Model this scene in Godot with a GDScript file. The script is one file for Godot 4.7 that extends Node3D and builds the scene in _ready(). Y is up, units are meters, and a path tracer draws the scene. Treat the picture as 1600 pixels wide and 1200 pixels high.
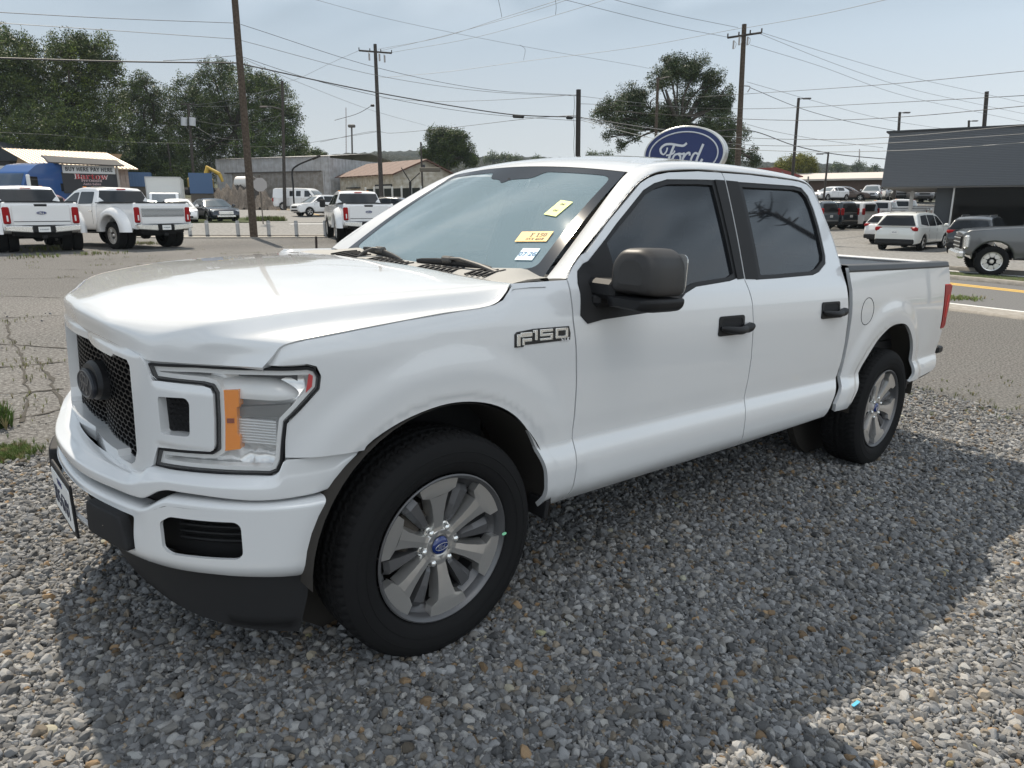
extends Node3D

# ------------------------------------------------------------------ mesh builder
class MB:
	var v := PackedVector3Array()
	var n := PackedVector3Array()
	var c := PackedColorArray()
	var u := PackedVector2Array()
	var ix := PackedInt32Array()
	var col := Color.WHITE
	var xf := Transform3D.IDENTITY
	func vert(p: Vector3, nn: Vector3, uv := Vector2.ZERO) -> int:
		v.append(xf * p); n.append((xf.basis * nn).normalized()); c.append(col); u.append(uv)
		return v.size() - 1
	func tri(a: int, b: int, d: int) -> void:
		var g := (v[b] - v[a]).cross(v[d] - v[a])
		if g.length_squared() < 1e-18: return
		if g.dot(n[a] + n[b] + n[d]) > 0.0:
			ix.append(a); ix.append(d); ix.append(b)
		else:
			ix.append(a); ix.append(b); ix.append(d)
	func quad(a: int, b: int, d: int, e: int) -> void:
		tri(a, b, d); tri(a, d, e)
	# a flat polygon (convex) that faces the side that «out» points to
	func face(pts: Array, out: Vector3) -> void:
		var g: Vector3 = (pts[1] - pts[0]).cross(pts[2] - pts[0])
		if pts.size() > 3 and g.length_squared() < 1e-14: g = (pts[2] - pts[0]).cross(pts[3] - pts[0])
		var nn := g.normalized()
		if nn.dot(out) < 0.0: nn = -nn
		var k := []
		for p in pts: k.append(vert(p, nn))
		for i in range(1, k.size() - 1): tri(k[0], k[i], k[i + 1])
	func box(at: Vector3, size: Vector3, b := Basis.IDENTITY, bev := 0.0) -> void:
		var h := size * 0.5
		bev = minf(bev, minf(h.x, minf(h.y, h.z)) * 0.95)
		if bev <= 0.0:
			for ax in 3:
				for s in [-1.0, 1.0]:
					var o := Vector3.ZERO; o[ax] = s * h[ax]
					var p := Vector3.ZERO; p[(ax + 1) % 3] = h[(ax + 1) % 3]
					var q := Vector3.ZERO; q[(ax + 2) % 3] = h[(ax + 2) % 3]
					face([at + b * (o + p + q), at + b * (o + p - q), at + b * (o - p - q), at + b * (o - p + q)], b * o)
			return
		var i := h - Vector3.ONE * bev
		for ax in 3:
			var a1 := (ax + 1) % 3
			var a2 := (ax + 2) % 3
			for s in [-1.0, 1.0]:
				var q := []
				for k in [[1, 1], [1, -1], [-1, -1], [-1, 1]]:
					var p := Vector3.ZERO; p[ax] = s * h[ax]; p[a1] = k[0] * i[a1]; p[a2] = k[1] * i[a2]
					q.append(at + b * p)
				var o := Vector3.ZERO; o[ax] = s
				face(q, b * o)
			for s1 in [-1.0, 1.0]:
				for s2 in [-1.0, 1.0]:
					var q := []
					for k in [[1, 0], [1, 1], [-1, 1], [-1, 0]]:
						var p := Vector3.ZERO; p[ax] = k[0] * i[ax]
						p[a1] = s1 * (h[a1] if k[1] == 0 else i[a1]); p[a2] = s2 * (i[a2] if k[1] == 0 else h[a2])
						q.append(at + b * p)
					var o := Vector3.ZERO; o[a1] = s1; o[a2] = s2
					face(q, b * o)
		for sx in [-1.0, 1.0]:
			for sy in [-1.0, 1.0]:
				for sz in [-1.0, 1.0]:
					face([at + b * Vector3(sx * h.x, sy * i.y, sz * i.z), at + b * Vector3(sx * i.x, sy * h.y, sz * i.z), at + b * Vector3(sx * i.x, sy * i.y, sz * h.z)], b * Vector3(sx, sy, sz))
	# round bar along points; radii may be one number or one per point
	func tube(pts: Array, r, sides := 8, caps := true, flat_y := 1.0) -> void:
		var side := Vector3.ZERO
		var rings := []
		for i in pts.size():
			var t: Vector3 = (pts[mini(i + 1, pts.size() - 1)] - pts[maxi(i - 1, 0)]).normalized()
			if side == Vector3.ZERO:
				side = t.cross(Vector3.UP if absf(t.y) < 0.9 else Vector3.RIGHT).normalized()
			side = (side - t * side.dot(t)).normalized()
			var upv := side.cross(t).normalized()
			var rr: float = r[i] if r is Array else r
			var ring := []
			for k in sides + 1:
				var a := TAU * k / sides
				ring.append(vert(pts[i] + side * cos(a) * rr + upv * sin(a) * rr * flat_y, side * cos(a) * flat_y + upv * sin(a)))
			rings.append(ring)
			if caps and (i == 0 or i == pts.size() - 1):
				var o := -t if i == 0 else t
				var m := vert(pts[i], o)
				var w := []
				for k in sides + 1:
					var a := TAU * k / sides
					w.append(vert(pts[i] + side * cos(a) * rr + upv * sin(a) * rr * flat_y, o))
				for k in sides: tri(m, w[k], w[k + 1])
		for i in rings.size() - 1:
			for k in sides: quad(rings[i][k], rings[i][k + 1], rings[i + 1][k + 1], rings[i + 1][k])
	# profile of (radius, along) points turned about the axis of b.y
	func lathe(prof: Array, at: Vector3, b: Basis, seg := 32, out_sign := 1.0, a0 := 0.0, a1 := TAU) -> void:
		var m := prof.size()
		var sn := []
		for i in m - 1:
			var d: Vector2 = prof[i + 1] - prof[i]
			sn.append(Vector2(d.y, -d.x).normalized() * out_sign)
		for i in m - 1:
			var na: Vector2 = sn[i]
			var nb: Vector2 = sn[i]
			if i > 0 and sn[i - 1].dot(sn[i]) > 0.75: na = (sn[i - 1] + sn[i]).normalized()
			if i < m - 2 and sn[i + 1].dot(sn[i]) > 0.75: nb = (sn[i + 1] + sn[i]).normalized()
			var pa := -1
			var pb := -1
			for k in seg + 1:
				var a := lerpf(a0, a1, float(k) / seg)
				var e := b.x * cos(a) + b.z * sin(a)
				var qa := vert(at + e * prof[i].x + b.y * prof[i].y, e * na.x + b.y * na.y)
				var qb := vert(at + e * prof[i + 1].x + b.y * prof[i + 1].y, e * nb.x + b.y * nb.y)
				if k > 0: quad(pa, pb, qb, qa)
				pa = qa; pb = qb
	# rows of points with smooth normals that face the side of «out»
	func grid(rows: Array, out: Vector3, closed := false) -> void:
		var R := rows.size()
		var C: int = rows[0].size()
		var base := v.size()
		var sgn := 0.0
		var nn := []
		for i in R:
			for j in C:
				var i0 := maxi(i - 1, 0); var i1 := mini(i + 1, R - 1)
				var j0 := maxi(j - 1, 0); var j1 := mini(j + 1, C - 1)
				if closed:
					j0 = (j - 1 + C - 1) % (C - 1); j1 = (j + 1) % (C - 1)
				var g: Vector3 = (rows[i1][j] - rows[i0][j]).cross(rows[i][j1] - rows[i][j0])
				nn.append(g.normalized())
				sgn += g.normalized().dot(out)
		var f := 1.0 if sgn >= 0.0 else -1.0
		for i in R:
			for j in C:
				vert(rows[i][j], nn[i * C + j] * f, Vector2(float(j) / (C - 1), float(i) / (R - 1)))
		for i in R - 1:
			for j in C - 1:
				quad(base + i * C + j, base + i * C + j + 1, base + (i + 1) * C + j + 1, base + (i + 1) * C + j)
	# polygon in x/y of b pushed along b.z from z0 to z1, front (z1) edge chamfered
	func prism(poly: PackedVector2Array, at: Vector3, b: Basis, z0: float, z1: float, bev := 0.0, back := true) -> void:
		if Geometry2D.is_polygon_clockwise(poly): poly.reverse()
		var m := poly.size()
		var top := poly
		if bev > 0.0:
			var q := PackedVector2Array()
			for i in m:
				var d0 := (poly[i] - poly[(i + m - 1) % m]).normalized()
				var d1 := (poly[(i + 1) % m] - poly[i]).normalized()
				var nn := (Vector2(d0.y, -d0.x) + Vector2(d1.y, -d1.x))
				nn = nn / maxf(nn.length_squared() * 0.5, 0.2)
				q.append(poly[i] - nn * bev)
			top = q
		var t := Geometry2D.triangulate_polygon(top)
		var zb := z1 - bev * signf(z1 - z0)
		var o := b.z * signf(z1 - z0)
		var k := []
		for p in top: k.append(vert(at + b.x * p.x + b.y * p.y + b.z * z1, o))
		for i in range(0, t.size(), 3): tri(k[t[i]], k[t[i + 1]], k[t[i + 2]])
		if back:
			t = Geometry2D.triangulate_polygon(poly)
			k = []
			for p in poly: k.append(vert(at + b.x * p.x + b.y * p.y + b.z * z0, -o))
			for i in range(0, t.size(), 3): tri(k[t[i]], k[t[i + 1]], k[t[i + 2]])
		for i in m:
			var p0 := poly[i]; var p1 := poly[(i + 1) % m]
			var d := (p1 - p0).normalized()
			var on := b.x * d.y - b.y * d.x
			var A := at + b.x * p0.x + b.y * p0.y; var B := at + b.x * p1.x + b.y * p1.y
			face([A + b.z * z0, B + b.z * z0, B + b.z * zb, A + b.z * zb], on)
			if bev > 0.0:
				var t0 := top[i]; var t1 := top[(i + 1) % m]
				face([A + b.z * zb, B + b.z * zb, at + b.x * t1.x + b.y * t1.y + b.z * z1, at + b.x * t0.x + b.y * t0.y + b.z * z1], on + o)
	# a sheet-metal panel: polygon (with holes) in a 2D domain, carried into space by map(Vector2) -> Vector3
	func panel(poly: PackedVector2Array, holes: Array, map: Callable, step: float, out: Callable, lip := 0.02, gap := 0.0) -> void:
		if gap > 0.0:
			var o := Geometry2D.offset_polygon(poly, -gap)
			if o.size() > 0: poly = o[0]
		var pts := PackedVector2Array()
		var loops := []
		for lp in [poly] + holes:
			var r := MB.resample(lp, step * 0.7)
			loops.append([pts.size(), r.size()])
			pts.append_array(r)
		var lo := poly[0]; var hi := poly[0]
		for p in poly:
			lo = lo.min(p); hi = hi.max(p)
		var inner := Geometry2D.offset_polygon(poly, -step * 0.45)
		var outer := []
		for h in holes:
			for q in Geometry2D.offset_polygon(h, step * 0.45): outer.append(q)
		var row := 0
		var y := lo.y
		while y < hi.y:
			var x := lo.x + (step * 0.5 if row % 2 else 0.0)
			while x < hi.x:
				var p := Vector2(x + step * 0.013 * sin(x * 913.0 + y * 77.0), y + step * 0.013 * sin(y * 811.0 + x * 51.0))
				var ok := false
				for q in inner:
					if Geometry2D.is_point_in_polygon(p, q): ok = true
				if ok:
					for q in outer:
						if Geometry2D.is_point_in_polygon(p, q): ok = false
				if ok: pts.append(p)
				x += step
			y += step * 0.87
			row += 1
		var base := v.size()
		var e := 0.002
		var nrm := PackedVector3Array()
		var pos := PackedVector3Array()
		for p in pts:
			var q: Vector3 = map.call(p)
			var a: Vector3 = map.call(p + Vector2(e, 0)) - map.call(p - Vector2(e, 0))
			var b: Vector3 = map.call(p + Vector2(0, e)) - map.call(p - Vector2(0, e))
			var nn := a.cross(b).normalized()
			var od: Vector3 = out.call(q)
			if nn.dot(od) < 0.0: nn = -nn
			pos.append(q); nrm.append(nn)
			vert(q, nn, p)
		var t := Geometry2D.triangulate_delaunay(pts)
		for i in range(0, t.size(), 3):
			var m := (pts[t[i]] + pts[t[i + 1]] + pts[t[i + 2]]) / 3.0
			if not Geometry2D.is_point_in_polygon(m, poly): continue
			var ok := true
			for h in holes:
				if Geometry2D.is_point_in_polygon(m, h): ok = false
			if ok: tri(base + t[i], base + t[i + 1], base + t[i + 2])
		if lip > 0.0:
			for L in loops:
				for i in L[1]:
					var a: int = L[0] + i
					var b: int = L[0] + (i + 1) % L[1]
					var d := (pos[b] - pos[a]).normalized()
					var on := d.cross(nrm[a]).normalized()
					# which way is outside
					var mid := (pts[a] + pts[b]) * 0.5
					var dd := (pts[b] - pts[a]).normalized()
					var test := mid + Vector2(dd.y, -dd.x) * step * 0.05
					var inside := Geometry2D.is_point_in_polygon(test, poly)
					for h in holes:
						if Geometry2D.is_point_in_polygon(test, h): inside = false
					var w: Vector3 = map.call(test) - (pos[a] + pos[b]) * 0.5
					if inside: w = -w
					if on.dot(w) < 0.0: on = -on
					face([pos[a], pos[b], pos[b] - nrm[b] * lip, pos[a] - nrm[a] * lip], on)
	static func resample(lp: PackedVector2Array, step: float) -> PackedVector2Array:
		var r := PackedVector2Array()
		for i in lp.size():
			var a := lp[i]; var b := lp[(i + 1) % lp.size()]
			var k := maxi(1, int(ceil(a.distance_to(b) / step)))
			for j in k: r.append(a.lerp(b, float(j) / k))
		return r
	func mesh(colors := false, uvs := false) -> ArrayMesh:
		var a := []
		a.resize(Mesh.ARRAY_MAX)
		a[Mesh.ARRAY_VERTEX] = v; a[Mesh.ARRAY_NORMAL] = n; a[Mesh.ARRAY_INDEX] = ix
		if colors: a[Mesh.ARRAY_COLOR] = c
		if uvs: a[Mesh.ARRAY_TEX_UV] = u
		var m := ArrayMesh.new()
		if ix.size(): m.add_surface_from_arrays(Mesh.PRIMITIVE_TRIANGLES, a)
		return m

# a smooth curve through (x, y) knots that does not overshoot
class Curve1:
	var xs: PackedFloat32Array
	var ys: PackedFloat32Array
	var lo: float
	var inv: float
	func _init(kx: Array, ky: Array) -> void:
		var m := kx.size()
		var s := []
		for i in m - 1: s.append((ky[i + 1] - ky[i]) / float(kx[i + 1] - kx[i]))
		var t := []
		for i in m:
			if i == 0: t.append(s[0])
			elif i == m - 1: t.append(s[m - 2])
			elif s[i - 1] * s[i] <= 0.0: t.append(0.0)
			else: t.append(2.0 * s[i - 1] * s[i] / (s[i - 1] + s[i]))
		lo = kx[0]
		inv = 1600.0 / (kx[m - 1] - kx[0])
		var j := 0
		for i in 1601:
			var x: float = lo + i / inv
			while j < m - 2 and x > kx[j + 1]: j += 1
			var h: float = kx[j + 1] - kx[j]
			var q: float = clampf((x - kx[j]) / h, 0, 1)
			ys.append((2 * q * q * q - 3 * q * q + 1) * ky[j] + (q * q * q - 2 * q * q + q) * h * t[j] + (3 * q * q - 2 * q * q * q) * ky[j + 1] + (q * q * q - q * q) * h * t[j + 1])
	func at(x: float) -> float:
		var f := clampf((x - lo) * inv, 0.0, 1599.999)
		var i := int(f)
		return lerpf(ys[i], ys[i + 1], f - i)

# ------------------------------------------------------------------ scene helpers
var used := {}
func numbered(called: String) -> String:
	if not used.has(called):
		used[called] = 0
		return called
	used[called] += 1
	return "%s_%03d" % [called, used[called]]

func thing(called: String, label: String, category: String, at := Transform3D.IDENTITY, group := "") -> Node3D:
	var o := Node3D.new()
	o.name = numbered(called)
	o.transform = at
	tag(o, label, category, group)
	add_child(o, true)
	return o

func tag(o: Node, label: String, category := "", group := "", kind := "") -> void:
	if label: o.set_meta("label", label)
	if category: o.set_meta("category", category)
	if group: o.set_meta("group", group)
	if kind: o.set_meta("kind", kind)

func part(called: String, mb, m: Material, parent: Node = null, at := Transform3D.IDENTITY) -> MeshInstance3D:
	var o := MeshInstance3D.new()
	o.mesh = mb.mesh(m.vertex_color_use_as_albedo, m.has_meta("uv")) if mb is MB else mb
	o.material_override = m
	o.transform = at
	o.name = called
	if parent: parent.add_child(o, true)
	else:
		o.name = numbered(called)
		add_child(o, true)
	return o

func node(called: String, parent: Node, at := Transform3D.IDENTITY) -> Node3D:
	var o := Node3D.new()
	o.name = called
	o.transform = at
	parent.add_child(o, true)
	return o

# linear base colour
func mat(r: float, g: float, b: float, rough := 0.6, metal := 0.0, coat := 0.0) -> StandardMaterial3D:
	var m := StandardMaterial3D.new()
	m.albedo_color = Color(r, g, b).linear_to_srgb()
	m.roughness = rough
	m.metallic = metal
	if coat > 0.0:
		m.clearcoat_enabled = true
		m.clearcoat = coat
		m.clearcoat_roughness = 0.03
	return m

func pane(r: float, g: float, b: float, alpha: float) -> StandardMaterial3D:
	var m := mat(r, g, b, 0.03)
	m.transparency = BaseMaterial3D.TRANSPARENCY_ALPHA
	m.albedo_color.a = alpha
	return m

func noise_tex(freq: float, oct: int, a: Color, b: Color, seed_ := 1, size := 512, kind := FastNoiseLite.TYPE_SIMPLEX_SMOOTH, mid := -1.0) -> NoiseTexture2D:
	var f := FastNoiseLite.new()
	f.noise_type = kind; f.frequency = freq; f.seed = seed_
	f.fractal_octaves = oct
	var t := NoiseTexture2D.new()
	t.width = size; t.height = size; t.seamless = true; t.noise = f
	var g := Gradient.new()
	g.set_color(0, a); g.set_color(1, b)
	if mid > 0.0:
		g.add_point(mid, a)
	t.color_ramp = g
	return t

func bump(freq: float, oct: int, strength: float, seed_ := 1, size := 512, kind := FastNoiseLite.TYPE_SIMPLEX_SMOOTH) -> NoiseTexture2D:
	var t := noise_tex(freq, oct, Color.BLACK, Color.WHITE, seed_, size, kind)
	t.color_ramp = null
	t.as_normal_map = true
	t.bump_strength = strength
	return t

func surf(m: StandardMaterial3D, tex: Texture2D, nrm: Texture2D, scale: float, nscale := 1.0, world := true) -> StandardMaterial3D:
	if tex: m.albedo_texture = tex
	if nrm:
		m.normal_enabled = true
		m.normal_texture = nrm
		m.normal_scale = nscale
	m.uv1_triplanar = true
	m.uv1_world_triplanar = world
	m.uv1_scale = Vector3.ONE * scale
	return m

func smooth(a: float, b: float, x: float) -> float:
	return smoothstep(a, b, x)

func v2(a: Array) -> PackedVector2Array:
	var r := PackedVector2Array()
	for i in range(0, a.size(), 2): r.append(Vector2(a[i], a[i + 1]))
	return r

# rounds the corners of a polygon
func rounded(p: PackedVector2Array, r: float, k := 4) -> PackedVector2Array:
	var out := PackedVector2Array()
	var m := p.size()
	for i in m:
		var a := p[(i + m - 1) % m]; var b := p[i]; var c := p[(i + 1) % m]
		var ra := minf(r, a.distance_to(b) * 0.45); var rc := minf(r, c.distance_to(b) * 0.45)
		var s := b + (a - b).normalized() * ra; var e := b + (c - b).normalized() * rc
		for j in k + 1:
			var t := float(j) / k
			out.append(s.lerp(b, t).lerp(b.lerp(e, t), t))
	return out

func rect(w: float, h: float, r := 0.0) -> PackedVector2Array:
	var p := v2([-w / 2, -h / 2, w / 2, -h / 2, w / 2, h / 2, -w / 2, h / 2])
	return rounded(p, r) if r > 0.0 else p

func ellipse(a: float, b: float, k := 32, at := Vector2.ZERO) -> PackedVector2Array:
	var p := PackedVector2Array()
	for i in k: p.append(at + Vector2(cos(TAU * i / k) * a, sin(TAU * i / k) * b))
	return p

func spline(pts: Array, k := 8) -> Array:
	var out := []
	for i in pts.size() - 1:
		var p0 = pts[maxi(i - 1, 0)]; var p1 = pts[i]; var p2 = pts[i + 1]; var p3 = pts[mini(i + 2, pts.size() - 1)]
		var tb := maxf(sqrt((p1 - p2).length()), .0001)
		var ta := -maxf(sqrt((p1 - p0).length()), .0001)
		var tc := tb + maxf(sqrt((p3 - p2).length()), .0001)
		if i == 0:
			p0 = p1 - (p2 - p1); ta = -tb
		if i == pts.size() - 2:
			p3 = p2 + (p2 - p1); tc = tb * 2.0
		for j in k:
			out.append(p1.cubic_interpolate_in_time(p2, p0, p3, float(j) / k, tb, ta, tc))
	out.append(pts[pts.size() - 1])
	return out

func text_mesh(s: String, size: float, depth: float, font := "Droid Sans", weight := 700) -> TextMesh:
	var t := TextMesh.new()
	var f := SystemFont.new()
	f.font_names = PackedStringArray([font])
	f.font_weight = weight
	t.font = f
	t.text = s
	t.font_size = 64
	t.pixel_size = size / 64.0
	t.depth = depth
	t.curve_step = 2.0
	return t

func basis_from(x: Vector3, y: Vector3) -> Basis:
	var z := x.cross(y).normalized()
	y = z.cross(x).normalized()
	return Basis(x.normalized(), y, z)

var CAM_H := 1.525
var CT := Transform3D.IDENTITY          # the camera
var F_PX := 1113.4                      # focal length in pixels of a 1600 x 1200 picture
var TT := Transform3D.IDENTITY          # the truck
var rng := RandomNumberGenerator.new()

func _ready() -> void:
	rng.seed = 7
	var t0 := Time.get_ticks_msec()
	# ---- camera
	CT = Transform3D(Basis(Vector3.RIGHT, deg_to_rad(-14.0)), Vector3(0, CAM_H, 0))
	var cam := Camera3D.new()
	cam.name = "camera"
	cam.fov = rad_to_deg(2.0 * atan(600.0 / F_PX))
	cam.near = .05
	cam.far = 6000.0
	cam.transform = CT
	add_child(cam)
	cam.current = true
	# the truck stands on ground that falls away to the right of the camera
	var yaw := 2.3050322; var pitch := -.2258335; var roll := .0540961
	var fw := Vector3(cos(yaw) * cos(pitch), sin(pitch), sin(yaw) * cos(pitch))
	var rt := fw.cross(Vector3.UP).normalized()
	var up := rt.cross(fw)
	var r2 := rt * cos(roll) + up * sin(roll)
	var u2 := up * cos(roll) - rt * sin(roll)
	var Bc := Basis(r2, u2, -fw)
	var TB := (CT.basis * Bc.transposed()).orthonormalized()
	TT = Transform3D(TB, CT.origin - TB * Vector3(1.3831006, 1.5251251, -2.8070710))
	build_sky()
	# ---- sun: behind the truck, off to its right
	var sun := DirectionalLight3D.new()
	sun.name = "sun"
	sun.light_energy = 1.6
	sun.light_color = Color(1.0, .955, .885)
	sun.light_angular_distance = .53
	sun.shadow_enabled = true
	var to_sun := (TT.basis * Vector3(-.16, 1.0, .74)).normalized()
	sun.transform = Transform3D(Basis.looking_at(-to_sun, Vector3.UP), Vector3(0, 60, 0))
	add_child(sun)
	truck_materials()
	build_ground()
	build_truck(TT)
	build_background()
	print("built in ", Time.get_ticks_msec() - t0, " ms")

# ------------------------------------------------------------------ the white pickup
# the truck's own frame: x forward from the front axle, y up from the ground, z towards its right side
var plan_x := PackedFloat32Array()
var plan_z := PackedFloat32Array()
var plan_s := PackedFloat32Array()
var dS: Curve1
var dB: Curve1
var dU: Curve1
var hood_edge: Curve1
var M := {}

func plan_setup() -> void:
	var k := v2([.965, 0, .955, .2, .915, .4, .868, .55, .785, .70, .68, .82, .55, .91, .38, .965, .15, .992, -.2, 1.0, -1.5, 1.0, -3.9, 1.0, -4.4, .985, -4.80, .955])
	var q := PackedVector2Array([k[1] * Vector2(1, -1)])
	q.append_array(k)
	q.append(k[k.size() - 1] * 2.0 - k[k.size() - 2])
	var s := 0.0
	var last := k[0]
	for i in range(1, q.size() - 2):
		var a := q[i - 1]; var b := q[i]; var c := q[i + 1]; var d := q[i + 2]
		var l := b.distance_to(c); var la := a.distance_to(b); var lc := c.distance_to(d)
		var m1 := ((c - b) / l * la + (b - a) / la * l) / (l + la)
		var m2 := ((d - c) / lc * l + (c - b) / l * lc) / (l + lc)
		for j in 40:
			var t := j / 40.0
			var p := b * (2 * t * t * t - 3 * t * t + 1) + m1 * l * (t * t * t - 2 * t * t + t) + c * (3 * t * t - 2 * t * t * t) + m2 * l * (t * t * t - t * t)
			s += p.distance_to(last); last = p
			plan_x.append(p.x); plan_z.append(p.y); plan_s.append(s)
	dS = Curve1.new([.30, .36, .44, .49, .53, .60, .63, .699, .701, .80, .95, 1.08, 1.16, 1.24, 1.30, 1.34, 1.50, 1.70, 1.80, 1.88], [.20, .14, .05, .012, .002, 0, .004, .0325, .0335, .026, .018, .014, .020, .035, .058, .075, .143, .235, .285, .335])
	dB = Curve1.new([.36, .44, .49, .53, .60, .63, .699, .701, .80, .95, 1.08, 1.16, 1.30, 1.40, 1.45], [.14, .05, .012, .002, 0, .004, .0325, .0335, .026, .018, .014, .018, .035, .05, .06])
	dU = Curve1.new([0, .3, .48, .65, .82, 1.0, 1.15, 1.4], [.12, .085, .06, .05, .045, .03, .01, .0])
	hood_edge = Curve1.new([.9, 1.0, 1.05, 1.125, 1.45, 1.675, 1.80, 1.86, 1.90, 2.2, 2.4], [1.075, 1.078, 1.143, 1.162, 1.208, 1.23, 1.242, 1.275, 1.32, 1.322, 1.4])

# a point s metres round the plan outline from the middle of the nose, y up, d inside it
func hull(s: float, y: float, d: float, side := -1.0) -> Vector3:
	if s < 0.0:
		side = -side
		s = -s
	var i := clampi(plan_s.bsearch(s), 1, plan_s.size() - 1)
	var t := (s - plan_s[i - 1]) / (plan_s[i] - plan_s[i - 1])
	var a := Vector2(plan_x[i - 1], plan_z[i - 1]); var b := Vector2(plan_x[i], plan_z[i])
	var j0 := maxi(i - 6, 0); var j1 := mini(i + 5, plan_s.size() - 1)
	var tg := Vector2(plan_x[j1] - plan_x[j0], plan_z[j1] - plan_z[j0])
	if s < 0.06: tg = tg.lerp(Vector2(0, tg.length()), 1.0 - s / 0.06)
	tg = tg.normalized()
	var p := a.lerp(b, t) - Vector2(tg.y, -tg.x) * d
	return Vector3(p.x, y, side * p.y)

func flare(s: float, y: float) -> float:
	var r := Vector2(s - 1.62, y - .43).length() if s < 3.3 else Vector2(s - 5.21, y - .47).length()
	return 0.014 * smooth(.70, .59, r) * smooth(.40, .62, y) - 0.006 * smooth(.535, .50, r)

func d_side(s: float, y: float) -> float:
	var d := lerpf(dU.at(s), dS.at(y), smooth(.95, 1.35, s))
	if s < 2.3:
		var t := clampf(1.0 - (hood_edge.at(s) - y) / .06, 0, 1.2)
		d += .012 * t * t
	return d - flare(s, y)

func d_bed(s: float, y: float) -> float:
	return dB.at(y) - flare(s, y)

func d_bumper(s: float, y: float) -> float:
	s = absf(s)
	return .03 * pow(clampf((.475 - y) / .055, 0, 1), 2.0) + .012 * smooth(.50, .60, y) * smooth(.62, .52, s)

# a clean strip round the nose between two edges: prof lists (height share, inset)
func nose_strip(b: MB, reach: float, bot: Curve1, top: Curve1, prof: Array, inset: Callable) -> void:
	var rows := []
	var n := 220
	for i in n + 1:
		var s := lerpf(-reach, reach, float(i) / n)
		var a := absf(s)
		var r := PackedVector3Array()
		for e in prof: r.append(hull(s, lerpf(bot.at(a), top.at(a), e[0]), inset.call(a, e)))
		rows.append(r)
	b.grid(rows, Vector3(1, .2, 0))

func side_out(_p: Vector3) -> Vector3:
	return (_p - Vector3(clampf(_p.x, -4.0, -.0), _p.y - .12, 0)) * Vector3(1, 1, 1)

func mirror_poly(a: Array) -> PackedVector2Array:   # half an outline (from the middle out and back) completed on the other side
	var p := v2(a)
	var m := p.size()
	var q := PackedVector2Array(p)
	for i in m:
		var e := p[m - 1 - i]
		if absf(e.x) > 0.001: q.append(Vector2(-e.x, e.y))
	return q

func flip(p: PackedVector2Array) -> PackedVector2Array:
	var q := PackedVector2Array()
	for e in p: q.append(Vector2(-e.x, e.y))
	q.reverse()
	return q

func shrink(p: PackedVector2Array, d: float) -> PackedVector2Array:
	var o := Geometry2D.offset_polygon(p, -d, Geometry2D.JOIN_ROUND)
	return o[0] if o.size() else p

func skin(called: String, m: Material, parent: Node, poly: PackedVector2Array, dfn: Callable, side: float, step := .03, extra := 0.0, holes := [], lip := .02, gap := .0036, fold := 0.0) -> MeshInstance3D:
	var b := MB.new()
	if fold > 0.0:
		# folded sheet: the two sides of the crease are meshed apart so that the edge stays sharp
		var o := Geometry2D.offset_polygon(poly, -gap)[0]
		for up in [false, true]:
			var half := v2([-1, fold, 9, fold, 9, 4, -1, 4]) if up else v2([-1, -1, 9, -1, 9, fold, -1, fold])
			for piece in Geometry2D.intersect_polygons(o, half):
				var hs := holes if up else []
				b.panel(piece, hs, func(p: Vector2) -> Vector3:
					var y := maxf(p.y, fold + .0012) if up else minf(p.y, fold - .0012)
					return hull(p.x, p.y, dfn.call(p.x, y) + extra, side), step, side_out, lip, 0.0)
	else:
		b.panel(poly, holes, func(p: Vector2) -> Vector3: return hull(p.x, p.y, dfn.call(p.x, p.y) + extra, side), step, side_out, lip, gap)
	return part(called, b, m, parent)

func hood_point(P: Array, u: float, vv: float) -> Vector3:
	return Vector3.ZERO

func truck_materials() -> void:
	M.paint = mat(.70, .708, .712, .26, 0.0, 1.0)
	M.paint.metallic_specular = 0.6
	M.black = mat(.016, .016, .017, .5)
	M.black.metallic_specular = .35
	M.black_soft = mat(.026, .026, .027, .65)
	M.black_soft.metallic_specular = .3
	M.dark = mat(.008, .008, .009, .8)
	M.gap = mat(.012, .012, .013, .9)
	M.well = mat(.035, .03, .025, .95)
	M.rubber = mat(.014, .014, .0145, .82)
	M.rubber.metallic_specular = .25
	M.tint = pane(.012, .014, .017, .93)
	M.tint.metallic_specular = .5
	M.glass = pane(.55, .74, .84, .33)  # dusty film whose pale blue also stands in for sky glare on windshields
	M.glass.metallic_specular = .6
	M.glass_far = pane(.10, .13, .15, .65)
	M.frit = mat(.050, .057, .068, .10)
	M.frit.metallic_specular = .22
	M.chrome = mat(.82, .82, .80, .16, .8)
	M.reflector = mat(.80, .80, .79, .2, .75)
	M.alloy = mat(.66, .65, .63, .30, .85)
	M.alloy_dark = mat(.12, .12, .124, .4, .5)
	M.lens = pane(.9, .92, .93, .06)
	M.amber = mat(.85, .27, .02, .25, 0.0, .6)
	M.red = mat(.30, .006, .008, .38)
	M.red.metallic_specular = .3
	M.red_bright = mat(.55, .02, .02, .35)
	M.red_bright.metallic_specular = .3
	M.steel = mat(.10, .085, .07, .7, .3)
	M.white_plain = mat(.78, .78, .76, .5)
	M.seat = mat(.17, .17, .175, .8)
	M.dash = mat(.10, .105, .11, .75)
	M.blue = mat(.006, .025, .14, .18, 0.0, 1.0)

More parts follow.
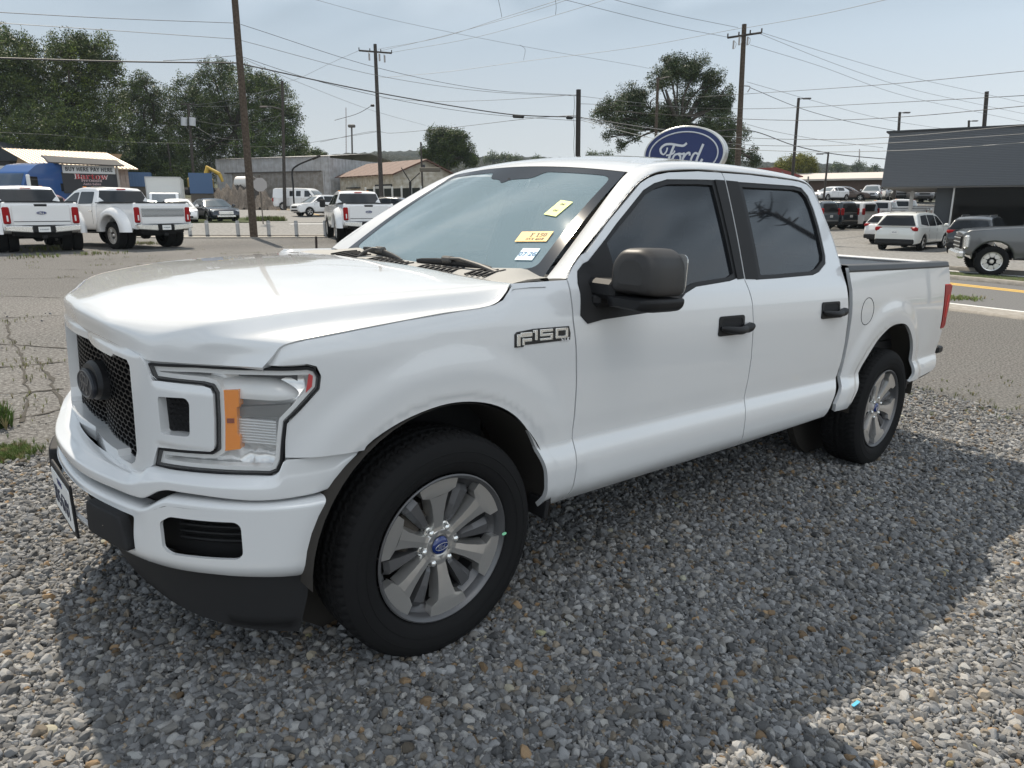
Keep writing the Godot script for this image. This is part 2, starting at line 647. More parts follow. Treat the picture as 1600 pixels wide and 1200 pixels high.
func wheel_meshes() -> Dictionary:
	var out := {}
	# tyre: sidewall lathe and a tread with ribs and slots; axis along z, outside towards +z
	var b := MB.new()
	var B := Basis(Vector3.RIGHT, Vector3(0, 0, 1), Vector3(0, 1, 0))
	b.lathe(v2([.262, .085, .272, .108, .285, .122, .312, .131, .34, .1345, .366, .130, .384, .121, .393, .113]), Vector3.ZERO, B, 96, 1.0)
	b.lathe(v2([.393, -.113, .366, -.130, .312, -.131, .272, -.108, .262, -.085]), Vector3.ZERO, B, 64, 1.0)
	b.lathe(v2([.318, .1335, .320, .1345, .322, .1335]), Vector3.ZERO, B, 72, 1.0)
	b.lathe(v2([.352, .1335, .354, .1343, .357, .1325]), Vector3.ZERO, B, 72, 1.0)
	var rows := []
	var NA := 432
	var NW := 36
	for i in NA + 1:
		var r := PackedVector3Array()
		var a := TAU * i / NA
		for j in NW + 1:
			var w := lerpf(-.1135, .1135, float(j) / NW)
			var e := absf(w) / .1135
			var rad := .4075 - .0035 * e * e - .011 * pow(maxf(e - .72, 0) / .28, 2.0)
			var g := 0.0
			for c in [-.055, -.019, .019, .055]:
				if absf(w - c + .0035 * sin(a * 72.0)) < .0045: g = .008
			var ph := fposmod(a * 72.0 / TAU + w * (7.0 if absf(w) > .06 else -14.0), 1.0)
			if ph < .22 and (absf(w) > .062 or (absf(w) > .026 and absf(w) < .05 and ph < .17)): g = maxf(g, .007)
			rad -= g
			r.append(Vector3(cos(a) * rad, sin(a) * rad, w))
		rows.append(r)
	b.grid(rows, Vector3.ZERO)
	# orient the tread outwards
	out.tyre = b.mesh()
	# rim
	var barrel := MB.new()
	barrel.lathe(v2([.262, .100, .266, .112, .271, .116, .271, .119, .266, .121, .258, .114, .252, .105, .246, .06, .225, -.06, .235, -.10]), Vector3.ZERO, B, 72, -1.0)
	out.barrel = barrel.mesh()
	var face := MB.new()
	var low := MB.new()
	for k in 6:
		var a := TAU * (k + .5) / 6.0
		var T := Transform3D(Basis(Vector3(0, 0, 1), a), Vector3.ZERO)
		face.xf = T
		# broad machined spoke (points along +x), dished towards the hub
		var prof := [[.040, .020, .085], [.072, .0185, .083], [.12, .022, .090], [.165, .029, .097], [.198, .038, .102], [.220, .070, .1045], [.245, .078, .107], [.259, .081, .1085]]
		var L := []
		for e in prof: L.append([Vector3(e[0], -e[1], e[2]), Vector3(e[0], e[1], e[2])])
		# faceted top
		for i in L.size() - 1:
			var c0: Vector3 = (L[i][0] + L[i][1]) * .5 + Vector3(0, 0, .002); var c1: Vector3 = (L[i + 1][0] + L[i + 1][1]) * .5 + Vector3(0, 0, .002)
			if i >= 5:
				# follow the round rim
				var q := []
				for row in [L[i], L[i + 1]]:
					var rr := []
					var R: float = row[0].x
					for m in 7:
						var y := lerpf(row[0].y, row[1].y, m / 6.0)
						var ang := y / R
						rr.append(Vector3(cos(ang) * R, sin(ang) * R, row[0].z))
					q.append(rr)
				for m in 6: face.face([q[0][m], q[0][m + 1], q[1][m + 1], q[1][m]], Vector3(0, 0, 1))
				for sd in [0, 6]:
					face.face([q[0][sd], q[1][sd], q[1][sd] - Vector3(0, 0, .035), q[0][sd] - Vector3(0, 0, .035)], Vector3(0, -1 if sd == 0 else 1, 0))
			else:
				if i == 4:
					# shoulder: the spoke flares to the rim
					var A: Vector3 = L[4][0]; var Bq: Vector3 = L[4][1]
					var arcp := []
					for m in 7:
						var ang: float = lerpf(L[5][0].y, L[5][1].y, m / 6.0) / .220
						arcp.append(Vector3(cos(ang) * .220, sin(ang) * .220, .1045))
					for m in 6:
						face.face([A.lerp(Bq, m / 6.0), A.lerp(Bq, (m + 1) / 6.0), arcp[m + 1], arcp[m]], Vector3(0, 0, 1))
					var C0: Vector3 = arcp[0]; var C1: Vector3 = arcp[6]
					face.face([A, C0, C0 - Vector3(0, 0, .04), A - Vector3(0, 0, .04)], Vector3(-.6, -1, 0)); face.face([Bq, C1, C1 - Vector3(0, 0, .04), Bq - Vector3(0, 0, .04)], Vector3(-.6, 1, 0))
				else:
					face.face([L[i][0], c0, c1, L[i + 1][0]], Vector3(0, 0, 1)); face.face([c0, L[i][1], L[i + 1][1], c1], Vector3(0, 0, 1))
					for sd in [0, 1]:
						var dn := Vector3(0, (-.010 if sd == 0 else .010), -.045)
						face.face([L[i][sd], L[i + 1][sd], L[i + 1][sd] + dn, L[i][sd] + dn], Vector3(0, -1 if sd == 0 else 1, .1))
		# narrow recessed spoke between two broad ones
		low.xf = Transform3D(Basis(Vector3(0, 0, 1), a + TAU / 12.0), Vector3.ZERO)
		var ns := [[.086, .010, .068], [.10, .014, .076], [.15, .021, .084], [.208, .029, .087], [.226, .027, .074]]
		for i in ns.size() - 1:
			var p: Array = ns[i]; var q: Array = ns[i + 1]
			low.face([Vector3(p[0], -p[1], p[2]), Vector3(p[0], .3 * p[1], p[2] + .003), Vector3(q[0], .3 * q[1], q[2] + .003), Vector3(q[0], -q[1], q[2])], Vector3(0, 0, 1))
			low.face([Vector3(p[0], .3 * p[1], p[2] + .003), Vector3(p[0], p[1], p[2] - .012), Vector3(q[0], q[1], q[2] - .012), Vector3(q[0], .3 * q[1], q[2] + .003)], Vector3(0, .5, 1))
			for sd in [-1.0, 1.0]:
				var z0: float = p[2] - (.012 if sd > 0 else 0.0); var z1: float = q[2] - (.012 if sd > 0 else 0.0)
				low.face([Vector3(p[0], sd * p[1], z0), Vector3(q[0], sd * q[1], z1), Vector3(q[0], sd * q[1], .03), Vector3(p[0], sd * p[1], .03)], Vector3(0, sd, 0))
		low.face([Vector3(.226, -.027, .074), Vector3(.226, .027, .062), Vector3(.226, .027, .03), Vector3(.226, -.027, .03)], Vector3(1, 0, 0))
	low.xf = Transform3D.IDENTITY
	# inner ledge of the rim between the broad spokes
	low.lathe(v2([.222, .045, .226, .062, .246, .075, .262, .106]), Vector3.ZERO, B, 72, -1.0)
	face.xf = Transform3D.IDENTITY
	face.lathe(v2([.256, .1095, .262, .112, .270, .117]), Vector3.ZERO, B, 72, -1.0)
	face.lathe(v2([.0, .078, .036, .080, .045, .086, .058, .086, .066, .078, .068, .04]), Vector3.ZERO, B, 36, -1.0)
	out.face = face.mesh()
	out.low = low.mesh()
	var nut := MB.new()
	nut.lathe(v2([.0, .026, .006, .0255, .0115, .020, .0125, .0]), Vector3.ZERO, B, 6, -1.0)
	nut.lathe(v2([.0125, .003, .0185, .001, .019, -.02]), Vector3.ZERO, B, 14, -1.0)
	out.nut = nut.mesh()
	var cap := MB.new()
	cap.lathe(v2([.0, .095, .020, .0945, .030, .091, .034, .084]), Vector3.ZERO, B, 30, -1.0)
	out.cap = cap.mesh()
	var brake := MB.new()
	brake.lathe(v2([.05, .035, .165, .035, .168, .030, .168, .005]), Vector3.ZERO, B, 40, -1.0)
	brake.box(Vector3(-.12, .08, .03), Vector3(.10, .16, .06), Basis(Vector3(0, 0, 1), -.6), .01)
	out.brake = brake.mesh()
	return out

# the script lettering of the oval emblem, strokes in a unit box about 2.0 wide and 0.8 high
func script_strokes(b: MB, T: Transform3D, w: float) -> void:
	var depth_step := 0.0
	var S := [
		[v2([-.86, .10, -.90, .26, -.74, .40, -.50, .42, -.18, .36, .02, .34, .14, .42]), 1.0],
		[v2([-.86, .10, -.76, .06, -.66, .16, -.62, .30]), .7],
		[v2([-.36, .36, -.46, .12, -.58, -.16, -.74, -.38, -.92, -.34, -.94, -.18, -.86, -.10]), 1.1],
		[v2([-.66, .02, -.50, .04, -.36, .10, -.32, .18]), .7],
		[v2([-.16, .06, -.32, .02, -.40, -.20, -.30, -.36, -.14, -.28, -.08, -.06, -.16, .06, -.02, .04]), .9],
		[v2([-.02, .04, .06, .06, .02, -.12, -.04, -.34]), .9],
		[v2([.02, -.12, .14, .04, .26, .08, .28, -.02]), .9],
		[v2([.60, .02, .48, .06, .36, -.10, .34, -.30, .46, -.34, .58, -.14, .66, .10]), .9],
		[v2([.78, .36, .68, .12, .56, -.20, .56, -.36, .68, -.30, .78, -.16]), 1.05],
	]
	for st in S:
		var q := spline(Array(st[0]), 6)
		var i := 0
		while i < q.size() - 1:
			var pl := PackedVector2Array()
			for k in range(i, mini(i + 8, q.size())): pl.append(q[k])
			i += 7
			depth_step = fmod(depth_step + .37, 1.0)
			for e in Geometry2D.offset_polyline(pl, .040 * st[1], Geometry2D.JOIN_ROUND, Geometry2D.END_ROUND):
				if Geometry2D.is_polygon_clockwise(e) or Geometry2D.triangulate_polygon(e).is_empty(): continue
				var sc := PackedVector2Array()
				for v in e: sc.append(v * w * .5)
				b.prism(sc, T.origin, T.basis, 0.0, .004 * w + .0012 + depth_step * .004 * w, 0.0, false)

func oval(parent: Node, T: Transform3D, w: float, h: float, depth: float, face_m: Material, line_m: Material, called := "emblem") -> Node3D:
	var o := node(called, parent, T)
	var b := MB.new()
	b.prism(ellipse(w / 2, h / 2, 48), Vector3.ZERO, Basis.IDENTITY, -depth, 0.0, depth * .25)
	part("oval_plate", b, face_m, o)
	b = MB.new()
	var e0 := []
	for i in 61: e0.append(Vector3(cos(TAU * i / 60) * w * .445, sin(TAU * i / 60) * h * .42, .001))
	b.tube(e0, w * .010, 6, false)
	part("oval_line", b, line_m, o)
	b = MB.new()
	script_strokes(b, Transform3D(Basis.IDENTITY, Vector3(0, -h * .02, 0)), w * .60)
	part("script_lettering", b, line_m, o)
	return o

func build_truck(T: Transform3D) -> Node3D:
	plan_setup()
	var t := thing("pickup_truck", "large white crew cab pickup on the gravel with papers behind its windshield", "pickup truck", T)
	# ---- outlines (metres round the plan, metres up)
	var gap_f := v2([2.176, 1.321, 2.166, 1.25, 2.168, 1.17, 2.19, 1.05, 2.21, .92, 2.22, .79, 2.218, .70, 2.213, .63, 2.21, .55, 2.212, .425])
	var arch := v2([2.085, .425, 2.076, .48, 2.066, .536, 2.038, .649, 1.985, .746, 1.906, .831, 1.807, .888, 1.684, .919, 1.566, .921, 1.421, .885, 1.31, .826, 1.298, .808])
	arch = PackedVector2Array(spline(Array(arch), 4))
	var fender := v2([1.0, 1.078, 1.022, 1.115, 1.05, 1.143, 1.085, 1.153, 1.125, 1.162, 1.28, 1.186, 1.45, 1.208, 1.675, 1.23, 1.80, 1.243, 1.84, 1.258, 1.868, 1.282, 1.888, 1.302, 1.885, 1.312, 2.03, 1.316])
	fender.append_array(gap_f); fender.append_array(arch)
	fender.append_array(v2([1.052, .806, 1.0535, .86, 1.0595, .915, 1.099, .955, 1.1545, 1.016, 1.159, 1.054, 1.147, 1.081, 1.123, 1.088, 1.06, 1.083]))
	var bgap := v2([3.40, 1.302, 3.436, 1.202, 3.451, 1.108, 3.487, .911, 3.494, .80, 3.494, .709, 3.47, .62, 3.475, .53, 3.50, .437])
	var ftop := v2([2.231, 1.369, 2.481, 1.543, 2.762, 1.713, 2.83, 1.740, 2.897, 1.759, 3.0, 1.778, 3.243, 1.803, 3.452, 1.813])
	var fdoor := PackedVector2Array(ftop)
	fdoor.append_array(v2([3.46, 1.773])); fdoor.append_array(bgap)
	for i in gap_f.size(): fdoor.append(gap_f[gap_f.size() - 1 - i])
	var rdoor := v2([3.452, 1.813, 3.715, 1.824, 4.132, 1.829, 4.25, 1.828, 4.33, 1.818, 4.375, 1.788, 4.398, 1.72, 4.408, 1.66, 4.445, 1.528, 4.467, 1.349, 4.481, 1.234, 4.498, 1.131, 4.53, .92, 4.535, .82, 4.525, .72, 4.486, .65, 4.425, .53, 4.40, .475])
	for i in bgap.size(): rdoor.append(bgap[bgap.size() - 1 - i])
	rdoor.append(Vector2(3.46, 1.773))
	var fwin := v2([2.212, 1.195, 2.223, 1.304, 2.249, 1.348, 2.319, 1.393, 2.529, 1.534, 2.77, 1.682, 2.864, 1.718, 2.972, 1.743, 3.208, 1.76, 3.375, 1.770, 3.345, 1.31, 3.265, 1.297, 2.984, 1.277, 2.898, 1.252, 2.833, 1.210, 2.762, 1.187, 2.246, 1.162])
	var rwin := v2([3.50, 1.300, 3.55, 1.775, 3.588, 1.776, 4.163, 1.797, 4.25, 1.792, 4.30, 1.75, 4.318, 1.68, 4.321, 1.578, 4.305, 1.42, 4.285, 1.378, 4.181, 1.333, 4.098, 1.317, 3.7, 1.304])
	var fglass := v2([2.42, 1.235, 2.42, 1.44, 2.535, 1.513, 2.78, 1.662, 2.872, 1.697, 2.975, 1.721, 3.208, 1.738, 3.338, 1.742, 3.318, 1.332, 3.265, 1.315, 2.984, 1.296, 2.86, 1.262])
	var rglass := v2([3.565, 1.322, 3.61, 1.752, 4.155, 1.775, 4.235, 1.769, 4.275, 1.74, 4.292, 1.68, 4.295, 1.578, 4.279, 1.425, 4.26, 1.395, 4.17, 1.353, 4.098, 1.338, 3.7, 1.324])
	var bpost := v2([3.335, 1.305, 3.366, 1.771, 3.452, 1.774, 3.393, 1.308])
	var bpost2 := v2([3.408, 1.306, 3.467, 1.775, 3.575, 1.777, 3.525, 1.303])
	var rarch := v2([4.70, .488, 4.76, .60, 4.83, .73, 4.93, .84, 5.0, .90, 5.085, .945, 5.19, .98, 5.30, .988, 5.39, .98, 5.47, .955, 5.56, .90, 5.637, .83, 5.695, .73, 5.715, .64, 5.70, .58, 5.662, .548])
	rarch = PackedVector2Array(spline(Array(rarch), 4))
	var bed := v2([4.472, 1.362, 4.53, 1.223, 4.545, 1.129, 4.568, .936, 4.572, .83, 4.572, .729, 4.55, .644, 4.495, .544, 4.515, .49])
	bed.append_array(rarch)
	bed.append_array(v2([5.82, .556, 6.19, .58, 6.25, .60, 6.31, .68, 6.345, .85, 6.345, .885, 6.27, .890, 6.262, .95, 6.22, 1.06, 6.205, 1.12, 6.200, 1.226, 6.345, 1.226, 6.32, 1.31, 6.27, 1.384]))
	var lamp_side := v2([6.205, 1.222, 6.21, 1.12, 6.226, 1.06, 6.268, .95, 6.275, .894, 6.36, .894, 6.365, 1.0, 6.365, 1.222])
	for side in [-1.0, 1.0]:
		var crease := .700
		skin("fender", M.paint, t, fender, d_side, side, .022, 0.0, [], .02, .0036, crease)
		for which in 2:
			var D := node("front_door" if which == 0 else "rear_door", t)
			var win: PackedVector2Array = fwin if which == 0 else rwin
			skin("door_panel", M.paint, D, fdoor if which == 0 else rdoor, d_side, side, .028, 0.0, [win], .02, .0036, crease)
			var gl: PackedVector2Array = fglass if which == 0 else rglass
			skin("window_surround", M.black, D, shrink(win, .0005), d_side, side, .03, .004, [gl], .03, 0.0)
			skin("window_glass", M.tint, D, Geometry2D.offset_polygon(gl, .008)[0], d_side, side, .05, .016, [], 0.0, 0.0)
			# the black rubber run along the top of the glass stands proud
			skin("pillar_cover", M.black_soft, D, bpost if which == 0 else bpost2, d_side, side, .05, -.0035, [], .008, 0.0)
			# door handle: cup, grip and lock end
			var hs := 3.15 if which == 0 else 4.16
			var hy := 1.092 if which == 0 else 1.124
			skin("handle_cup", M.black, D, rounded(v2([hs, hy - .047, hs + .215, hy - .047, hs + .215, hy + .047, hs, hy + .047]), .018), d_side, side, .03, -.006, [rounded(v2([hs + .02, hy - .005, hs + .195, hy - .005, hs + .195, hy + .036, hs + .02, hy + .036]), .02)], .012, 0.0)
			skin("handle_recess", M.dark, D, rounded(v2([hs + .01, hy - .02, hs + .20, hy - .02, hs + .20, hy + .04, hs + .01, hy + .04]), .02), d_side, side, .03, -.0035, [], 0.0, 0.0)
			var g := MB.new()
			var gp := []
			for i in 12:
				var f := i / 11.0
				gp.append(hull(hs + .01 + .26 * f, hy - .008 - .012 * sin(f * PI), d_side(hs + .1, hy) - .008 - .034 * sin(clampf(f * 1.15, 0, 1) * PI) - (.012 if f > .75 else 0.0), side))
			g.tube(gp, [.008, .014, .017, .018, .019, .019, .019, .019, .021, .023, .023, .015], 10, true, 1.0)
			part("handle_grip", g, M.black, D)
		skin("bed_side", M.paint, t, bed, d_bed, side, .026, 0.0, [], .02, .0036, crease)
		# fuel filler flap on the driver's side
		if side < 0:
			var fl := MB.new()
			var fp := []
			for i in 41: fp.append(hull(4.768 + .088 * cos(TAU * i / 40), 1.095 + .083 * sin(TAU * i / 40), d_bed(4.768 + .088 * cos(TAU * i / 40), 1.095 + .083 * sin(TAU * i / 40)) - .0002, side))
			fl.tube(fp, .0022, 5, false)
			part("fuel_flap_seam", fl, M.gap, t)
		# sill under the doors and dark filler behind the gaps
		var inner := MB.new()
		for e in [[2.12, 3.0, 0.36, 1.30], [3.30, 3.62, .40, 1.70], [4.33, 4.66, .48, 1.32]]:
			var q := []
			for i in 25:
				var y := lerpf(e[2], e[3], i / 24.0)
				var r := PackedVector3Array()
				for j in 5:
					var s := lerpf(e[0], e[1], j / 4.0)
					r.append(hull(s, y, d_side(minf(s, 4.4), y) + .035 + (.03 if e[0] > 4 else 0.0), side))
				q.append(r)
			inner.grid(q, Vector3(0, 0, side))
		part("door_aperture_seal", inner, M.gap, t)
		# wheel housings
		for ax in [[1.613, .43, .50, 0.0], [5.296, .47, .515, -3.683]]:
			var lin := MB.new()
			var rr := []
			for i in 29:
				var a := lerpf(-.06, PI + .06, i / 28.0)
				var p := Vector3(ax[3] + cos(a) * ax[2] - .0, ax[1] + sin(a) * ax[2] * .98, 0)
				rr.append(PackedVector3Array([p + Vector3(0, 0, side * (.985 if ax[3] == 0.0 else .975)), p + Vector3(0, 0, side * .9), p + Vector3(0, 0, side * .66)]))
			lin.grid(rr, Vector3(0, -1, 0))
			lin.prism(ellipse(.515, .5, 30, Vector2(ax[3], ax[1])), Vector3(0, 0, side * .60), Basis.IDENTITY, 0.0, .05)
			part("wheel_liner", lin, M.well, t)
		# tail lamp
		var tl := node("tail_lamp", t)
		skin("lamp_lens", M.red, tl, lamp_side, d_bed, side, .02, -.004, [], .05, 0.0)
		skin("lamp_strip", M.red_bright, tl, v2([6.29, 1.15, 6.275, 1.08, 6.30, .98, 6.335, .98, 6.315, 1.08, 6.33, 1.15]), d_bed, side, .02, -.006, [], .004, 0.0)
		var tb := MB.new()
		tb.box(Vector3(-4.775, 1.06, side * .88), Vector3(.05, .33, .11), Basis.IDENTITY, .012)
		part("lamp_back", tb, M.red, tl)
		# black strip at the foot of the bed side and corner of the rear bumper
		var fs := MB.new()
		var fpt := []
		for i in 9: fpt.append(hull(lerpf(5.67, 6.21, i / 8.0), lerpf(.535, .572, i / 8.0), .03, side))
		fs.tube(fpt, .016, 6)
		fs.box(hull(5.66, .53, .05, side), Vector3(.03, .07, .08), Basis.IDENTITY, .006)
		part("lower_edge_trim", fs, M.black, t)
		# mud guard behind the front wheel
		var mg := MB.new()
		mg.box(Vector3(-.485, .43, side * .93), Vector3(.02, .08, .11), Basis(Vector3(0, 0, 1), .12), .006)
		part("mud_guard", mg, M.black, t)
	build_truck_front(t)
	build_truck_top(t)
	build_truck_rest(t)
	return t

func front_out(p: Vector3) -> Vector3:
	return p - Vector3(clampf(p.x - .5, -4.0, .2), p.y - .1, 0)

func build_truck_front(t: Node3D) -> void:
	var zero := func(s: float, y: float) -> float: return 0.0
	var du := func(s: float, y: float) -> float: return dU.at(absf(s))
	# ---- bumper
	var bump_p := mirror_poly([0, .574, .25, .576, .46, .581, .56, .585, .60, .596, .66, .629, .694, .642, .80, .645, .957, .644, 1.117, .648, 1.177, .652, 1.160, .59, 1.143, .532, 1.128, .48, 1.118, .44, 1.09, .424, 1.043, .424, .95, .428, .831, .432, .665, .424, .614, .427, .461, .440, .263, .452, 0, .455])
	var fog := rounded(v2([.662, .585, .70, .609, .91, .614, .926, .60, .930, .51, .912, .494, .70, .486, .668, .50]), .012, 3)
	var slot := rounded(v2([-.545, .575, .545, .575, .552, .462, .30, .470, -.30, .470, -.552, .462]), .01, 3)
	skin("front_bumper", M.paint, t, bump_p, d_bumper, -1.0, .018, 0.0, [fog, flip(fog), slot], .012, 0.0)
	var btop := Curve1.new([0, .25, .46, .56, .60, .66, .694, .80, .957, 1.117, 1.177], [.600, .602, .607, .611, .622, .655, .668, .671, .670, .674, .679])
	var bbot := Curve1.new([0, .25, .46, .56, .60, .66, .694, .80, .957, 1.117, 1.177], [.574, .576, .581, .585, .596, .629, .642, .645, .644, .648, .6525])
	var lipb := MB.new()
	nose_strip(lipb, 1.177, bbot, btop, [[0, 0], [.35, .0], [.55, .002], [.72, .006], [.86, .013], [.96, .022], [1.0, .034], [1.0, .06]], func(s: float, e: Array) -> float: return e[1] + .012 * smooth(.62, .52, s))
	part("bumper_lip", lipb, M.paint, t)
	var bb := MB.new()
	var rows := []
	for i in 31:
		var s := lerpf(-1.12, 1.12, i / 30.0)
		rows.append(PackedVector3Array([hull(s, .665, .06), hull(s, .62, .085), hull(s, .45, .085), hull(s, .44, .12)]))
	bb.grid(rows, Vector3(1, 0, 0))
	part("bumper_core", bb, M.dark, t)
	# louvres inside the two lower openings
	for sd in [-1.0, 1.0]:
		var lv := MB.new()
		for k in 4:
			var pts := []
			for i in 7: pts.append(hull(lerpf(.68, .91, i / 6.0) * 1.0, .515 + .022 * k + .01 * (i / 6.0), .065, sd))
			lv.tube(pts, .006, 5)
		part("lower_grille_bar", lv, M.black, t)
		# raised black block beside the plate
		var pad := rounded(v2([sd * .302, .574, sd * .505, .574, sd * .545, .462, sd * .305, .468]), .02, 3)
		var pm := MB.new()
		var A := MB.resample(pad, .015)
		var cc := Vector2(sd * .418, .52)
		var g := []
		for e in [[1.0, .014], [1.0, -.012], [.965, -.016], [.88, -.020], [.5, -.021], [.02, -.021]]:
			var r := PackedVector3Array()
			for k in A.size() + 1:
				var q: Vector2 = cc + (A[k % A.size()] - cc) * e[0]
				r.append(hull(q.x, q.y, e[1]))
			g.append(r)
		pm.grid(g, Vector3(1, 0, 0), true)
		part("bumper_block", pm, M.black_soft, t)
	# number plate with its holder
	var T := Transform3D(Basis(Vector3(0, 0, -1), Vector3(0, 1, 0), Vector3(1, 0, 0)).rotated(Vector3(0, 0, 1), -.06), Vector3(.972, .478, 0.0))
	var P := node("number_plate", t, T)
	var b := MB.new()
	b.prism(rect(.325, .20, .01), Vector3.ZERO, Basis.IDENTITY, -.012, -.004, .003)
	part("plate_holder", b, M.black, P)
	b = MB.new()
	b.prism(rect(.305, .153, .012), Vector3.ZERO, Basis.IDENTITY, -.003, .0, .001)
	part("plate_face", b, M.white_plain, P)
	part("plate_number", text_mesh("XDS·6781", .082, .002, "Droid Sans", 400), mat(.03, .035, .06, .5), P, Transform3D(Basis.IDENTITY.scaled(Vector3(.78, 1.1, 1)), Vector3(0, -.012, .001)))
	part("plate_state", text_mesh("TEXAS", .026, .002), mat(.05, .06, .15, .5), P, Transform3D(Basis.IDENTITY, Vector3(0, .056, .001)))
	# ---- air dam
	var dam := mirror_poly([0, .47, .5, .452, .9, .44, 1.09, .44, 1.125, .445, 1.118, .34, 1.092, .206, 1.03, .212, .85, .222, .6, .235, 0, .25])
	skin("air_dam", M.black_soft, t, dam, func(s: float, y: float) -> float: return .022 + .10 * (1.0 - smooth(.0, 1.15, absf(s))) + (.45 - y) * .16 + .006 * smooth(.245, .235, y), -1.0, .04, 0.0, [], .012, 0.0)
	# ---- painted strip under grille and lamps
	var vtop := Curve1.new([0, .3, .475, .545, .592, .65, .925, 1.009, 1.034, 1.050, 1.056, 1.297, 1.31], [.690, .692, .695, .712, .7335, .7365, .7465, .7505, .762, .797, .8045, .8045, .8045])
	var vbot := Curve1.new([0, .25, .47, .576, .600, .66, .70, .791, .98, 1.117, 1.203, 1.231, 1.262, 1.297, 1.31], [.630, .632, .638, .640, .648, .680, .689, .688, .680, .684, .697, .74, .775, .803, .804])
	var vb := MB.new()
	nose_strip(vb, 1.297, vbot, vtop, [[0, .055], [.0, .018], [.03, .013], [.08, .011], [.30, .010], [.50, .010], [.58, .012], [.64, .016], [.72, .024], [.86, .038], [1.0, .052], [1.0, .09]], func(s: float, e: Array) -> float:
		var k := smooth(1.08, .95, s)
		var side_d := dS.at(.75) * .75 * smooth(1.02, 1.25, s)
		return side_d + lerpf(minf(e[1], .013) if e[0] > .02 else e[1], e[1] * (.55 + .45 * smooth(.7, .4, s)), k) - .004 * smooth(1.15, 1.25, s))
	part("lower_fascia", vb, M.paint, t)
	# ---- grille
	var fr := mirror_poly([0, 1.088, .29, 1.088, .458, 1.085, .552, 1.077, .574, 1.064, .590, 1.045, .613, 1.006, .70, 1.008, .80, 1.009, .826, 1.004, .838, .988, .839, .91, .836, .835, .832, .82, .818, .812, .70, .803, .617, .799, .595, .742, .58, .728, .54, .706, .485, .686, .3, .675, 0, .670])
	var open_ := mirror_poly([0, 1.042, .36, 1.042, .380, 1.054, .484, 1.052, .500, 1.035, .507, .90, .510, .766, .494, .730, .47, .716, .365, .712, .350, .732, .15, .727, 0, .724])
	var vent := rounded(v2([.634, .961, .742, .969, .756, .955, .752, .858, .742, .851, .640, .847]), .010, 3)
	var frame_d := func(s: float, y: float) -> float:
		var a := absf(s)
		var d := dU.at(a)
		# bevel towards the mesh, ears stand back a little, top lip rolls
		d += .010 * smooth(1.070, 1.085, y) * smooth(.6, .5, a) + .010 * smooth(.60, .64, a) * (smooth(.825, .80, y) + smooth(.985, 1.01, y))
		return d
	var G := node("grille", t)
	skin("grille_frame", M.paint, G, fr, frame_d, -1.0, .014, -.004, [open_, vent, flip(vent)], .05, 0.0)
	b = MB.new()
	rows = []
	for i in 41:
		var s := lerpf(-.80, .80, i / 40.0)
		rows.append(PackedVector3Array([hull(s, 1.09, dU.at(absf(s)) + .075), hull(s, .67, dU.at(absf(s)) + .075)]))
	b.grid(rows, Vector3(1, 0, 0))
	part("grille_backing", b, M.dark, G)
	b = MB.new()
	var hw := .044
	var hh := .0178
	for r in 22:
		for c in range(-14, 15):
			var cx := c * hw + (hw * .5 if r % 2 else 0.0)
			var cy := .690 + r * hh
			for seg in [[-.5, .33, 0.0, .67], [0.0, .67, .5, .33], [-.5, .33, -.5, -.33]]:
				var p0 := Vector2(cx + seg[0] * hw, cy + seg[1] * hh * 1.0); var p1 := Vector2(cx + seg[2] * hw, cy + seg[3] * hh)
				var m := (p0 + p1) * .5
				if absf(m.x) > .535 or m.y < .70 or m.y > 1.062: continue
				var d0: float = dU.at(absf(p0.x)) + .034; var d1: float = dU.at(absf(p1.x)) + .034
				var A := hull(p0.x, p0.y, d0); var B := hull(p1.x, p1.y, d1)
				var dirv := (B - A).normalized()
				var up := dirv.cross(Vector3(1, 0, 0)).normalized() * .0026
				var inn := Vector3(-.022, 0, 0)
				b.face([A - up, B - up, B + up, A + up], Vector3(1, 0, 0))
				b.face([A + up, B + up, B + up * .6 + inn, A + up * .6 + inn], up)
				b.face([A - up, B - up, B - up * .6 + inn, A - up * .6 + inn], -up)
	for sd in [-1.0, 1.0]:
		for r in 8:
			for c in 6:
				var p := Vector2(sd * (.645 + .02 * c + (.01 if r % 2 else 0.0)), .855 + r * .015)
				var d: float = dU.at(absf(p.x)) + .03
				b.tube([hull(p.x - .008, p.y, d), hull(p.x, p.y + .006, d), hull(p.x + .008, p.y, d)], .002, 4, false)
	var gm := mat(.010, .010, .011, .4)
	gm.metallic_specular = .3
	part("grille_mesh", b, gm, G)
	for sd in [-1.0, 1.0]:
		skin("vent_backing", M.dark, G, v2([.605, .815, .835, .83, .835, .99, .605, .99]), func(s: float, y: float) -> float: return dU.at(absf(s)) + .043, sd, .05, 0.0, [], 0.0, 0.0)
		var pl := MB.new()
		rows = []
		for i in 5:
			rows.append(PackedVector3Array([hull(sd * lerpf(.625, .70, i / 4.0), .975, dU.at(.66) + .022 + i * .008), hull(sd * lerpf(.625, .70, i / 4.0), .84, dU.at(.66) + .022 + i * .008)]))
		pl.grid(rows, Vector3(1, 0, 0))
		part("vent_plate", pl, M.black, G)
	var ob := Basis(Vector3(0, 0, -1), Vector3(0, 1, 0), Vector3(1, 0, 0)).rotated(Vector3(0, 0, 1), .10)
	b = MB.new()
	b.prism(ellipse(.145, .066, 40), Vector3(.805, .893, 0), ob, .0, .052, .012)
	part("emblem_mount", b, M.black, t)
	oval(t, Transform3D(ob, Vector3(.872, .886, 0)), .245, .100, .012, mat(.014, .016, .022, .5), M.alloy_dark)
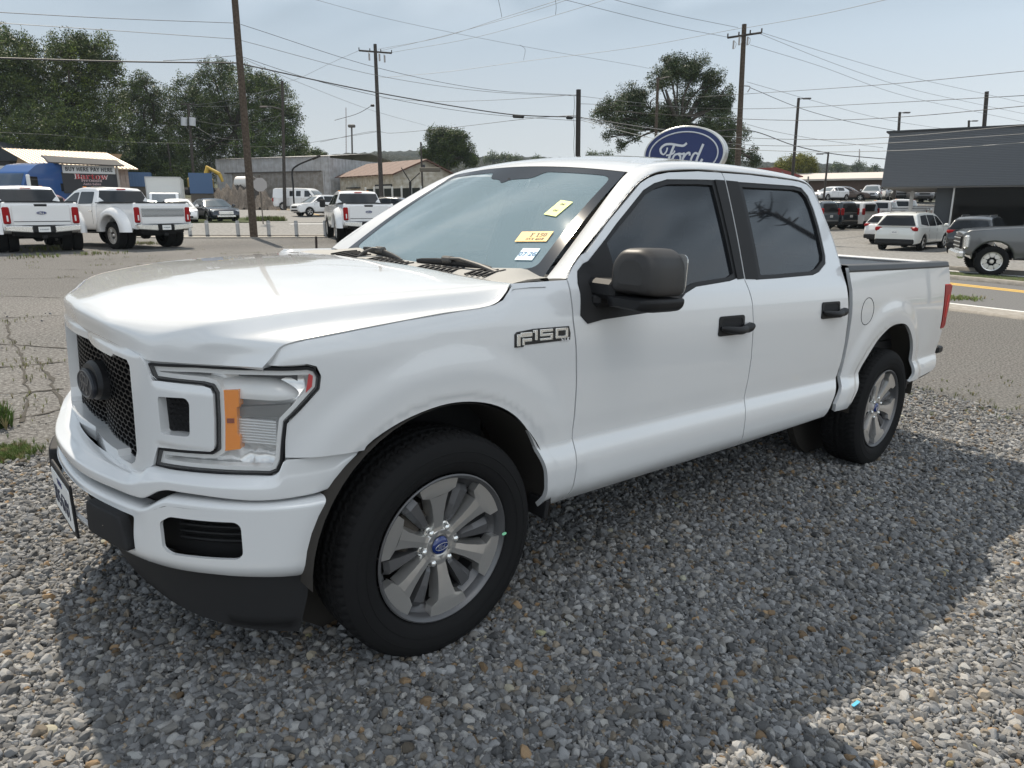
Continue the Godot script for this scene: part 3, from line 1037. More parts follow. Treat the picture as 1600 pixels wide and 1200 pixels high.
	# ---- headlamps
	for sd in [-1.0, 1.0]:
		var H := node("headlamp", t)
		var outl := v2([.592, 1.053, .78, 1.067, .936, 1.071, 1.123, 1.080, 1.143, 1.074, 1.156, 1.052, 1.152, 1.019, 1.097, .958, 1.058, .917, 1.051, .864, 1.045, .80, 1.031, .766, 1.008, .7555, .925, .7515, .598, .7385, .620, .7945, .822, .808, .842, .822, .845, .905, .844, .992, .832, 1.010, .80, 1.0145, .617, 1.0115])
		if sd > 0: pass
		var dl := func(s: float, y: float) -> float: return lerpf(dU.at(absf(s)), .004, smooth(.95, 1.15, absf(s)))
		var inn := shrink(outl, .0052)
		skin("lamp_seal", M.dark, H, Geometry2D.offset_polygon(outl, .002)[0], dl, sd, .03, .004, [inn], .03, 0.0)
		skin("lamp_lens", M.lens, H, Geometry2D.offset_polygon(inn, .001)[0], dl, sd, .03, .002, [], 0.0, 0.0)
		var inn2 := shrink(inn, .015)
		skin("chrome_bezel", mat(.86, .86, .85, .2, .2), H, shrink(inn, .002), dl, sd, .025, .014, [inn2], .035, 0.0)
		# reflector bowl: stepped chrome facets behind the lens
		b = MB.new()
		rows = []
		for i in 37:
			var y := lerpf(.735, 1.085, i / 36.0)
			var r := PackedVector3Array()
			for j in 29:
				var s := lerpf(.59, 1.16, j / 28.0)
				var dd: float = dl.call(s, y) + .05 + .028 * absf(sin((y - .735) * 26.0)) * smooth(.86, .92, s) + .012 * absf(sin(s * 46.0)) * smooth(.85, .80, y)
				r.append(hull(s, y, dd, sd))
			rows.append(r)
		b.grid(rows, Vector3(1, 0, sd))
		part("reflector", b, mat(.92, .92, .91, .12, .42), H)
		# hooded upper lamp and the ribbed lower projector
		b = MB.new()
		rows = []
		for i in 17:
			var a := lerpf(-.2, PI * .62, i / 16.0)
			var r := PackedVector3Array()
			for j in 13:
				var s := lerpf(.80, 1.105, j / 12.0)
				var rad := .062 * (1.0 - pow(maxf(j - 8, 0) / 4.0, 2.0) * .75)
				r.append(hull(s, .985 + sin(a) * rad * .80, dl.call(s, .99) + .072 - cos(a) * rad * .75, sd))
			rows.append(r)
		b.grid(rows, Vector3(1, .5, sd))
		part("lamp_hood", b, mat(.72, .72, .71, .22, .1), H)
		skin("dark_shelf", mat(.16, .16, .155, .3), H, v2([.90, .945, 1.075, .965, 1.065, .925, .90, .918]), dl, sd, .03, .036, [], .02, 0.0)
		skin("inner_shelf", mat(.05, .05, .05, .3), H, v2([.66, 1.045, .80, 1.052, .80, 1.02, .70, 1.02]), dl, sd, .03, .040, [], .02, 0.0)
		b = MB.new()
		for k in 9:
			var y := .842 + k * .0085
			var pts := []
			for i in 9: pts.append(hull(lerpf(.905, 1.03, i / 8.0), y, dl.call(lerpf(.9, 1.04, i / 8.0), y) + .032, sd))
			b.tube(pts, .0046, 6)
		part("projector_ribs", b, mat(.66, .66, .65, .12, .5), H)
		skin("projector_lens", M.lens, H, v2([.862, .925, 1.036, .925, 1.026, .832, .862, .826]), dl, sd, .03, .017, [], .015, 0.0)
		skin("amber_marker", M.amber, H, v2([.853, .998, .913, 1.004, .913, .955, .905, .95, .905, .87, .914, .86, .913, .824, .853, .812]), dl, sd, .02, .016, [], .03, 0.0)
		skin("marker_bulb", mat(.25, .05, .01, .3), H, v2([.872, .915, .896, .917, .896, .903, .872, .901]), dl, sd, .02, .014, [], .01, 0.0)
		skin("side_marker", M.red_bright, H, v2([1.128, 1.062, 1.139, 1.055, 1.136, 1.024, 1.118, 1.006]), dl, sd, .02, .010, [], .01, 0.0)
	# ---- hood: control lines run from the gap to the middle, rows from the windshield to the nose
	var C := [
		[Vector3(-.279, 1.306, .932), Vector3(-.292, 1.306, .912), Vector3(-.325, 1.304, .885), Vector3(-.405, 1.294, .4), Vector3(-.43, 1.287, 0)],
		[Vector3(-.243, 1.277, .950), Vector3(-.250, 1.279, .930), Vector3(-.275, 1.301, .884), Vector3(-.32, 1.313, .4), Vector3(-.34, 1.314, 0)],
		[Vector3(-.187, 1.245, .962), Vector3(-.190, 1.248, .932), Vector3(-.195, 1.293, .878), Vector3(-.21, 1.316, .4), Vector3(-.22, 1.323, 0)],
		[Vector3(.05, 1.221, .964), Vector3(.055, 1.220, .908), Vector3(.06, 1.276, .856), Vector3(.07, 1.299, .4), Vector3(.08, 1.309, 0)],
		[Vector3(.36, 1.182, .943), Vector3(.40, 1.195, .868), Vector3(.40, 1.247, .814), Vector3(.40, 1.266, .39), Vector3(.41, 1.277, 0)],
		[Vector3(.505, 1.156, .909), Vector3(.60, 1.166, .806), Vector3(.59, 1.218, .757), Vector3(.62, 1.228, .37), Vector3(.645, 1.239, 0)],
		[Vector3(.543, 1.140, .893), Vector3(.69, 1.144, .750), Vector3(.705, 1.190, .690), Vector3(.785, 1.184, .35), Vector3(.808, 1.196, 0)],
		[Vector3(.563, 1.112, .883), Vector3(.714, 1.110, .722), Vector3(.788, 1.130, .592), Vector3(.858, 1.150, .34), Vector3(.882, 1.160, 0)],
		[Vector3(.588, 1.080, .872), Vector3(.722, 1.074, .708), Vector3(.810, 1.064, .556), Vector3(.856, 1.093, .33), Vector3(.876, 1.095, 0)],
	]
	var lines := []
	for j in 5:
		var l := []
		for i in C.size(): l.append(C[i][j])
		lines.append(spline(l, 8))
	for i in lines[0].size(): lines[0][i] += Vector3(0, 0, -.006)
	rows = []
	for i in lines[0].size():
		var half := []
		for j in 4:
			for k in 8: half.append(lines[j][i].lerp(lines[j + 1][i], k / 8.0))
		half.append(lines[4][i])
		for pass_ in 2:
			var q := half.duplicate()
			for k in range(1, half.size() - 1): q[k] = (half[k - 1] + half[k] * 2.0 + half[k + 1]) / 4.0
			var mm := half.size() - 1
			q[mm] = Vector3(half[mm].x * .5 + half[mm - 1].x * .5, half[mm].y * .5 + half[mm - 1].y * .5, 0)
			half = q
		var r := PackedVector3Array()
		for k in half.size(): r.append(half[k] * Vector3(1, 1, -1))
		for k in range(half.size() - 2, -1, -1): r.append(half[k])
		rows.append(r)
	b = MB.new()
	b.grid(rows, Vector3(.1, 1, 0))
	# return edge all round
	var edge := []
	for i in rows.size(): edge.append(rows[i][0])
	for k in range(1, rows[0].size()): edge.append(rows[rows.size() - 1][k])
	for i in range(rows.size() - 2, -1, -1): edge.append(rows[i][rows[0].size() - 1])
	for i in edge.size() - 1:
		var o: Vector3 = (edge[i] + edge[i + 1]) * .5 - Vector3(.1, 1.2, 0)
		b.face([edge[i], edge[i + 1], edge[i + 1] - Vector3(0, .03, 0) - o * .03, edge[i] - Vector3(0, .03, 0) - o * .03], o * Vector3(1, 0, 1))
	part("hood", b, M.paint, t)
	# engine bay filler so that the gaps stay dark
	b = MB.new()
	b.box(Vector3(.10, .85, 0), Vector3(1.1, .55, 1.30), Basis.IDENTITY, .05)
	rows = []
	for i in 21:
		var s := lerpf(-1.1, 1.1, i / 20.0)
		rows.append(PackedVector3Array([hull(s, 1.08, dU.at(absf(s)) + .06), hull(s, .7, dU.at(absf(s)) + .11)]))
	b.grid(rows, Vector3(1, 0, 0))
	for sd in [-1.0, 1.0]:
		rows = []
		for i in 14:
			var s := lerpf(1.02, 2.05, i / 13.0)
			rows.append(PackedVector3Array([hull(s, hood_edge.at(s) - .025, .055, sd), hull(s, hood_edge.at(s) - .06, .18, sd)]))
		b.grid(rows, Vector3(0, 1, 0))
	part("engine_bay", b, M.dark, t)

func bez(a: Vector3, m: Vector3, c: Vector3, t: float) -> Vector3:
	return a.lerp(m, t).lerp(m.lerp(c, t), t)

func ws_point(u: float, v: float) -> Vector3:   # u across -1..1, v from the cowl up to the roof
	var w := lerpf(.80, .645, v)
	var bot := Vector3(-.475 - .095 * u * u, 1.262 + .046 * u * u, .80 * u)
	var top := Vector3(-1.165 - .035 * u * u, 1.795 - .033 * u * u, .645 * u)
	var p := bot.lerp(top, v)
	p.z = w * u
	var nn := Vector3(.58, .81, 0)
	return p + nn * .022 * sin(v * PI) * (1.0 - .3 * u * u)

func build_truck_top(t: Node3D) -> void:
	var b := MB.new()
	var rows := []
	# ---- roof and pillars
	var G2 := [Vector2(2.180, 1.3215), Vector2(2.231, 1.3715), Vector2(2.481, 1.546), Vector2(2.762, 1.716), Vector2(2.897, 1.763), Vector2(3.0, 1.781), Vector2(3.243, 1.806), Vector2(3.452, 1.816), Vector2(3.8, 1.828), Vector2(4.132, 1.832), Vector2(4.25, 1.831), Vector2(4.334, 1.821), Vector2(4.38, 1.79), Vector2(4.404, 1.72), Vector2(4.412, 1.66), Vector2(4.449, 1.528), Vector2(4.470, 1.36)]
	var W := [Vector3(-.575, 1.309, .80), Vector3(-.64, 1.358, .786), Vector3(-.875, 1.535, .727), Vector3(-1.10, 1.70, .668), Vector3(-1.20, 1.762, .645), Vector3(-1.30, 1.802, .628), Vector3(-1.60, 1.846, .606), Vector3(-1.85, 1.862, .600), Vector3(-2.2, 1.870, .598), Vector3(-2.5, 1.868, .600), Vector3(-2.63, 1.862, .604), Vector3(-2.73, 1.850, .610), Vector3(-2.82, 1.815, .625), Vector3(-2.865, 1.745, .655), Vector3(-2.88, 1.68, .69), Vector3(-2.905, 1.53, .765), Vector3(-2.915, 1.36, .85)]
	var ga := []
	for e in G2: ga.append(hull(e.x, e.y, d_side(e.x, e.y), 1.0))
	ga = spline(ga, 5)
	var wa := spline(W, 5)
	for sd in [-1.0, 1.0]:
		b = MB.new()
		rows = []
		for i in ga.size():
			var a: Vector3 = ga[i]
			var c: Vector3 = wa[i]
			var axis := Vector3(clampf(a.x, -2.3, -1.2), 1.15, 0)
			var o := ((a + c) * .5 - axis).normalized()
			var mid := (a + c) * .5 + o * a.distance_to(c) * .30
			var r := PackedVector3Array()
			for k in 11:
				var q := bez(a, mid, c, k / 10.0)
				r.append(q * Vector3(1, 1, sd))
			r.insert(0, (a + Vector3(0, 0, -.03)) * Vector3(1, 1, sd))
			rows.append(r)
		b.grid(rows, Vector3(0, .5, sd))
		part("roof_pillar", b, M.paint, t)
	# roof panel between the rails, with its two shallow channels
	b = MB.new()
	rows = []
	for i in range(20, 61):
		var e: Vector3 = wa[i]
		var f := clampf((-e.x - 1.2) / 1.55, 0, 1)
		var crown := lerpf(.033, .042, smooth(0, .3, f)) - .012 * smooth(.75, 1.0, f)
		var r := PackedVector3Array()
		for k in 33:
			var u := lerpf(-1, 1, k / 32.0)
			var x := e.x + .035 * (1.0 - u * u) * smooth(.25, 0.0, f) - .02 * (1.0 - u * u) * smooth(.85, 1.0, f)
			r.append(Vector3(x, e.y + crown * (1.0 - u * u) - .006 * smooth(.06, .0, absf(absf(u) - .86)) * smooth(.05, .2, f), e.z * u))
		rows.append(r)
	b.grid(rows, Vector3(0, 1, 0))
	part("roof", b, M.paint, t)
	b = MB.new()
	b.prism(rounded(v2([-.05, 0, .05, 0, .03, .028, -.045, .032]), .01), Vector3(-2.35, 1.898, .12), Basis.IDENTITY, -.012, .012, .004)
	part("roof_aerial", b, M.black, t)
	# ---- windshield
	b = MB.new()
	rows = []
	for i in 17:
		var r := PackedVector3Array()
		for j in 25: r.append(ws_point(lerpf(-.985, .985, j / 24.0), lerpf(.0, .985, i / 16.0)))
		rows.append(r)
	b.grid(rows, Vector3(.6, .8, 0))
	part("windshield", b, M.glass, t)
	# black printed border with the sensor box at the top
	var outl := v2([-.985, .0, .985, .0, .985, .99, -.985, .99])
	var hole := rounded(v2([-.905, .085, -.6, .055, .6, .055, .905, .085, .915, .90, .86, .935, .30, .935, .24, .86, .1, .845, .03, .80, -.02, .845, -.24, .86, -.30, .935, -.86, .935, -.915, .90]), .05, 4)
	b = MB.new()
	b.panel(outl, [hole], func(p: Vector2) -> Vector3: return ws_point(p.x, p.y) + Vector3(.58, .81, 0) * .002, .06, func(_p: Vector3) -> Vector3: return Vector3(.6, .8, 0), 0.0, 0.0)
	part("windshield_border", b, M.frit, t)
	# dotted fade of the border
	# papers behind the glass: a yellow ticket, an orange tag, an inspection sticker
	var stick := func(called: String, u0: float, v0: float, w: float, h: float, rot: float, m: Material) -> Node3D:
		var o := ws_point(u0, v0)
		var ex := (ws_point(u0 + .01, v0) - ws_point(u0 - .01, v0)).normalized()
		var ey := (ws_point(u0, v0 + .01) - ws_point(u0, v0 - .01)).normalized()
		var B := basis_from(-ex, ey).rotated((-ex).cross(ey).normalized(), rot)
		var S := node(called, t, Transform3D(B, o + B.z * .004))
		var q := MB.new()
		q.prism(rect(w, h), Vector3.ZERO, Basis.IDENTITY, -.0005, .0005)
		part("paper", q, m, S)
		return S
	var ink := mat(.05, .05, .06, .7)
	var s1: Node3D = stick.call("window_ticket", -.74, .575, .075, .115, -.15, mat(.72, .80, .20, .6))
	for k in 2: part("ticket_text", text_mesh("OK", .02, .0008), ink, s1, Transform3D(Basis.IDENTITY, Vector3(0, .03 - .05 * k, .001)))
	var s2: Node3D = stick.call("orange_tag", -.74, .325, .165, .068, .05, mat(.90, .56, .16, .6))
	part("tag_text", text_mesh("F 150", .034, .0008, "Droid Serif"), ink, s2, Transform3D(Basis.IDENTITY, Vector3(.02, .010, .001)))
	part("tag_text", text_mesh("STX 4DR", .022, .0008, "Droid Serif"), ink, s2, Transform3D(Basis.IDENTITY, Vector3(.015, -.018, .001)))
	var s3: Node3D = stick.call("inspection_sticker", -.79, .185, .09, .075, .0, mat(.60, .80, .88, .6))
	part("sticker_text", text_mesh("07·26", .036, .0008), mat(.06, .16, .32, .7), s3, Transform3D(Basis.IDENTITY, Vector3(0, .0, .001)))
	# ---- cowl with its slotted grille
	b = MB.new()
	rows = []
	for i in 41:
		var u := lerpf(-1.02, 1.02, i / 40.0)
		var p := ws_point(u, .075 * smooth(1.02, .82, absf(u))) + Vector3(.58, .81, 0) * .006
		var h := Vector3(-.432 + .095 * u * u + .03 * smooth(.9, 1.0, absf(u)), 1.286 + .016 * u * u, .86 * u)
		rows.append(PackedVector3Array([p - Vector3(.58, .81, 0) * .02, p, p.lerp(h, .5) + Vector3(0, .004, 0), h + Vector3(-.010, -.004, 0), h + Vector3(.02, -.03, 0)]))
	b.grid(rows, Vector3(0, 1, 0))
	part("cowl_panel", b, mat(.26, .26, .25, .7), t)
	for k in 30:
		var u := lerpf(-.74, .74, k / 29.0)
		if absf(u + .03) < .05 or absf(u - .45) < .04 or absf(u + .52) < .04: continue
		var p := ws_point(u, .075) + Vector3(.58, .81, 0) * .006
		var h := Vector3(-.432 + .095 * u * u, 1.287 + .016 * u * u, .86 * u)
		b = MB.new()
		var a := p.lerp(h, .22) + Vector3(0, .003, -.016); var c := p.lerp(h, .84) + Vector3(0, .002, .016)
		b.tube([a, a.lerp(c, .5) + Vector3(0, .003, 0), c], .0078, 6, true, .5)
		part("cowl_slot", b, M.dark, t)
	# ---- wipers
	for e in [[-.10, -.74, .045, -.70, .012], [.72, .14, .045, .58, .012]]:
		var Wp := node("wiper", t)
		b = MB.new()
		var pts := []
		for i in 12:
			var f := i / 11.0
			pts.append(ws_point(lerpf(e[0], e[1], f) + (.10 if e[0] < 0 else 0.0), .055 + .05 * sin(f * PI) * .4 + .02 * (1.0 - f)) + Vector3(.58, .81, 0) * .016)
		b.tube(pts, [.006, .009, .010, .011, .011, .013, .013, .011, .011, .010, .009, .006], 6, true, 1.5)
		part("wiper_blade", b, M.black, Wp)
		b = MB.new()
		var c0: Vector3 = pts[5]
		var root := ws_point(e[3] - (.12 if e[0] < 0 else .0), .0) + Vector3(.045, .012, 0)
		b.tube([c0 + Vector3(.01, .016, 0), c0.lerp(root, .25) + Vector3(.012, .028, 0), c0.lerp(root, .6) + Vector3(.012, .022, 0), root], [.009, .010, .012, .017], 8, true, .7)
		b.box(c0 + Vector3(.006, .012, 0), Vector3(.035, .03, .07), Basis.IDENTITY, .008)
		part("wiper_arm", b, mat(.06, .058, .055, .55), Wp)
	# ---- what shows of the cabin
	b = MB.new()
	rows = []
	for i in 9:
		var u := lerpf(-.95, .95, i / 8.0)
		rows.append(PackedVector3Array([ws_point(u, .01) + Vector3(-.01, -.02, 0), Vector3(-.75, 1.285, .78 * u), Vector3(-.92, 1.27 + .03 * smooth(.3, .5, -u) * smooth(-.8, -.6, u), .78 * u), Vector3(-1.02, 1.15, .76 * u), Vector3(-1.0, .8, .76 * u)]))
	b.grid(rows, Vector3(-.3, 1, 0))
	part("dashboard", b, M.dash, t)
	for z in [-.40, .40]:
		var st := node("front_seat", t)
		b = MB.new()
		b.box(Vector3(-1.72, 1.10, z), Vector3(.16, .68, .50), Basis(Vector3(0, 0, 1), .22), .06)
		b.box(Vector3(-1.45, .80, z), Vector3(.52, .16, .50), Basis.IDENTITY, .06)
		part("seat_back", b, M.seat, st)
		b = MB.new()
		b.box(Vector3(-1.82, 1.53, z), Vector3(.11, .20, .27), Basis(Vector3(0, 0, 1), .1), .045)
		part("head_rest", b, M.seat, st)
	b = MB.new()
	b.box(Vector3(-2.62, 1.10, 0), Vector3(.16, .70, 1.35), Basis(Vector3(0, 0, 1), .15), .06)
	for z in [-.42, 0.0, .42]: b.box(Vector3(-2.70, 1.50, z), Vector3(.10, .16, .26), Basis.IDENTITY, .04)
	part("rear_bench", b, M.seat, t)
	b = MB.new()
	var ring := []
	for i in 33: ring.append(Vector3(-1.12 + .065 * cos(TAU * i / 32), 1.18 + .165 * cos(TAU * i / 32), -.40 + .18 * sin(TAU * i / 32)))
	b.tube(ring, .016, 8, false)
	b.box(Vector3(-1.10, 1.17, -.40), Vector3(.06, .13, .16), Basis(Vector3(0, 0, 1), -.3), .03)
	b.box(Vector3(-1.10, 1.19, -.40), Vector3(.03, .035, .34), Basis(Vector3(0, 0, 1), -.3), .01)
	part("steering_wheel", b, M.black, t)
	b = MB.new()
	b.box(Vector3(-1.18, 1.655, 0), Vector3(.03, .075, .25), Basis(Vector3(0, 0, 1), -.2), .012)
	b.tube([Vector3(-1.16, 1.66, 0), Vector3(-1.05, 1.72, 0)], .012, 6)
	part("inner_mirror", b, M.black, t)
	# headliner, floor, inner door faces and the rear wall with its window
	b = MB.new()
	rows = []
	for i in 7:
		var x := lerpf(-1.26, -2.82, i / 6.0)
		rows.append(PackedVector3Array([Vector3(x, 1.78, -.64), Vector3(x, 1.83 if i > 0 else 1.79, -.4), Vector3(x, 1.84 if i > 0 else 1.785, 0), Vector3(x, 1.83 if i > 0 else 1.79, .4), Vector3(x, 1.78, .64)]))
	b.grid(rows, Vector3(0, -1, 0))
	part("headliner", b, mat(.5, .5, .48, .9), t)
	b = MB.new()
	b.box(Vector3(-1.75, .52, 0), Vector3(2.35, .10, 1.66))
	for sd in [-1.0, 1.0]: b.box(Vector3(-1.75, .86, sd * .86), Vector3(2.30, .70, .05))
	b.box(Vector3(-.78, .82, 0), Vector3(.05, .7, 1.6))
	b.box(Vector3(-2.86, .92, 0), Vector3(.05, .86, 1.66))
	part("cabin_tub", b, M.dash, t)
	b = MB.new()
	b.panel(v2([-.85, 1.33, .85, 1.33, .80, 1.45, .655, 1.74, .62, 1.80, .3, 1.845, -.3, 1.845, -.62, 1.80, -.655, 1.74, -.80, 1.45]), [rounded(v2([-.72, 1.42, .72, 1.42, .60, 1.73, -.60, 1.73]), .05)], func(p: Vector2) -> Vector3: return Vector3(-2.905 + .05 * smooth(1.55, 1.85, p.y), p.y, p.x), .08, func(_p: Vector3) -> Vector3: return Vector3(-1, 0, 0), .03, 0.0)
	part("cab_back", b, M.paint, t)
	b = MB.new()
	b.box(Vector3(-2.885, 1.575, 0), Vector3(.006, .34, 1.44))
	part("rear_glass", b, pane(.02, .025, .03, .8), t)

func build_truck_rest(t: Node3D) -> void:
	var b := MB.new()
	var rows := []
	# ---- wheels
	var WM := wheel_meshes()
	for e in [[0.0, -1.0, .12], [0.0, 1.0, .7], [-3.683, -1.0, .36], [-3.683, 1.0, 1.4]]:
		var Bz := Basis(Vector3(0, 1, 0), PI) if e[1] < 0 else Basis.IDENTITY
		var w := node("wheel", t, Transform3D(Bz, Vector3(e[0], .400, e[1] * .860)))
		var spin := Transform3D(Basis(Vector3(0, 0, 1), e[2]), Vector3.ZERO)
		part("tyre", WM.tyre, M.rubber, w, spin)
		part("rim", WM.face, M.alloy, w, spin)
		part("rim_barrel", WM.barrel, M.alloy_dark, w, spin)
		part("recessed_spokes", WM.low, M.alloy_dark, w, spin)
		part("brake_disc", WM.brake, mat(.07, .06, .05, .7, .4), w)
		part("hub_cap", WM.cap, M.blue, w, spin)
		var em := MB.new()
		var el := []
		for i in 31: el.append(Vector3(cos(TAU * i / 30) * .027, sin(TAU * i / 30) * .012, .0965))
		em.tube(el, .0011, 5, false)
		script_strokes(em, Transform3D(Basis.IDENTITY, Vector3(0, -.001, .094)), .036)
		part("cap_lettering", em, M.alloy, w, spin)
		for k in 6:
			var a := TAU * k / 6.0
			part("lug_nut", WM.nut, M.chrome, w, spin * Transform3D(Basis.IDENTITY, Vector3(cos(a) * .0675, sin(a) * .0675, .068)))
	b = MB.new()
	b.prism(ellipse(.011, .006, 16), Vector3(-.255, .395, -.9935), Basis(Vector3(-1, 0, 0), Vector3(0, 1, 0), Vector3(0, 0, -1)), -.001, .0012)
	part("tyre_sticker", b, mat(.30, .75, .45, .4), t)
	# ---- bed
	b = MB.new()
	for sd in [-1.0, 1.0]:
		rows = []
		for i in 33:
			var s := lerpf(4.475, 6.275, i / 32.0)
			var y := lerpf(1.361, 1.3855, i / 32.0)
			var o := hull(s, y - .028, d_bed(s, y - .03) - .004, sd)
			var inn := Vector3(0, 0, -sd)
			rows.append(PackedVector3Array([o + Vector3(0, -.004, 0) + inn * .01, o, o + Vector3(0, .012, 0), o + Vector3(0, .013, 0) + inn * .004, o + Vector3(0, .033, 0) + inn * .010, o + Vector3(0, .038, 0) + inn * .022, o + Vector3(0, .038, 0) + inn * .085, o + Vector3(0, .03, 0) + inn * .10, o + Vector3(0, -.03, 0) + inn * .10]))
		b.grid(rows, Vector3(0, 1, sd))
	part("bed_rail_cap", b, mat(.045, .047, .05, .5), t)
	b = MB.new()
	for sd in [-1.0, 1.0]: b.box(Vector3(-3.78, 1.10, sd * .81), Vector3(1.70, .53, .06), Basis.IDENTITY, .01)
	b.box(Vector3(-2.96, 1.08, 0), Vector3(.05, .55, 1.66), Basis.IDENTITY, .01)
	b.box(Vector3(-3.78, .80, 0), Vector3(1.70, .06, 1.66))
	part("bed_liner", b, M.black, t)
	b = MB.new()
	b.box(Vector3(-4.69, 1.12, 0), Vector3(.05, .52, 1.64), Basis.IDENTITY, .015)
	b.box(Vector3(-4.685, 1.375, 0), Vector3(.07, .03, 1.64), Basis.IDENTITY, .012)
	part("tailgate", b, M.paint, t)
	# rear bumper with black corner
	b = MB.new()
	b.box(Vector3(-4.83, .68, 0), Vector3(.12, .16, 1.70), Basis.IDENTITY, .03)
	part("rear_bumper", b, M.chrome, t)
	b = MB.new()
	for sd in [-1.0, 1.0]: b.box(Vector3(-4.80, .715, sd * .905), Vector3(.10, .055, .06), Basis.IDENTITY, .012)
	part("bumper_corner", b, M.black, t)
	# ---- frame, axles, floor
	b = MB.new()
	for sd in [-1.0, 1.0]:
		b.box(Vector3(-2.0, .52, sd * .46), Vector3(5.2, .16, .09))
	b.box(Vector3(-1.75, .44, 0), Vector3(2.5, .05, 1.62))
	b.box(Vector3(-3.9, .72, 0), Vector3(1.7, .05, 1.2))
	b.tube([Vector3(-3.683, .40, -.80), Vector3(-3.683, .40, .80)], .055, 10)
	b.tube([Vector3(0, .38, -.80), Vector3(0, .38, .80)], .045, 10)
	b.box(Vector3(.45, .42, 0), Vector3(.5, .18, 1.2))
	b.box(Vector3(-3.683, .42, 0), Vector3(.26, .24, .26), Basis.IDENTITY, .08)
	part("chassis", b, M.steel, t)
	# ---- door mirrors
	for sd in [-1.0]:
		var m := node("door_mirror", t)
		# the shell: a rounded outline seen from the front, swept back and drawn in towards its edges
		var shell := func(outline: PackedVector2Array, stations: Array, mm: Material, called: String) -> void:
			var q := MB.new()
			var rr := []
			var cen := Vector2.ZERO
			for e in outline: cen += e / outline.size()
			for st in stations:
				var r := PackedVector3Array()
				for k in outline.size() + 1:
					var e: Vector2 = outline[k % outline.size()]
					var f: Vector2 = cen + (e - cen) * st[1]
					r.append(Vector3(st[0] - .125 - .10 * (f.x - 1.0), f.y * .92 + .131, sd * (f.x * .80 + .235)))
				rr.append(r)
			q.grid(rr, Vector3.ZERO, true)
			var tot := 0.0
			for i in q.v.size(): tot += q.n[i].dot(q.v[i] - Vector3(-.765, cen.y * .92 + .131, sd * (cen.x * .80 + .235)))
			if tot < 0.0:
				for i in q.n.size(): q.n[i] = -q.n[i]
				for i in range(0, q.ix.size(), 3):
					var x := q.ix[i + 1]; q.ix[i + 1] = q.ix[i + 2]; q.ix[i + 2] = x
			for w in [0, rr.size() - 1]:
				var o := Vector3(1 if w == 0 else -1, 0, 0)
				var c3 := Vector3.ZERO
				for k in outline.size(): c3 += rr[w][k] / outline.size()
				for k in outline.size(): q.face([c3, rr[w][k], rr[w][k + 1]], o)
			part(called, q, mm, m)
		var top_o := PackedVector2Array(MB.resample(rounded(v2([1.000, 1.247, 1.000, 1.375, 1.050, 1.432, 1.175, 1.438, 1.238, 1.395, 1.250, 1.330, 1.250, 1.247]), .035, 4), .012))
		shell.call(top_o, [[-.535, .50], [-.540, .74], [-.548, .86], [-.562, .94], [-.585, .985], [-.62, 1.0], [-.69, 1.0], [-.725, .985], [-.735, .95]], mat(.03, .028, .027, .5), "mirror_shell")
		var low_o := PackedVector2Array(MB.resample(rounded(v2([.985, 1.19, .975, 1.242, 1.250, 1.242, 1.246, 1.205, 1.215, 1.182]), .02, 3), .014))
		shell.call(low_o, [[-.535, .55], [-.545, .82], [-.565, .95], [-.60, 1.0], [-.70, 1.0], [-.742, .97]], M.black, "mirror_skirt")
		b = MB.new()
		b.box(Vector3(-.72, 1.29, sd * .985), Vector3(.11, .075, .16), Basis.IDENTITY, .018)
		b.box(Vector3(-.76, 1.245, sd * .955), Vector3(.20, .06, .09), Basis.IDENTITY, .02)
		part("mirror_arm", b, M.black, m)
		b = MB.new()
		b.panel(v2([2.206, 1.19, 2.226, 1.31, 2.252, 1.352, 2.325, 1.402, 2.432, 1.470, 2.455, 1.300, 2.60, 1.205, 2.245, 1.156]), [], func(p: Vector2) -> Vector3: return hull(p.x, p.y, d_side(p.x, p.y) - .006, sd), .04, side_out, .01, 0.0)
		part("mirror_base", b, M.black_soft, m)
		b = MB.new()
		b.prism(rect(.20, .15, .03), Vector3(-.872, 1.36, sd * 1.14), Basis(Vector3(0, 0, 1), Vector3(0, 1, 0), Vector3(-1, 0, 0)), 0.0, .004)
		part("mirror_glass", b, M.chrome, m)
	# ---- model badge on the fender
	for sd in [-1.0, 1.0]:
		var s0 := 2.012
		var o := hull(s0, 1.122, d_side(s0, 1.122) - .001, sd)
		var ex := (hull(s0 + .1, 1.122, d_side(s0 + .1, 1.122), sd) - hull(s0 - .1, 1.122, d_side(s0 - .1, 1.122), sd)).normalized() * (1.0 if sd < 0 else -1.0)
		var ey := (hull(s0, 1.142, d_side(s0, 1.142), sd) - hull(s0, 1.102, d_side(s0, 1.102), sd)).normalized()
		var B := basis_from(ex, ey)
		var bd := node("model_badge", t, Transform3D(B, o))
		b = MB.new()
		b.prism(v2([-.138, -.030, -.098, -.030, -.094, -.024, .136, -.020, .138, .004, .130, .031, -.045, .031, -.128, .024, -.138, .016]), Vector3.ZERO, Basis.IDENTITY, -.004, .003, .001)
		part("badge_plate", b, mat(.012, .012, .013, .3), bd)
		b = MB.new()
		var bar := func(x0: float, y0: float, x1: float, y1: float) -> void:
			b.box(Vector3((x0 + x1) / 2, (y0 + y1) / 2, .005), Vector3(absf(x1 - x0), absf(y1 - y0), .007), Basis.IDENTITY, .0016)
		bar.call(-.132, -.026, -.116, .016); bar.call(-.116, .005, -.060, .021); bar.call(-.107, -.024, -.096, .0); bar.call(-.100, -.012, -.062, -.001)
		bar.call(-.046, -.010, -.034, .027); bar.call(-.056, .017, -.046, .027)
		bar.call(-.022, .017, .042, .027); bar.call(-.022, .006, -.010, .020); bar.call(-.022, .002, .042, .011); bar.call(.030, -.012, .042, .006); bar.call(-.022, -.013, .042, -.005)
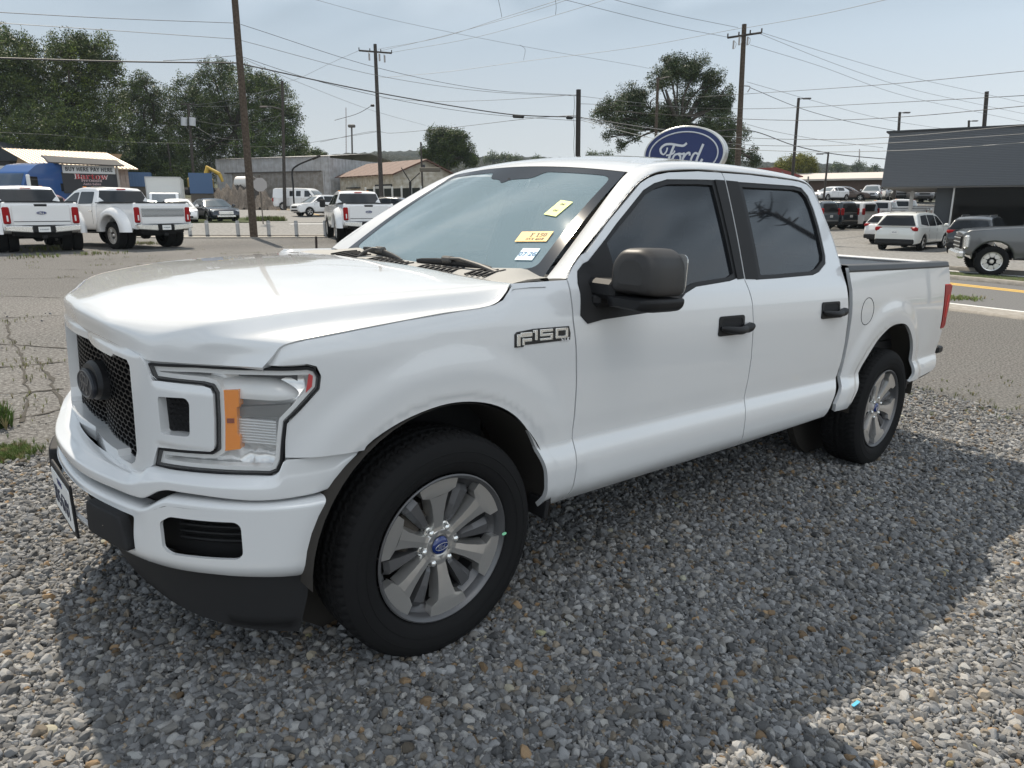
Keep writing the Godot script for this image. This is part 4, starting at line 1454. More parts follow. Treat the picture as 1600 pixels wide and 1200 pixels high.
		bar.call(.056, -.011, .068, .027); bar.call(.108, -.011, .120, .027); bar.call(.064, .017, .114, .027); bar.call(.064, -.011, .114, -.002)
		part("badge_digits", b, M.chrome, bd)
		part("badge_trim_letters", text_mesh("STX", .019, .002), mat(.75, .75, .75, .3), bd, Transform3D(Basis.IDENTITY.scaled(Vector3(1.35, 1, 1)), Vector3(.108, -.0165, .004)))

# ------------------------------------------------------------------ sky and air
func build_sky() -> void:
	var W := 1024
	var H := 512
	var sd := (TT.basis * Vector3(-.16, 1.0, .74)).normalized()
	var f1 := FastNoiseLite.new()
	f1.seed = 11; f1.frequency = 1.0; f1.fractal_octaves = 5; f1.noise_type = FastNoiseLite.TYPE_SIMPLEX_SMOOTH
	var img := Image.create(W, H, false, Image.FORMAT_RGBF)
	for y in H:
		var th := PI * (y + .5) / H
		var up := cos(th)
		var s := sin(th)
		for x in W:
			var ph := TAU * ((x + .5) / W - .5)
			var d := Vector3(sin(ph) * s, up, -cos(ph) * s)
			var c: Color
			if up < 0.0:
				c = Color(.30, .29, .27)
			else:
				var el := asin(up)
				c = Color(.98, 1.03, 1.05).lerp(Color(.72, .87, 1.02), smoothstep(.0, .26, el)).lerp(Color(.29, .38, .50), smoothstep(.2, .8, el)).lerp(Color(.17, .24, .35), smoothstep(.7, 1.57, el))
				# the air is brighter towards the sun than away from it
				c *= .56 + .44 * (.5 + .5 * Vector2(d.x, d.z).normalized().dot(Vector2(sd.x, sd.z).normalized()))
				var ang := acos(clampf(d.dot(sd), -1, 1))
				var g := 3.2 * exp(-pow(ang / .17, 2.0)) + .95 * exp(-ang / .30)
				c += Color(1.0, .97, .90) * g
				# thin high streaks
				if up > .03:
					var q := Vector2(d.x, d.z) / (up + .18)
					var n := f1.get_noise_3d(q.x * 1.1 + q.y * .55, q.y * 2.6 - q.x * 1.2, 3.0)
					var n2 := f1.get_noise_3d(q.x * .5, q.y * .6, 9.0)
					var k := smoothstep(-.10, .42, n + n2 * .6) * smoothstep(.17, .40, up)
					c = c.lerp(Color(.70, .71, .72) * (.72 + g * 2.2), k * .75)
					c *= lerpf(1.0, .55 + .85 * smoothstep(-.35, .35, n), smoothstep(.18, .34, up) * .85)
			img.set_pixel(x, y, c)
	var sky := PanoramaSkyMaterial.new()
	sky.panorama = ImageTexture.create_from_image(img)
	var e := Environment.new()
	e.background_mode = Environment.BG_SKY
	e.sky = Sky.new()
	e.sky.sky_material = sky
	e.background_energy_multiplier = 1.0
	e.tonemap_mode = Environment.TONE_MAPPER_LINEAR
	e.tonemap_exposure = 1.22
	e.sdfgi_enabled = true
	e.ssao_enabled = true
	e.ssil_enabled = true
	e.fog_enabled = true
	e.fog_density = .0002
	e.fog_light_color = Color(.80, .86, .90)
	var w := WorldEnvironment.new()
	w.name = "world"
	w.environment = e
	add_child(w)

# ------------------------------------------------------------------ ground
var HP := [[-15, .15, -23], [-11.3, .13, -24], [-11.7, .13, -33], [-18.3, .56, -46], [-20.7, 1.15, -72], [-22, .5, -47], [-29, .9, -54], [-40, 2.4, -78], [-45, 1.0, -40], [13.7, -.43, -20.6], [19, -.48, -34.6], [9.8, -.52, -15.5], [14, -.6, -12], [35.7, 2.1, -80], [24.6, -.1, -55], [42, .3, -50], [0, -.05, -22], [-4, .2, -40], [4, .7, -75], [-10, 2.0, -105], [25, 3.2, -120], [60, 3.0, -100], [-70, 6.0, -110], [-8, .15, -8], [-7, .15, -15], [-10, .15, -3], [7, -.55, -4], [0, -.05, 4], [-6, .1, 8], [8, -.5, 8], [0, 5.0, -260], [90, 5.0, -200], [-120, 9.0, -200]]

func plane_y(x: float, z: float) -> float:
	var n := TT.basis.y
	return TT.origin.y - (n.x * (x - TT.origin.x) + n.z * (z - TT.origin.z)) / n.y

func ground_y(x: float, z: float) -> float:
	var r := Vector2((x - .45) * .9, z + 4.2).length()
	var t := smoothstep(4.6, 11.0, r)
	var p := plane_y(x, z)
	if t <= 0.0: return p
	var s := 0.0
	var w := 0.0
	for h in HP:
		var d: float = (h[0] - x) * (h[0] - x) + (h[2] - z) * (h[2] - z)
		var k := 1.0 / pow(d + 2.0, 1.6)
		s += k * h[1]; w += k
	return lerpf(p, s / w, t)

# the point that a pixel of the 1600 x 1200 photograph shows at depth dist
func at(px: float, py: float, dist: float) -> Vector3:
	var d := CT.basis * Vector3((px - 800.0) / F_PX, -(py - 600.0) / F_PX, -1.0)
	return CT.origin + d * (dist / -d.z)

func onto(px: float, py: float, dist: float) -> Vector3:
	var p := at(px, py, dist)
	p.y = ground_y(p.x, p.z)
	return p

func gravel_share(x: float, z: float, n: FastNoiseLite) -> float:
	# edge of the gravel bed, in the truck's own frame
	var q := TT.affine_inverse() * Vector3(x, plane_y(x, z), z)
	var e := minf(2.35 - q.z + .12 * (q.x - 1.0), q.x + 6.9 + .2 * q.z)
	return clampf((e + .45 * n.get_noise_2d(x * 9.0, z * 9.0)) / .55, 0.0, 1.0)

func build_ground() -> void:
	var n := FastNoiseLite.new()
	n.seed = 3; n.frequency = .11; n.fractal_octaves = 4
	var grain := noise_tex(.03, 6, Color(.40, .39, .38), Color(1, 1, 1), 5, 1024)
	var rough := bump(.09, 4, 6.0, 6, 1024)
	var b := MB.new()
	var rows := []
	var radii := [.05]
	var r := .35
	while r < 900.0:
		radii.append(r)
		r *= 1.055 if r < 90 else 1.16
	var NA := 220
	for R in radii:
		var row := PackedVector3Array()
		for k in NA + 1:
			var a := TAU * k / NA
			var x: float = sin(a) * R; var z: float = -cos(a) * R
			row.append(Vector3(x, ground_y(x, z), z))
		rows.append(row)
	b.grid(rows, Vector3.UP, true)
	for i in b.v.size():
		var p := b.v[i]
		var k := n.get_noise_2d(p.x, p.z)
		var c := Color(.41, .402, .388).lerp(Color(.30, .296, .288), clampf(.5 + k * 1.4, 0, 1))
		if p.x > 3.0 and p.z > -45: c = c.lerp(Color(.29, .284, .272), .8)
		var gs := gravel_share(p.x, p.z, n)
		c = c.lerp(Color(.07, .069, .068), gs * smoothstep(14.0, 9.0, p.length()))  # bed under the stones darkened to imitate the shade between them
		if p.length() > 75.0: c = c.lerp(Color(.13, .15, .07), smoothstep(75, 110, p.length()))
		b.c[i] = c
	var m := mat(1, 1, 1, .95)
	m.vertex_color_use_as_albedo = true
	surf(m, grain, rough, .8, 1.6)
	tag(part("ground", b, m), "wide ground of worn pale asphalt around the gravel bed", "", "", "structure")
	build_gravel(n)

func stone_mesh(seed_: int) -> ArrayMesh:
	var g := RandomNumberGenerator.new()
	g.seed = seed_
	# a ball of 42 points cut flat by a few planes
	var t := (1.0 + sqrt(5.0)) / 2.0
	var vs := []
	for e in [[-1, t, 0], [1, t, 0], [-1, -t, 0], [1, -t, 0], [0, -1, t], [0, 1, t], [0, -1, -t], [0, 1, -t], [t, 0, -1], [t, 0, 1], [-t, 0, -1], [-t, 0, 1]]: vs.append(Vector3(e[0], e[1], e[2]).normalized())
	var fs := [[0, 11, 5], [0, 5, 1], [0, 1, 7], [0, 7, 10], [0, 10, 11], [1, 5, 9], [5, 11, 4], [11, 10, 2], [10, 7, 6], [7, 1, 8], [3, 9, 4], [3, 4, 2], [3, 2, 6], [3, 6, 8], [3, 8, 9], [4, 9, 5], [2, 4, 11], [6, 2, 10], [8, 6, 7], [9, 8, 1]]
	var mid := {}
	var out := []
	for f in fs:
		var q := []
		for k in 3:
			var a: int = f[k]; var c: int = f[(k + 1) % 3]
			var key := mini(a, c) * 100 + maxi(a, c)
			if not mid.has(key):
				mid[key] = vs.size()
				vs.append((vs[a] + vs[c]).normalized())
			q.append(mid[key])
		out.append_array([[f[0], q[0], q[2]], [q[0], f[1], q[1]], [q[2], q[1], f[2]], [q[0], q[1], q[2]]])
	for k in 11:
		var d := Vector3(g.randfn(), g.randfn(), g.randfn()).normalized()
		var lim := g.randf_range(.42, .80)
		for i in vs.size():
			var e: float = vs[i].dot(d)
			if e > lim: vs[i] -= d * (e - lim)
	var sx := g.randf_range(.85, 1.25); var sz := g.randf_range(.7, 1.0)
	var b := MB.new()
	for i in vs.size(): vs[i] = vs[i] * Vector3(sx, g.randf_range(.70, .78), sz) * .62
	for f in out:
		var A: Vector3 = vs[f[0]]; var B: Vector3 = vs[f[1]]; var C: Vector3 = vs[f[2]]
		b.face([A, B, C], (A + B + C))
	return b.mesh()

func build_gravel(n: FastNoiseLite) -> void:
	var g := RandomNumberGenerator.new()
	g.seed = 21
	var root := Node3D.new()
	root.name = "gravel"
	tag(root, "bed of loose grey crushed stone that the white pickup stands on", "gravel", "", "stuff")
	add_child(root, true)
	var speck := noise_tex(.22, 4, Color(.42, .42, .42), Color(1, 1, 1), 9, 256)
	var m := mat(1, 1, 1, .86)
	m.vertex_color_use_as_albedo = true
	m.albedo_texture = speck
	m.uv1_triplanar = true
	m.uv1_scale = Vector3.ONE * 2.2
	var buf := []
	for k in 6: buf.append(PackedFloat32Array())
	var inv := TT.affine_inverse()
	var tries := 820000
	for i in tries:
		# more stones where the camera is near
		var x: float; var z: float
		z = -1.05 - 8.6 * pow(g.randf(), 1.35)
		var half := 1.5 - z * .86
		x = g.randf_range(-half, half)
		var s := gravel_share(x, z, n)
		var pick := g.randf()
		var dist := Vector2(x, z).length()
		if pick > s * clampf(half / 5.0 + .12, .0, 1.0) + .004: continue
		var size := clampf(.0195 * exp(g.randfn() * .38), .007, .046)
		if s < .3: size *= .7
		var y := plane_y(x, z) if Vector2(x - .45, z + 4.2).length() < 4.5 else ground_y(x, z)
		var lift := g.randf_range(-.22, .34) * size
		var B := Basis.from_euler(Vector3(g.randf_range(-.6, .6), g.randf() * TAU, g.randf_range(-.6, .6))).scaled(Vector3.ONE * size)
		var v := g.randf()
		var c: Color
		var br := 1.25 * exp(g.randfn() * .38)
		if v < .66: c = Color(.27, .272, .275) * br
		elif v < .82: c = Color(.32, .308, .288) * br
		elif v < .91: c = Color(.48, .465, .44) * br
		elif v < .975: c = Color(.31, .26, .20) * br
		else: c = Color(.34, .23, .13) * br
		buf[i % 6].append_array(PackedFloat32Array([B.x.x, B.y.x, B.z.x, x, B.x.y, B.y.y, B.z.y, y + lift, B.x.z, B.y.z, B.z.z, z, minf(c.r, .68), minf(c.g, .67), minf(c.b, .65), 1.0]))
	var total := 0
	for k in 6:
		var mm := MultiMesh.new()
		mm.transform_format = MultiMesh.TRANSFORM_3D
		mm.use_colors = true
		mm.mesh = stone_mesh(40 + k)
		mm.instance_count = buf[k].size() / 16
		mm.buffer = buf[k]
		total += mm.instance_count
		var o := MultiMeshInstance3D.new()
		o.multimesh = mm
		o.material_override = m
		o.name = "stones"
		tag(o, "", "", "", "stuff")
		root.add_child(o, true)
	print("stones ", total)

# ------------------------------------------------------------------ other vehicles
# x forward, y up, z to the right, origin on the ground under the middle
func arc_cut(x: float, r: float, y0: float) -> Array:   # points of a wheel arch, walked towards +x
	var out := []
	for i in 11:
		var a := PI - PI * i / 10.0
		out.append(Vector2(x + cos(a) * r, maxf(y0, .02) + sin(a) * r * .98))
	return out

# a closed body: outline in x/y, half width per point, edges rounded by r
func body_shell(poly: PackedVector2Array, w: float, r: float, inset: Callable, step := .14, crown := 0.0) -> MB:
	if Geometry2D.is_polygon_clockwise(poly): poly.reverse()
	var b := MB.new()
	var pts := MB.resample(poly, step * .8)
	var m := pts.size()
	var ins := PackedVector2Array()
	for i in m:
		var d := (pts[(i + 1) % m] - pts[(i + m - 1) % m]).normalized()
		ins.append(pts[i] - Vector2(d.y, -d.x) * r)
	var K := 11
	var rows := []
	for k in K: rows.append(PackedVector3Array())
	for i in m + 1:
		var p := pts[i % m]; var q := ins[i % m]
		var we: float = w - inset.call(p.x, p.y)
		var wi: float = w - inset.call(q.x, q.y)
		for k in K:
			var e: Vector2
			var z: float
			if k < 4 or k > 6:
				var a := (k if k < 4 else 10 - k) / 3.0 * PI * .5
				e = q.lerp(p, sin(a))
				z = lerpf(wi, we - r, 1.0 - cos(a))
				if k > 6: z = -z
			else:
				z = lerpf(we - r, -(we - r), (k - 3) / 4.0)
				e = p + Vector2(0, crown * (1.0 - pow((k - 5) / 2.0, 2.0)))
			rows[k].append(Vector3(e.x, e.y, z))
	b.grid(rows, Vector3.ZERO)
	# make sure that the strip faces outwards
	var c := Vector3.ZERO
	for p in b.v: c += p / b.v.size()
	var s := 0.0
	for i in b.v.size(): s += b.n[i].dot(b.v[i] - c)
	if s < 0.0:
		for i in b.n.size(): b.n[i] = -b.n[i]
		for i in range(0, b.ix.size(), 3):
			var q := b.ix[i + 1]; b.ix[i + 1] = b.ix[i + 2]; b.ix[i + 2] = q
	for sd in [-1.0, 1.0]:
		b.panel(ins, [], func(p: Vector2) -> Vector3: return Vector3(p.x, p.y, sd * (w - inset.call(p.x, p.y))), step, func(_p: Vector3) -> Vector3: return Vector3(0, 0, sd), 0.0, 0.0)
	return b

var wheel_cache := {}
func far_wheel(r: float, w: float, style: String) -> Array:
	var key := "%s %.2f %.2f" % [style, r, w]
	if wheel_cache.has(key): return wheel_cache[key]
	var B := Basis(Vector3.RIGHT, Vector3(0, 0, 1), Vector3(0, 1, 0))
	var t := MB.new()
	var h := w * .5
	t.lathe(v2([r * .60, h * .80, r * .66, h * .96, r * .82, h, r * .93, h * .92, r * .985, h * .72, r, h * .3, r, -h * .3, r * .985, -h * .72, r * .93, -h * .92, r * .6, -h * .8]), Vector3.ZERO, B, 28, 1.0)
	for k in 40: t.box(Vector3(cos(TAU * k / 40) * r * .985, sin(TAU * k / 40) * r * .985, h * .5), Vector3(.03, .03, w * .35), Basis(Vector3(0, 0, 1), TAU * k / 40))
	var f := MB.new()
	var q := r * .62
	f.lathe(v2([q, h * .9, q * .95, h * .8, q * .9, h * .2, 0, h * .15]), Vector3.ZERO, B, 28, -1.0)
	var s := MB.new()
	var ns := {"five": 5, "six": 6, "eight": 8, "van": 10}.get(style, 6) as int
	for k in ns:
		s.xf = Transform3D(Basis(Vector3(0, 0, 1), TAU * k / ns), Vector3.ZERO)
		if style == "eight":
			s.prism(v2([q * .42, -.035, q * .60, -.07, q * .86, -.085, q * .90, -.05, q * .90, .05, q * .86, .085, q * .60, .07, q * .42, .035]), Vector3(0, 0, h * .78), Basis.IDENTITY, -.05, .0, .008)
		else:
			s.prism(v2([q * .14, -q * .11, q * .92, -q * .17, q * .92, q * .17, q * .14, q * .11]), Vector3(0, 0, h * .75), Basis.IDENTITY, -.05, .0, .01)
	s.xf = Transform3D.IDENTITY
	s.lathe(v2([0, h * .86, q * .2, h * .85, q * .25, h * .6]), Vector3.ZERO, B, 16, -1.0)
	s.lathe(v2([q * .9, h * .82, q * .95, h * .9, q, h * .9]), Vector3.ZERO, B, 28, -1.0)
	wheel_cache[key] = [t.mesh(), f.mesh(), s.mesh()]
	return wheel_cache[key]

func add_wheels(v: Node3D, xs: Array, track: float, r: float, w: float, style: String, m: Material, dual := -1) -> void:
	var W := far_wheel(r, w, style)
	for i in xs.size():
		for sd in [-1.0, 1.0]:
			var z: float = sd * (track * .5 - w * .5) + (sd * .13 if i == dual else 0.0)
			var n := node("wheel", v, Transform3D(Basis.IDENTITY if sd > 0 else Basis(Vector3.UP, PI), Vector3(xs[i], r, z)))
			part("tyre", W[0], M.rubber, n)
			part("rim", W[1], M.dark, n)
			part("spokes", W[2], m, n)
			if i == dual: part("tyre", W[0], M.rubber, n, Transform3D(Basis.IDENTITY, Vector3(0, 0, -.30)))

func side_panes(v: Node3D, called: String, m: Material, poly: PackedVector2Array, w: float, inset: Callable, off := .006, step := .16) -> void:
	for sd in [-1.0, 1.0]:
		var b := MB.new()
		b.panel(poly, [], func(p: Vector2) -> Vector3: return Vector3(p.x, p.y, sd * (w - inset.call(p.x, p.y) + off)), step, func(_p: Vector3) -> Vector3: return Vector3(0, 0, sd), .01, 0.0)
		part(called, b, m, v)

# a pane across the car between two edges given as (x, y, half width)
func cross_pane(v: Node3D, called: String, m: Material, lo: Vector3, hi: Vector3, bulge: float) -> MeshInstance3D:
	var b := MB.new()
	var rows := []
	for i in 5:
		var e := lo.lerp(hi, i / 4.0)
		var r := PackedVector3Array()
		for k in 11:
			var u := lerpf(-1, 1, k / 10.0)
			r.append(Vector3(e.x + bulge * (1.0 - u * u), e.y, e.z * u))
		rows.append(r)
	b.grid(rows, Vector3(signf(bulge), .3, 0))
	return part(called, b, m, v)

func plate_on(v: Node3D, at_: Vector3, facing: float, words := "") -> void:
	var T := Transform3D(Basis(Vector3.UP, PI * .5 * facing), at_)
	var n := node("number_plate", v, T)
	var b := MB.new()
	b.prism(rect(.31, .155, .012), Vector3.ZERO, Basis.IDENTITY, 0.0, .006)
	part("plate_face", b, M.white_plain, n)
	part("plate_mark", text_mesh(words if words else "F·COOLEY", .05, .002), mat(.03, .04, .10, .5), n, Transform3D(Basis.IDENTITY, Vector3(0, -.005, .007)))

# ---- heavy pickups seen from behind
func big_pickup(label: String, paint: Material, T: Transform3D, dually: bool, chrome_gate: bool, group := "", xf := 1.98) -> Node3D:
	var v := thing("parked_pickup", label, "pickup truck", T, group)
	var L := 3.30
	var flat_in := func(x: float, y: float) -> float: return .012 + .03 * pow(clampf((y - .95) / .5, 0, 1.4), 2.0) + .02 * smooth(.75, .55, y) + .20 * pow(clampf((x - 2.55) / .75, 0, 1), 2.2)
	# cab and front end in one shell, bed apart
	var xr := -2.08
	var low := [Vector2(-.96, 1.42), Vector2(-.96, .62)]
	var front := PackedVector2Array([Vector2(-.96, 1.44), Vector2(-.96, .60)])
	for p in [Vector2(1.35, .58)]: front.append(p)
	for p in arc_cut(xf, .53, .50): front.append(p)
	front.append_array(v2([xf + .56, .60, xf + .62, .60, 3.22, .66, 3.24, 1.24, 3.10, 1.34, 2.3, 1.42, 1.55, 1.46, 1.40, 1.46]))
	part("front_body", body_shell(front, 1.015, .05, flat_in, .14, .02), paint, v)
	var cab_in := func(x: float, y: float) -> float: return .035 + .40 * maxf(y - 1.42, 0.0)
	part("cab", body_shell(v2([-.96, 1.36, -.985, 1.55, -.86, 1.90, -.70, 1.985, .1, 2.02, .45, 1.99, .70, 1.90, 1.45, 1.46, 1.45, 1.36]), 1.0, .06, cab_in, .13, .03), paint, v)
	side_panes(v, "side_window", M.tint, rounded(v2([.30, 1.47, .30, 1.86, .62, 1.83, 1.22, 1.50, 1.18, 1.46]), .05), 1.0, cab_in)
	side_panes(v, "side_window", M.tint, rounded(v2([-.72, 1.47, -.66, 1.86, .20, 1.87, .20, 1.46]), .05), 1.0, cab_in)
	cross_pane(v, "rear_window", M.tint, Vector3(-.995, 1.49, .88), Vector3(-.872, 1.90, .74), -.03)
	cross_pane(v, "windshield", M.glass, Vector3(1.46, 1.48, .88), Vector3(.76, 1.92, .72), .08)
	var b := MB.new()
	b.box(Vector3(-.90, 1.955, 0), Vector3(.05, .035, .30), Basis.IDENTITY, .01)
	part("brake_light", b, M.red_bright, v)
	b = MB.new()
	for k in 5: b.box(Vector3(.35 - .02 * absf(k - 2), 2.03, (k - 2) * .30), Vector3(.10, .03, .10), Basis.IDENTITY, .012)
	part("roof_markers", b, M.amber, v)
	# bed
	var bed := PackedVector2Array([Vector2(-1.0, 1.47), Vector2(-1.0, .66)])
	bed = PackedVector2Array([Vector2(-1.0, 1.47), Vector2(-3.22, 1.49), Vector2(-3.25, 1.40), Vector2(-3.22, .66), Vector2(-2.72, .66)])
	for p in arc_cut(xr, .53, .56): bed.append(p)
	bed.append_array(v2([-1.45, .66, -1.0, .64]))
	var bed_in := func(x: float, y: float) -> float: return .015 + .03 * smooth(1.2, 1.5, y) + .02 * smooth(.8, .6, y)
	part("bed", body_shell(bed, 1.015, .04, bed_in, .14), paint, v)
	b = MB.new()
	b.box(Vector3(-2.1, 1.497, .96), Vector3(2.2, .03, .08)); b.box(Vector3(-2.1, 1.497, -.96), Vector3(2.2, .03, .08)); b.box(Vector3(-3.20, 1.505, 0), Vector3(.09, .03, 1.75))
	b.box(Vector3(-2.08, 1.48, 0), Vector3(2.0, .02, 1.7))
	part("bed_edge", b, M.black, v)
	if dually:
		for sd in [-1.0, 1.0]:
			b = MB.new()
			var rows := []
			for i in 23:
				var a := PI * i / 22.0
				var dirv := Vector2(cos(a), sin(a))
				var r := PackedVector3Array()
				for e in [[.53, .985], [.53, 1.20], [.58, 1.225], [.68, 1.215], [.76, 1.12], [.82, 1.0]]:
					var rad: float = e[0] * (1.0 + (.14 * pow(absf(cos(a)), 3.0) if e[0] > .6 else 0.0))
					r.append(Vector3(xr + dirv.x * rad * 1.05, .56 + dirv.y * rad, sd * e[1]))
				rows.append(r)
			b.grid(rows, Vector3(0, .5, sd))
			part("wide_fender", b, paint, v)
	# tail
	b = MB.new()
	b.box(Vector3(-3.245, 1.10, 0), Vector3(.05, .64, 1.50), Basis.IDENTITY, .02)
	part("tailgate", b, paint, v)
	if chrome_gate:
		b = MB.new()
		b.box(Vector3(-3.275, 1.18, 0), Vector3(.02, .26, 1.49), Basis.IDENTITY, .008)
		b.box(Vector3(-3.283, 1.25, 0), Vector3(.02, .04, 1.49), Basis.IDENTITY, .008)
		b.box(Vector3(-3.283, 1.09, 0), Vector3(.02, .04, 1.49), Basis.IDENTITY, .008)
		part("tailgate_panel", b, mat(.35, .36, .37, .25, .9), v)
	else:
		oval(v, Transform3D(Basis(Vector3.UP, -PI * .5), Vector3(-3.285, 1.18, 0)), .26, .10, .015, M.blue, M.alloy)
		b = MB.new()
		b.box(Vector3(-3.25, 1.40, 0), Vector3(.05, .08, .34), Basis.IDENTITY, .015)
		part("gate_handle", b, M.black, v)
		b = MB.new()
		b.box(Vector3(-3.273, .93, 0), Vector3(.012, .02, 1.46), Basis.IDENTITY, .004)
		part("gate_crease", b, M.gap, v)
	for sd in [-1.0, 1.0]:
		var tl := node("tail_lamp", v)
		b = MB.new()
		b.box(Vector3(-3.19, 1.11, sd * .885), Vector3(.17, .50, .19), Basis.IDENTITY, .035)
		part("lamp_lens", b, M.red, tl)
		b = MB.new()
		b.box(Vector3(-3.275, 1.02, sd * .87), Vector3(.02, .17, .045), Basis.IDENTITY, .006)
		part("reverse_lamp", b, mat(.7, .68, .66, .2), tl)
		b = MB.new()
		b.prism(v2([.28, 0, .96, .06, .98, .20, .82, .22, .28, .20]) if sd > 0 else flip(v2([.28, 0, .96, .06, .98, .20, .82, .22, .28, .20])), Vector3(-3.22, .60, 0), Basis(Vector3(0, 0, 1), Vector3(0, 1, 0), Vector3(-1, 0, 0)), 0.0, .16, .025)
		part("bumper_wing", b, M.chrome, v)
	b = MB.new()
	b.box(Vector3(-3.30, .70, 0), Vector3(.16, .20, .60), Basis.IDENTITY, .03)
	b.box(Vector3(-3.25, .80, 0), Vector3(.22, .05, 1.86), Basis.IDENTITY, .02)
	b.box(Vector3(-3.28, .48, 0), Vector3(.12, .10, .14), Basis.IDENTITY, .02)
	part("bumper_step", b, M.black, v)
	plate_on(v, Vector3(-3.385, .70, 0), -1.0)
	# underneath
	b = MB.new()
	b.box(Vector3(-.1, .56, 0), Vector3(6.0, .18, 1.0)); b.box(Vector3(-2.5, .62, 0), Vector3(1.3, .2, 1.5))
	b.tube([Vector3(xr, .46, -.8), Vector3(xr, .46, .8)], .07, 8); b.box(Vector3(xr, .45, 0), Vector3(.3, .3, .3), Basis.IDENTITY, .08)
	part("chassis", b, M.dark, v)
	b = MB.new()
	for sd in [-1.0, 1.0]: b.box(Vector3(.2, .52, sd * .92), Vector3(1.9, .06, .14), Basis.IDENTITY, .02)
	part("side_step", b, M.black, v)
	for sd in [-1.0, 1.0]:
		b = MB.new()
		b.box(Vector3(1.12, 1.52, sd * 1.24), Vector3(.12, .34, .24), Basis.IDENTITY, .04)
		b.tube([Vector3(1.15, 1.42, sd * 1.0), Vector3(1.13, 1.46, sd * 1.2)], .03, 6)
		part("door_mirror", b, M.black, v)
	for e in [[.25, .9]]:
		side_panes(v, "door_seam", M.gap, v2([.245, .66, .245, 1.44, .255, 1.44, .255, .66]), 1.015, flat_in, .002, .2)
		side_panes(v, "door_seam", M.gap, v2([-.745, .80, -.745, 1.44, -.735, 1.44, -.735, .80]), 1.015, flat_in, .002, .2)
		side_panes(v, "door_seam", M.gap, v2([1.27, .66, 1.27, 1.42, 1.28, 1.42, 1.28, .66]), 1.015, flat_in, .002, .2)
	side_panes(v, "door_handle", M.chrome, v2([.05, 1.20, .05, 1.25, .23, 1.25, .23, 1.20]), 1.015, flat_in, .02, .2)
	side_panes(v, "door_handle", M.chrome, v2([-.72, 1.20, -.72, 1.25, -.54, 1.25, -.54, 1.20]), 1.015, flat_in, .02, .2)
	# nose
	b = MB.new()
	b.box(Vector3(3.22, .98, 0), Vector3(.12, .40, 1.25), Basis.IDENTITY, .03)
	part("grille", b, M.black, v)
	b = MB.new()
	for k in 3: b.box(Vector3(3.285, .86 + k * .12, 0), Vector3(.03, .035, 1.2), Basis.IDENTITY, .01)
	b.box(Vector3(3.26, .62, 0), Vector3(.22, .22, 1.96), Basis.IDENTITY, .06)
	part("front_chrome", b, M.chrome, v)
	for sd in [-1.0, 1.0]:
		b = MB.new()
		b.box(Vector3(3.14, 1.0, sd * .82), Vector3(.16, .40, .26), Basis.IDENTITY, .05)
		part("headlamp", b, M.reflector, v)
	add_wheels(v, [xf, xr], 1.98 if not dually else 2.05, .445, .29, "eight" if dually or xf > 2.1 else "six", M.alloy, 1 if dually else -1)
	return v

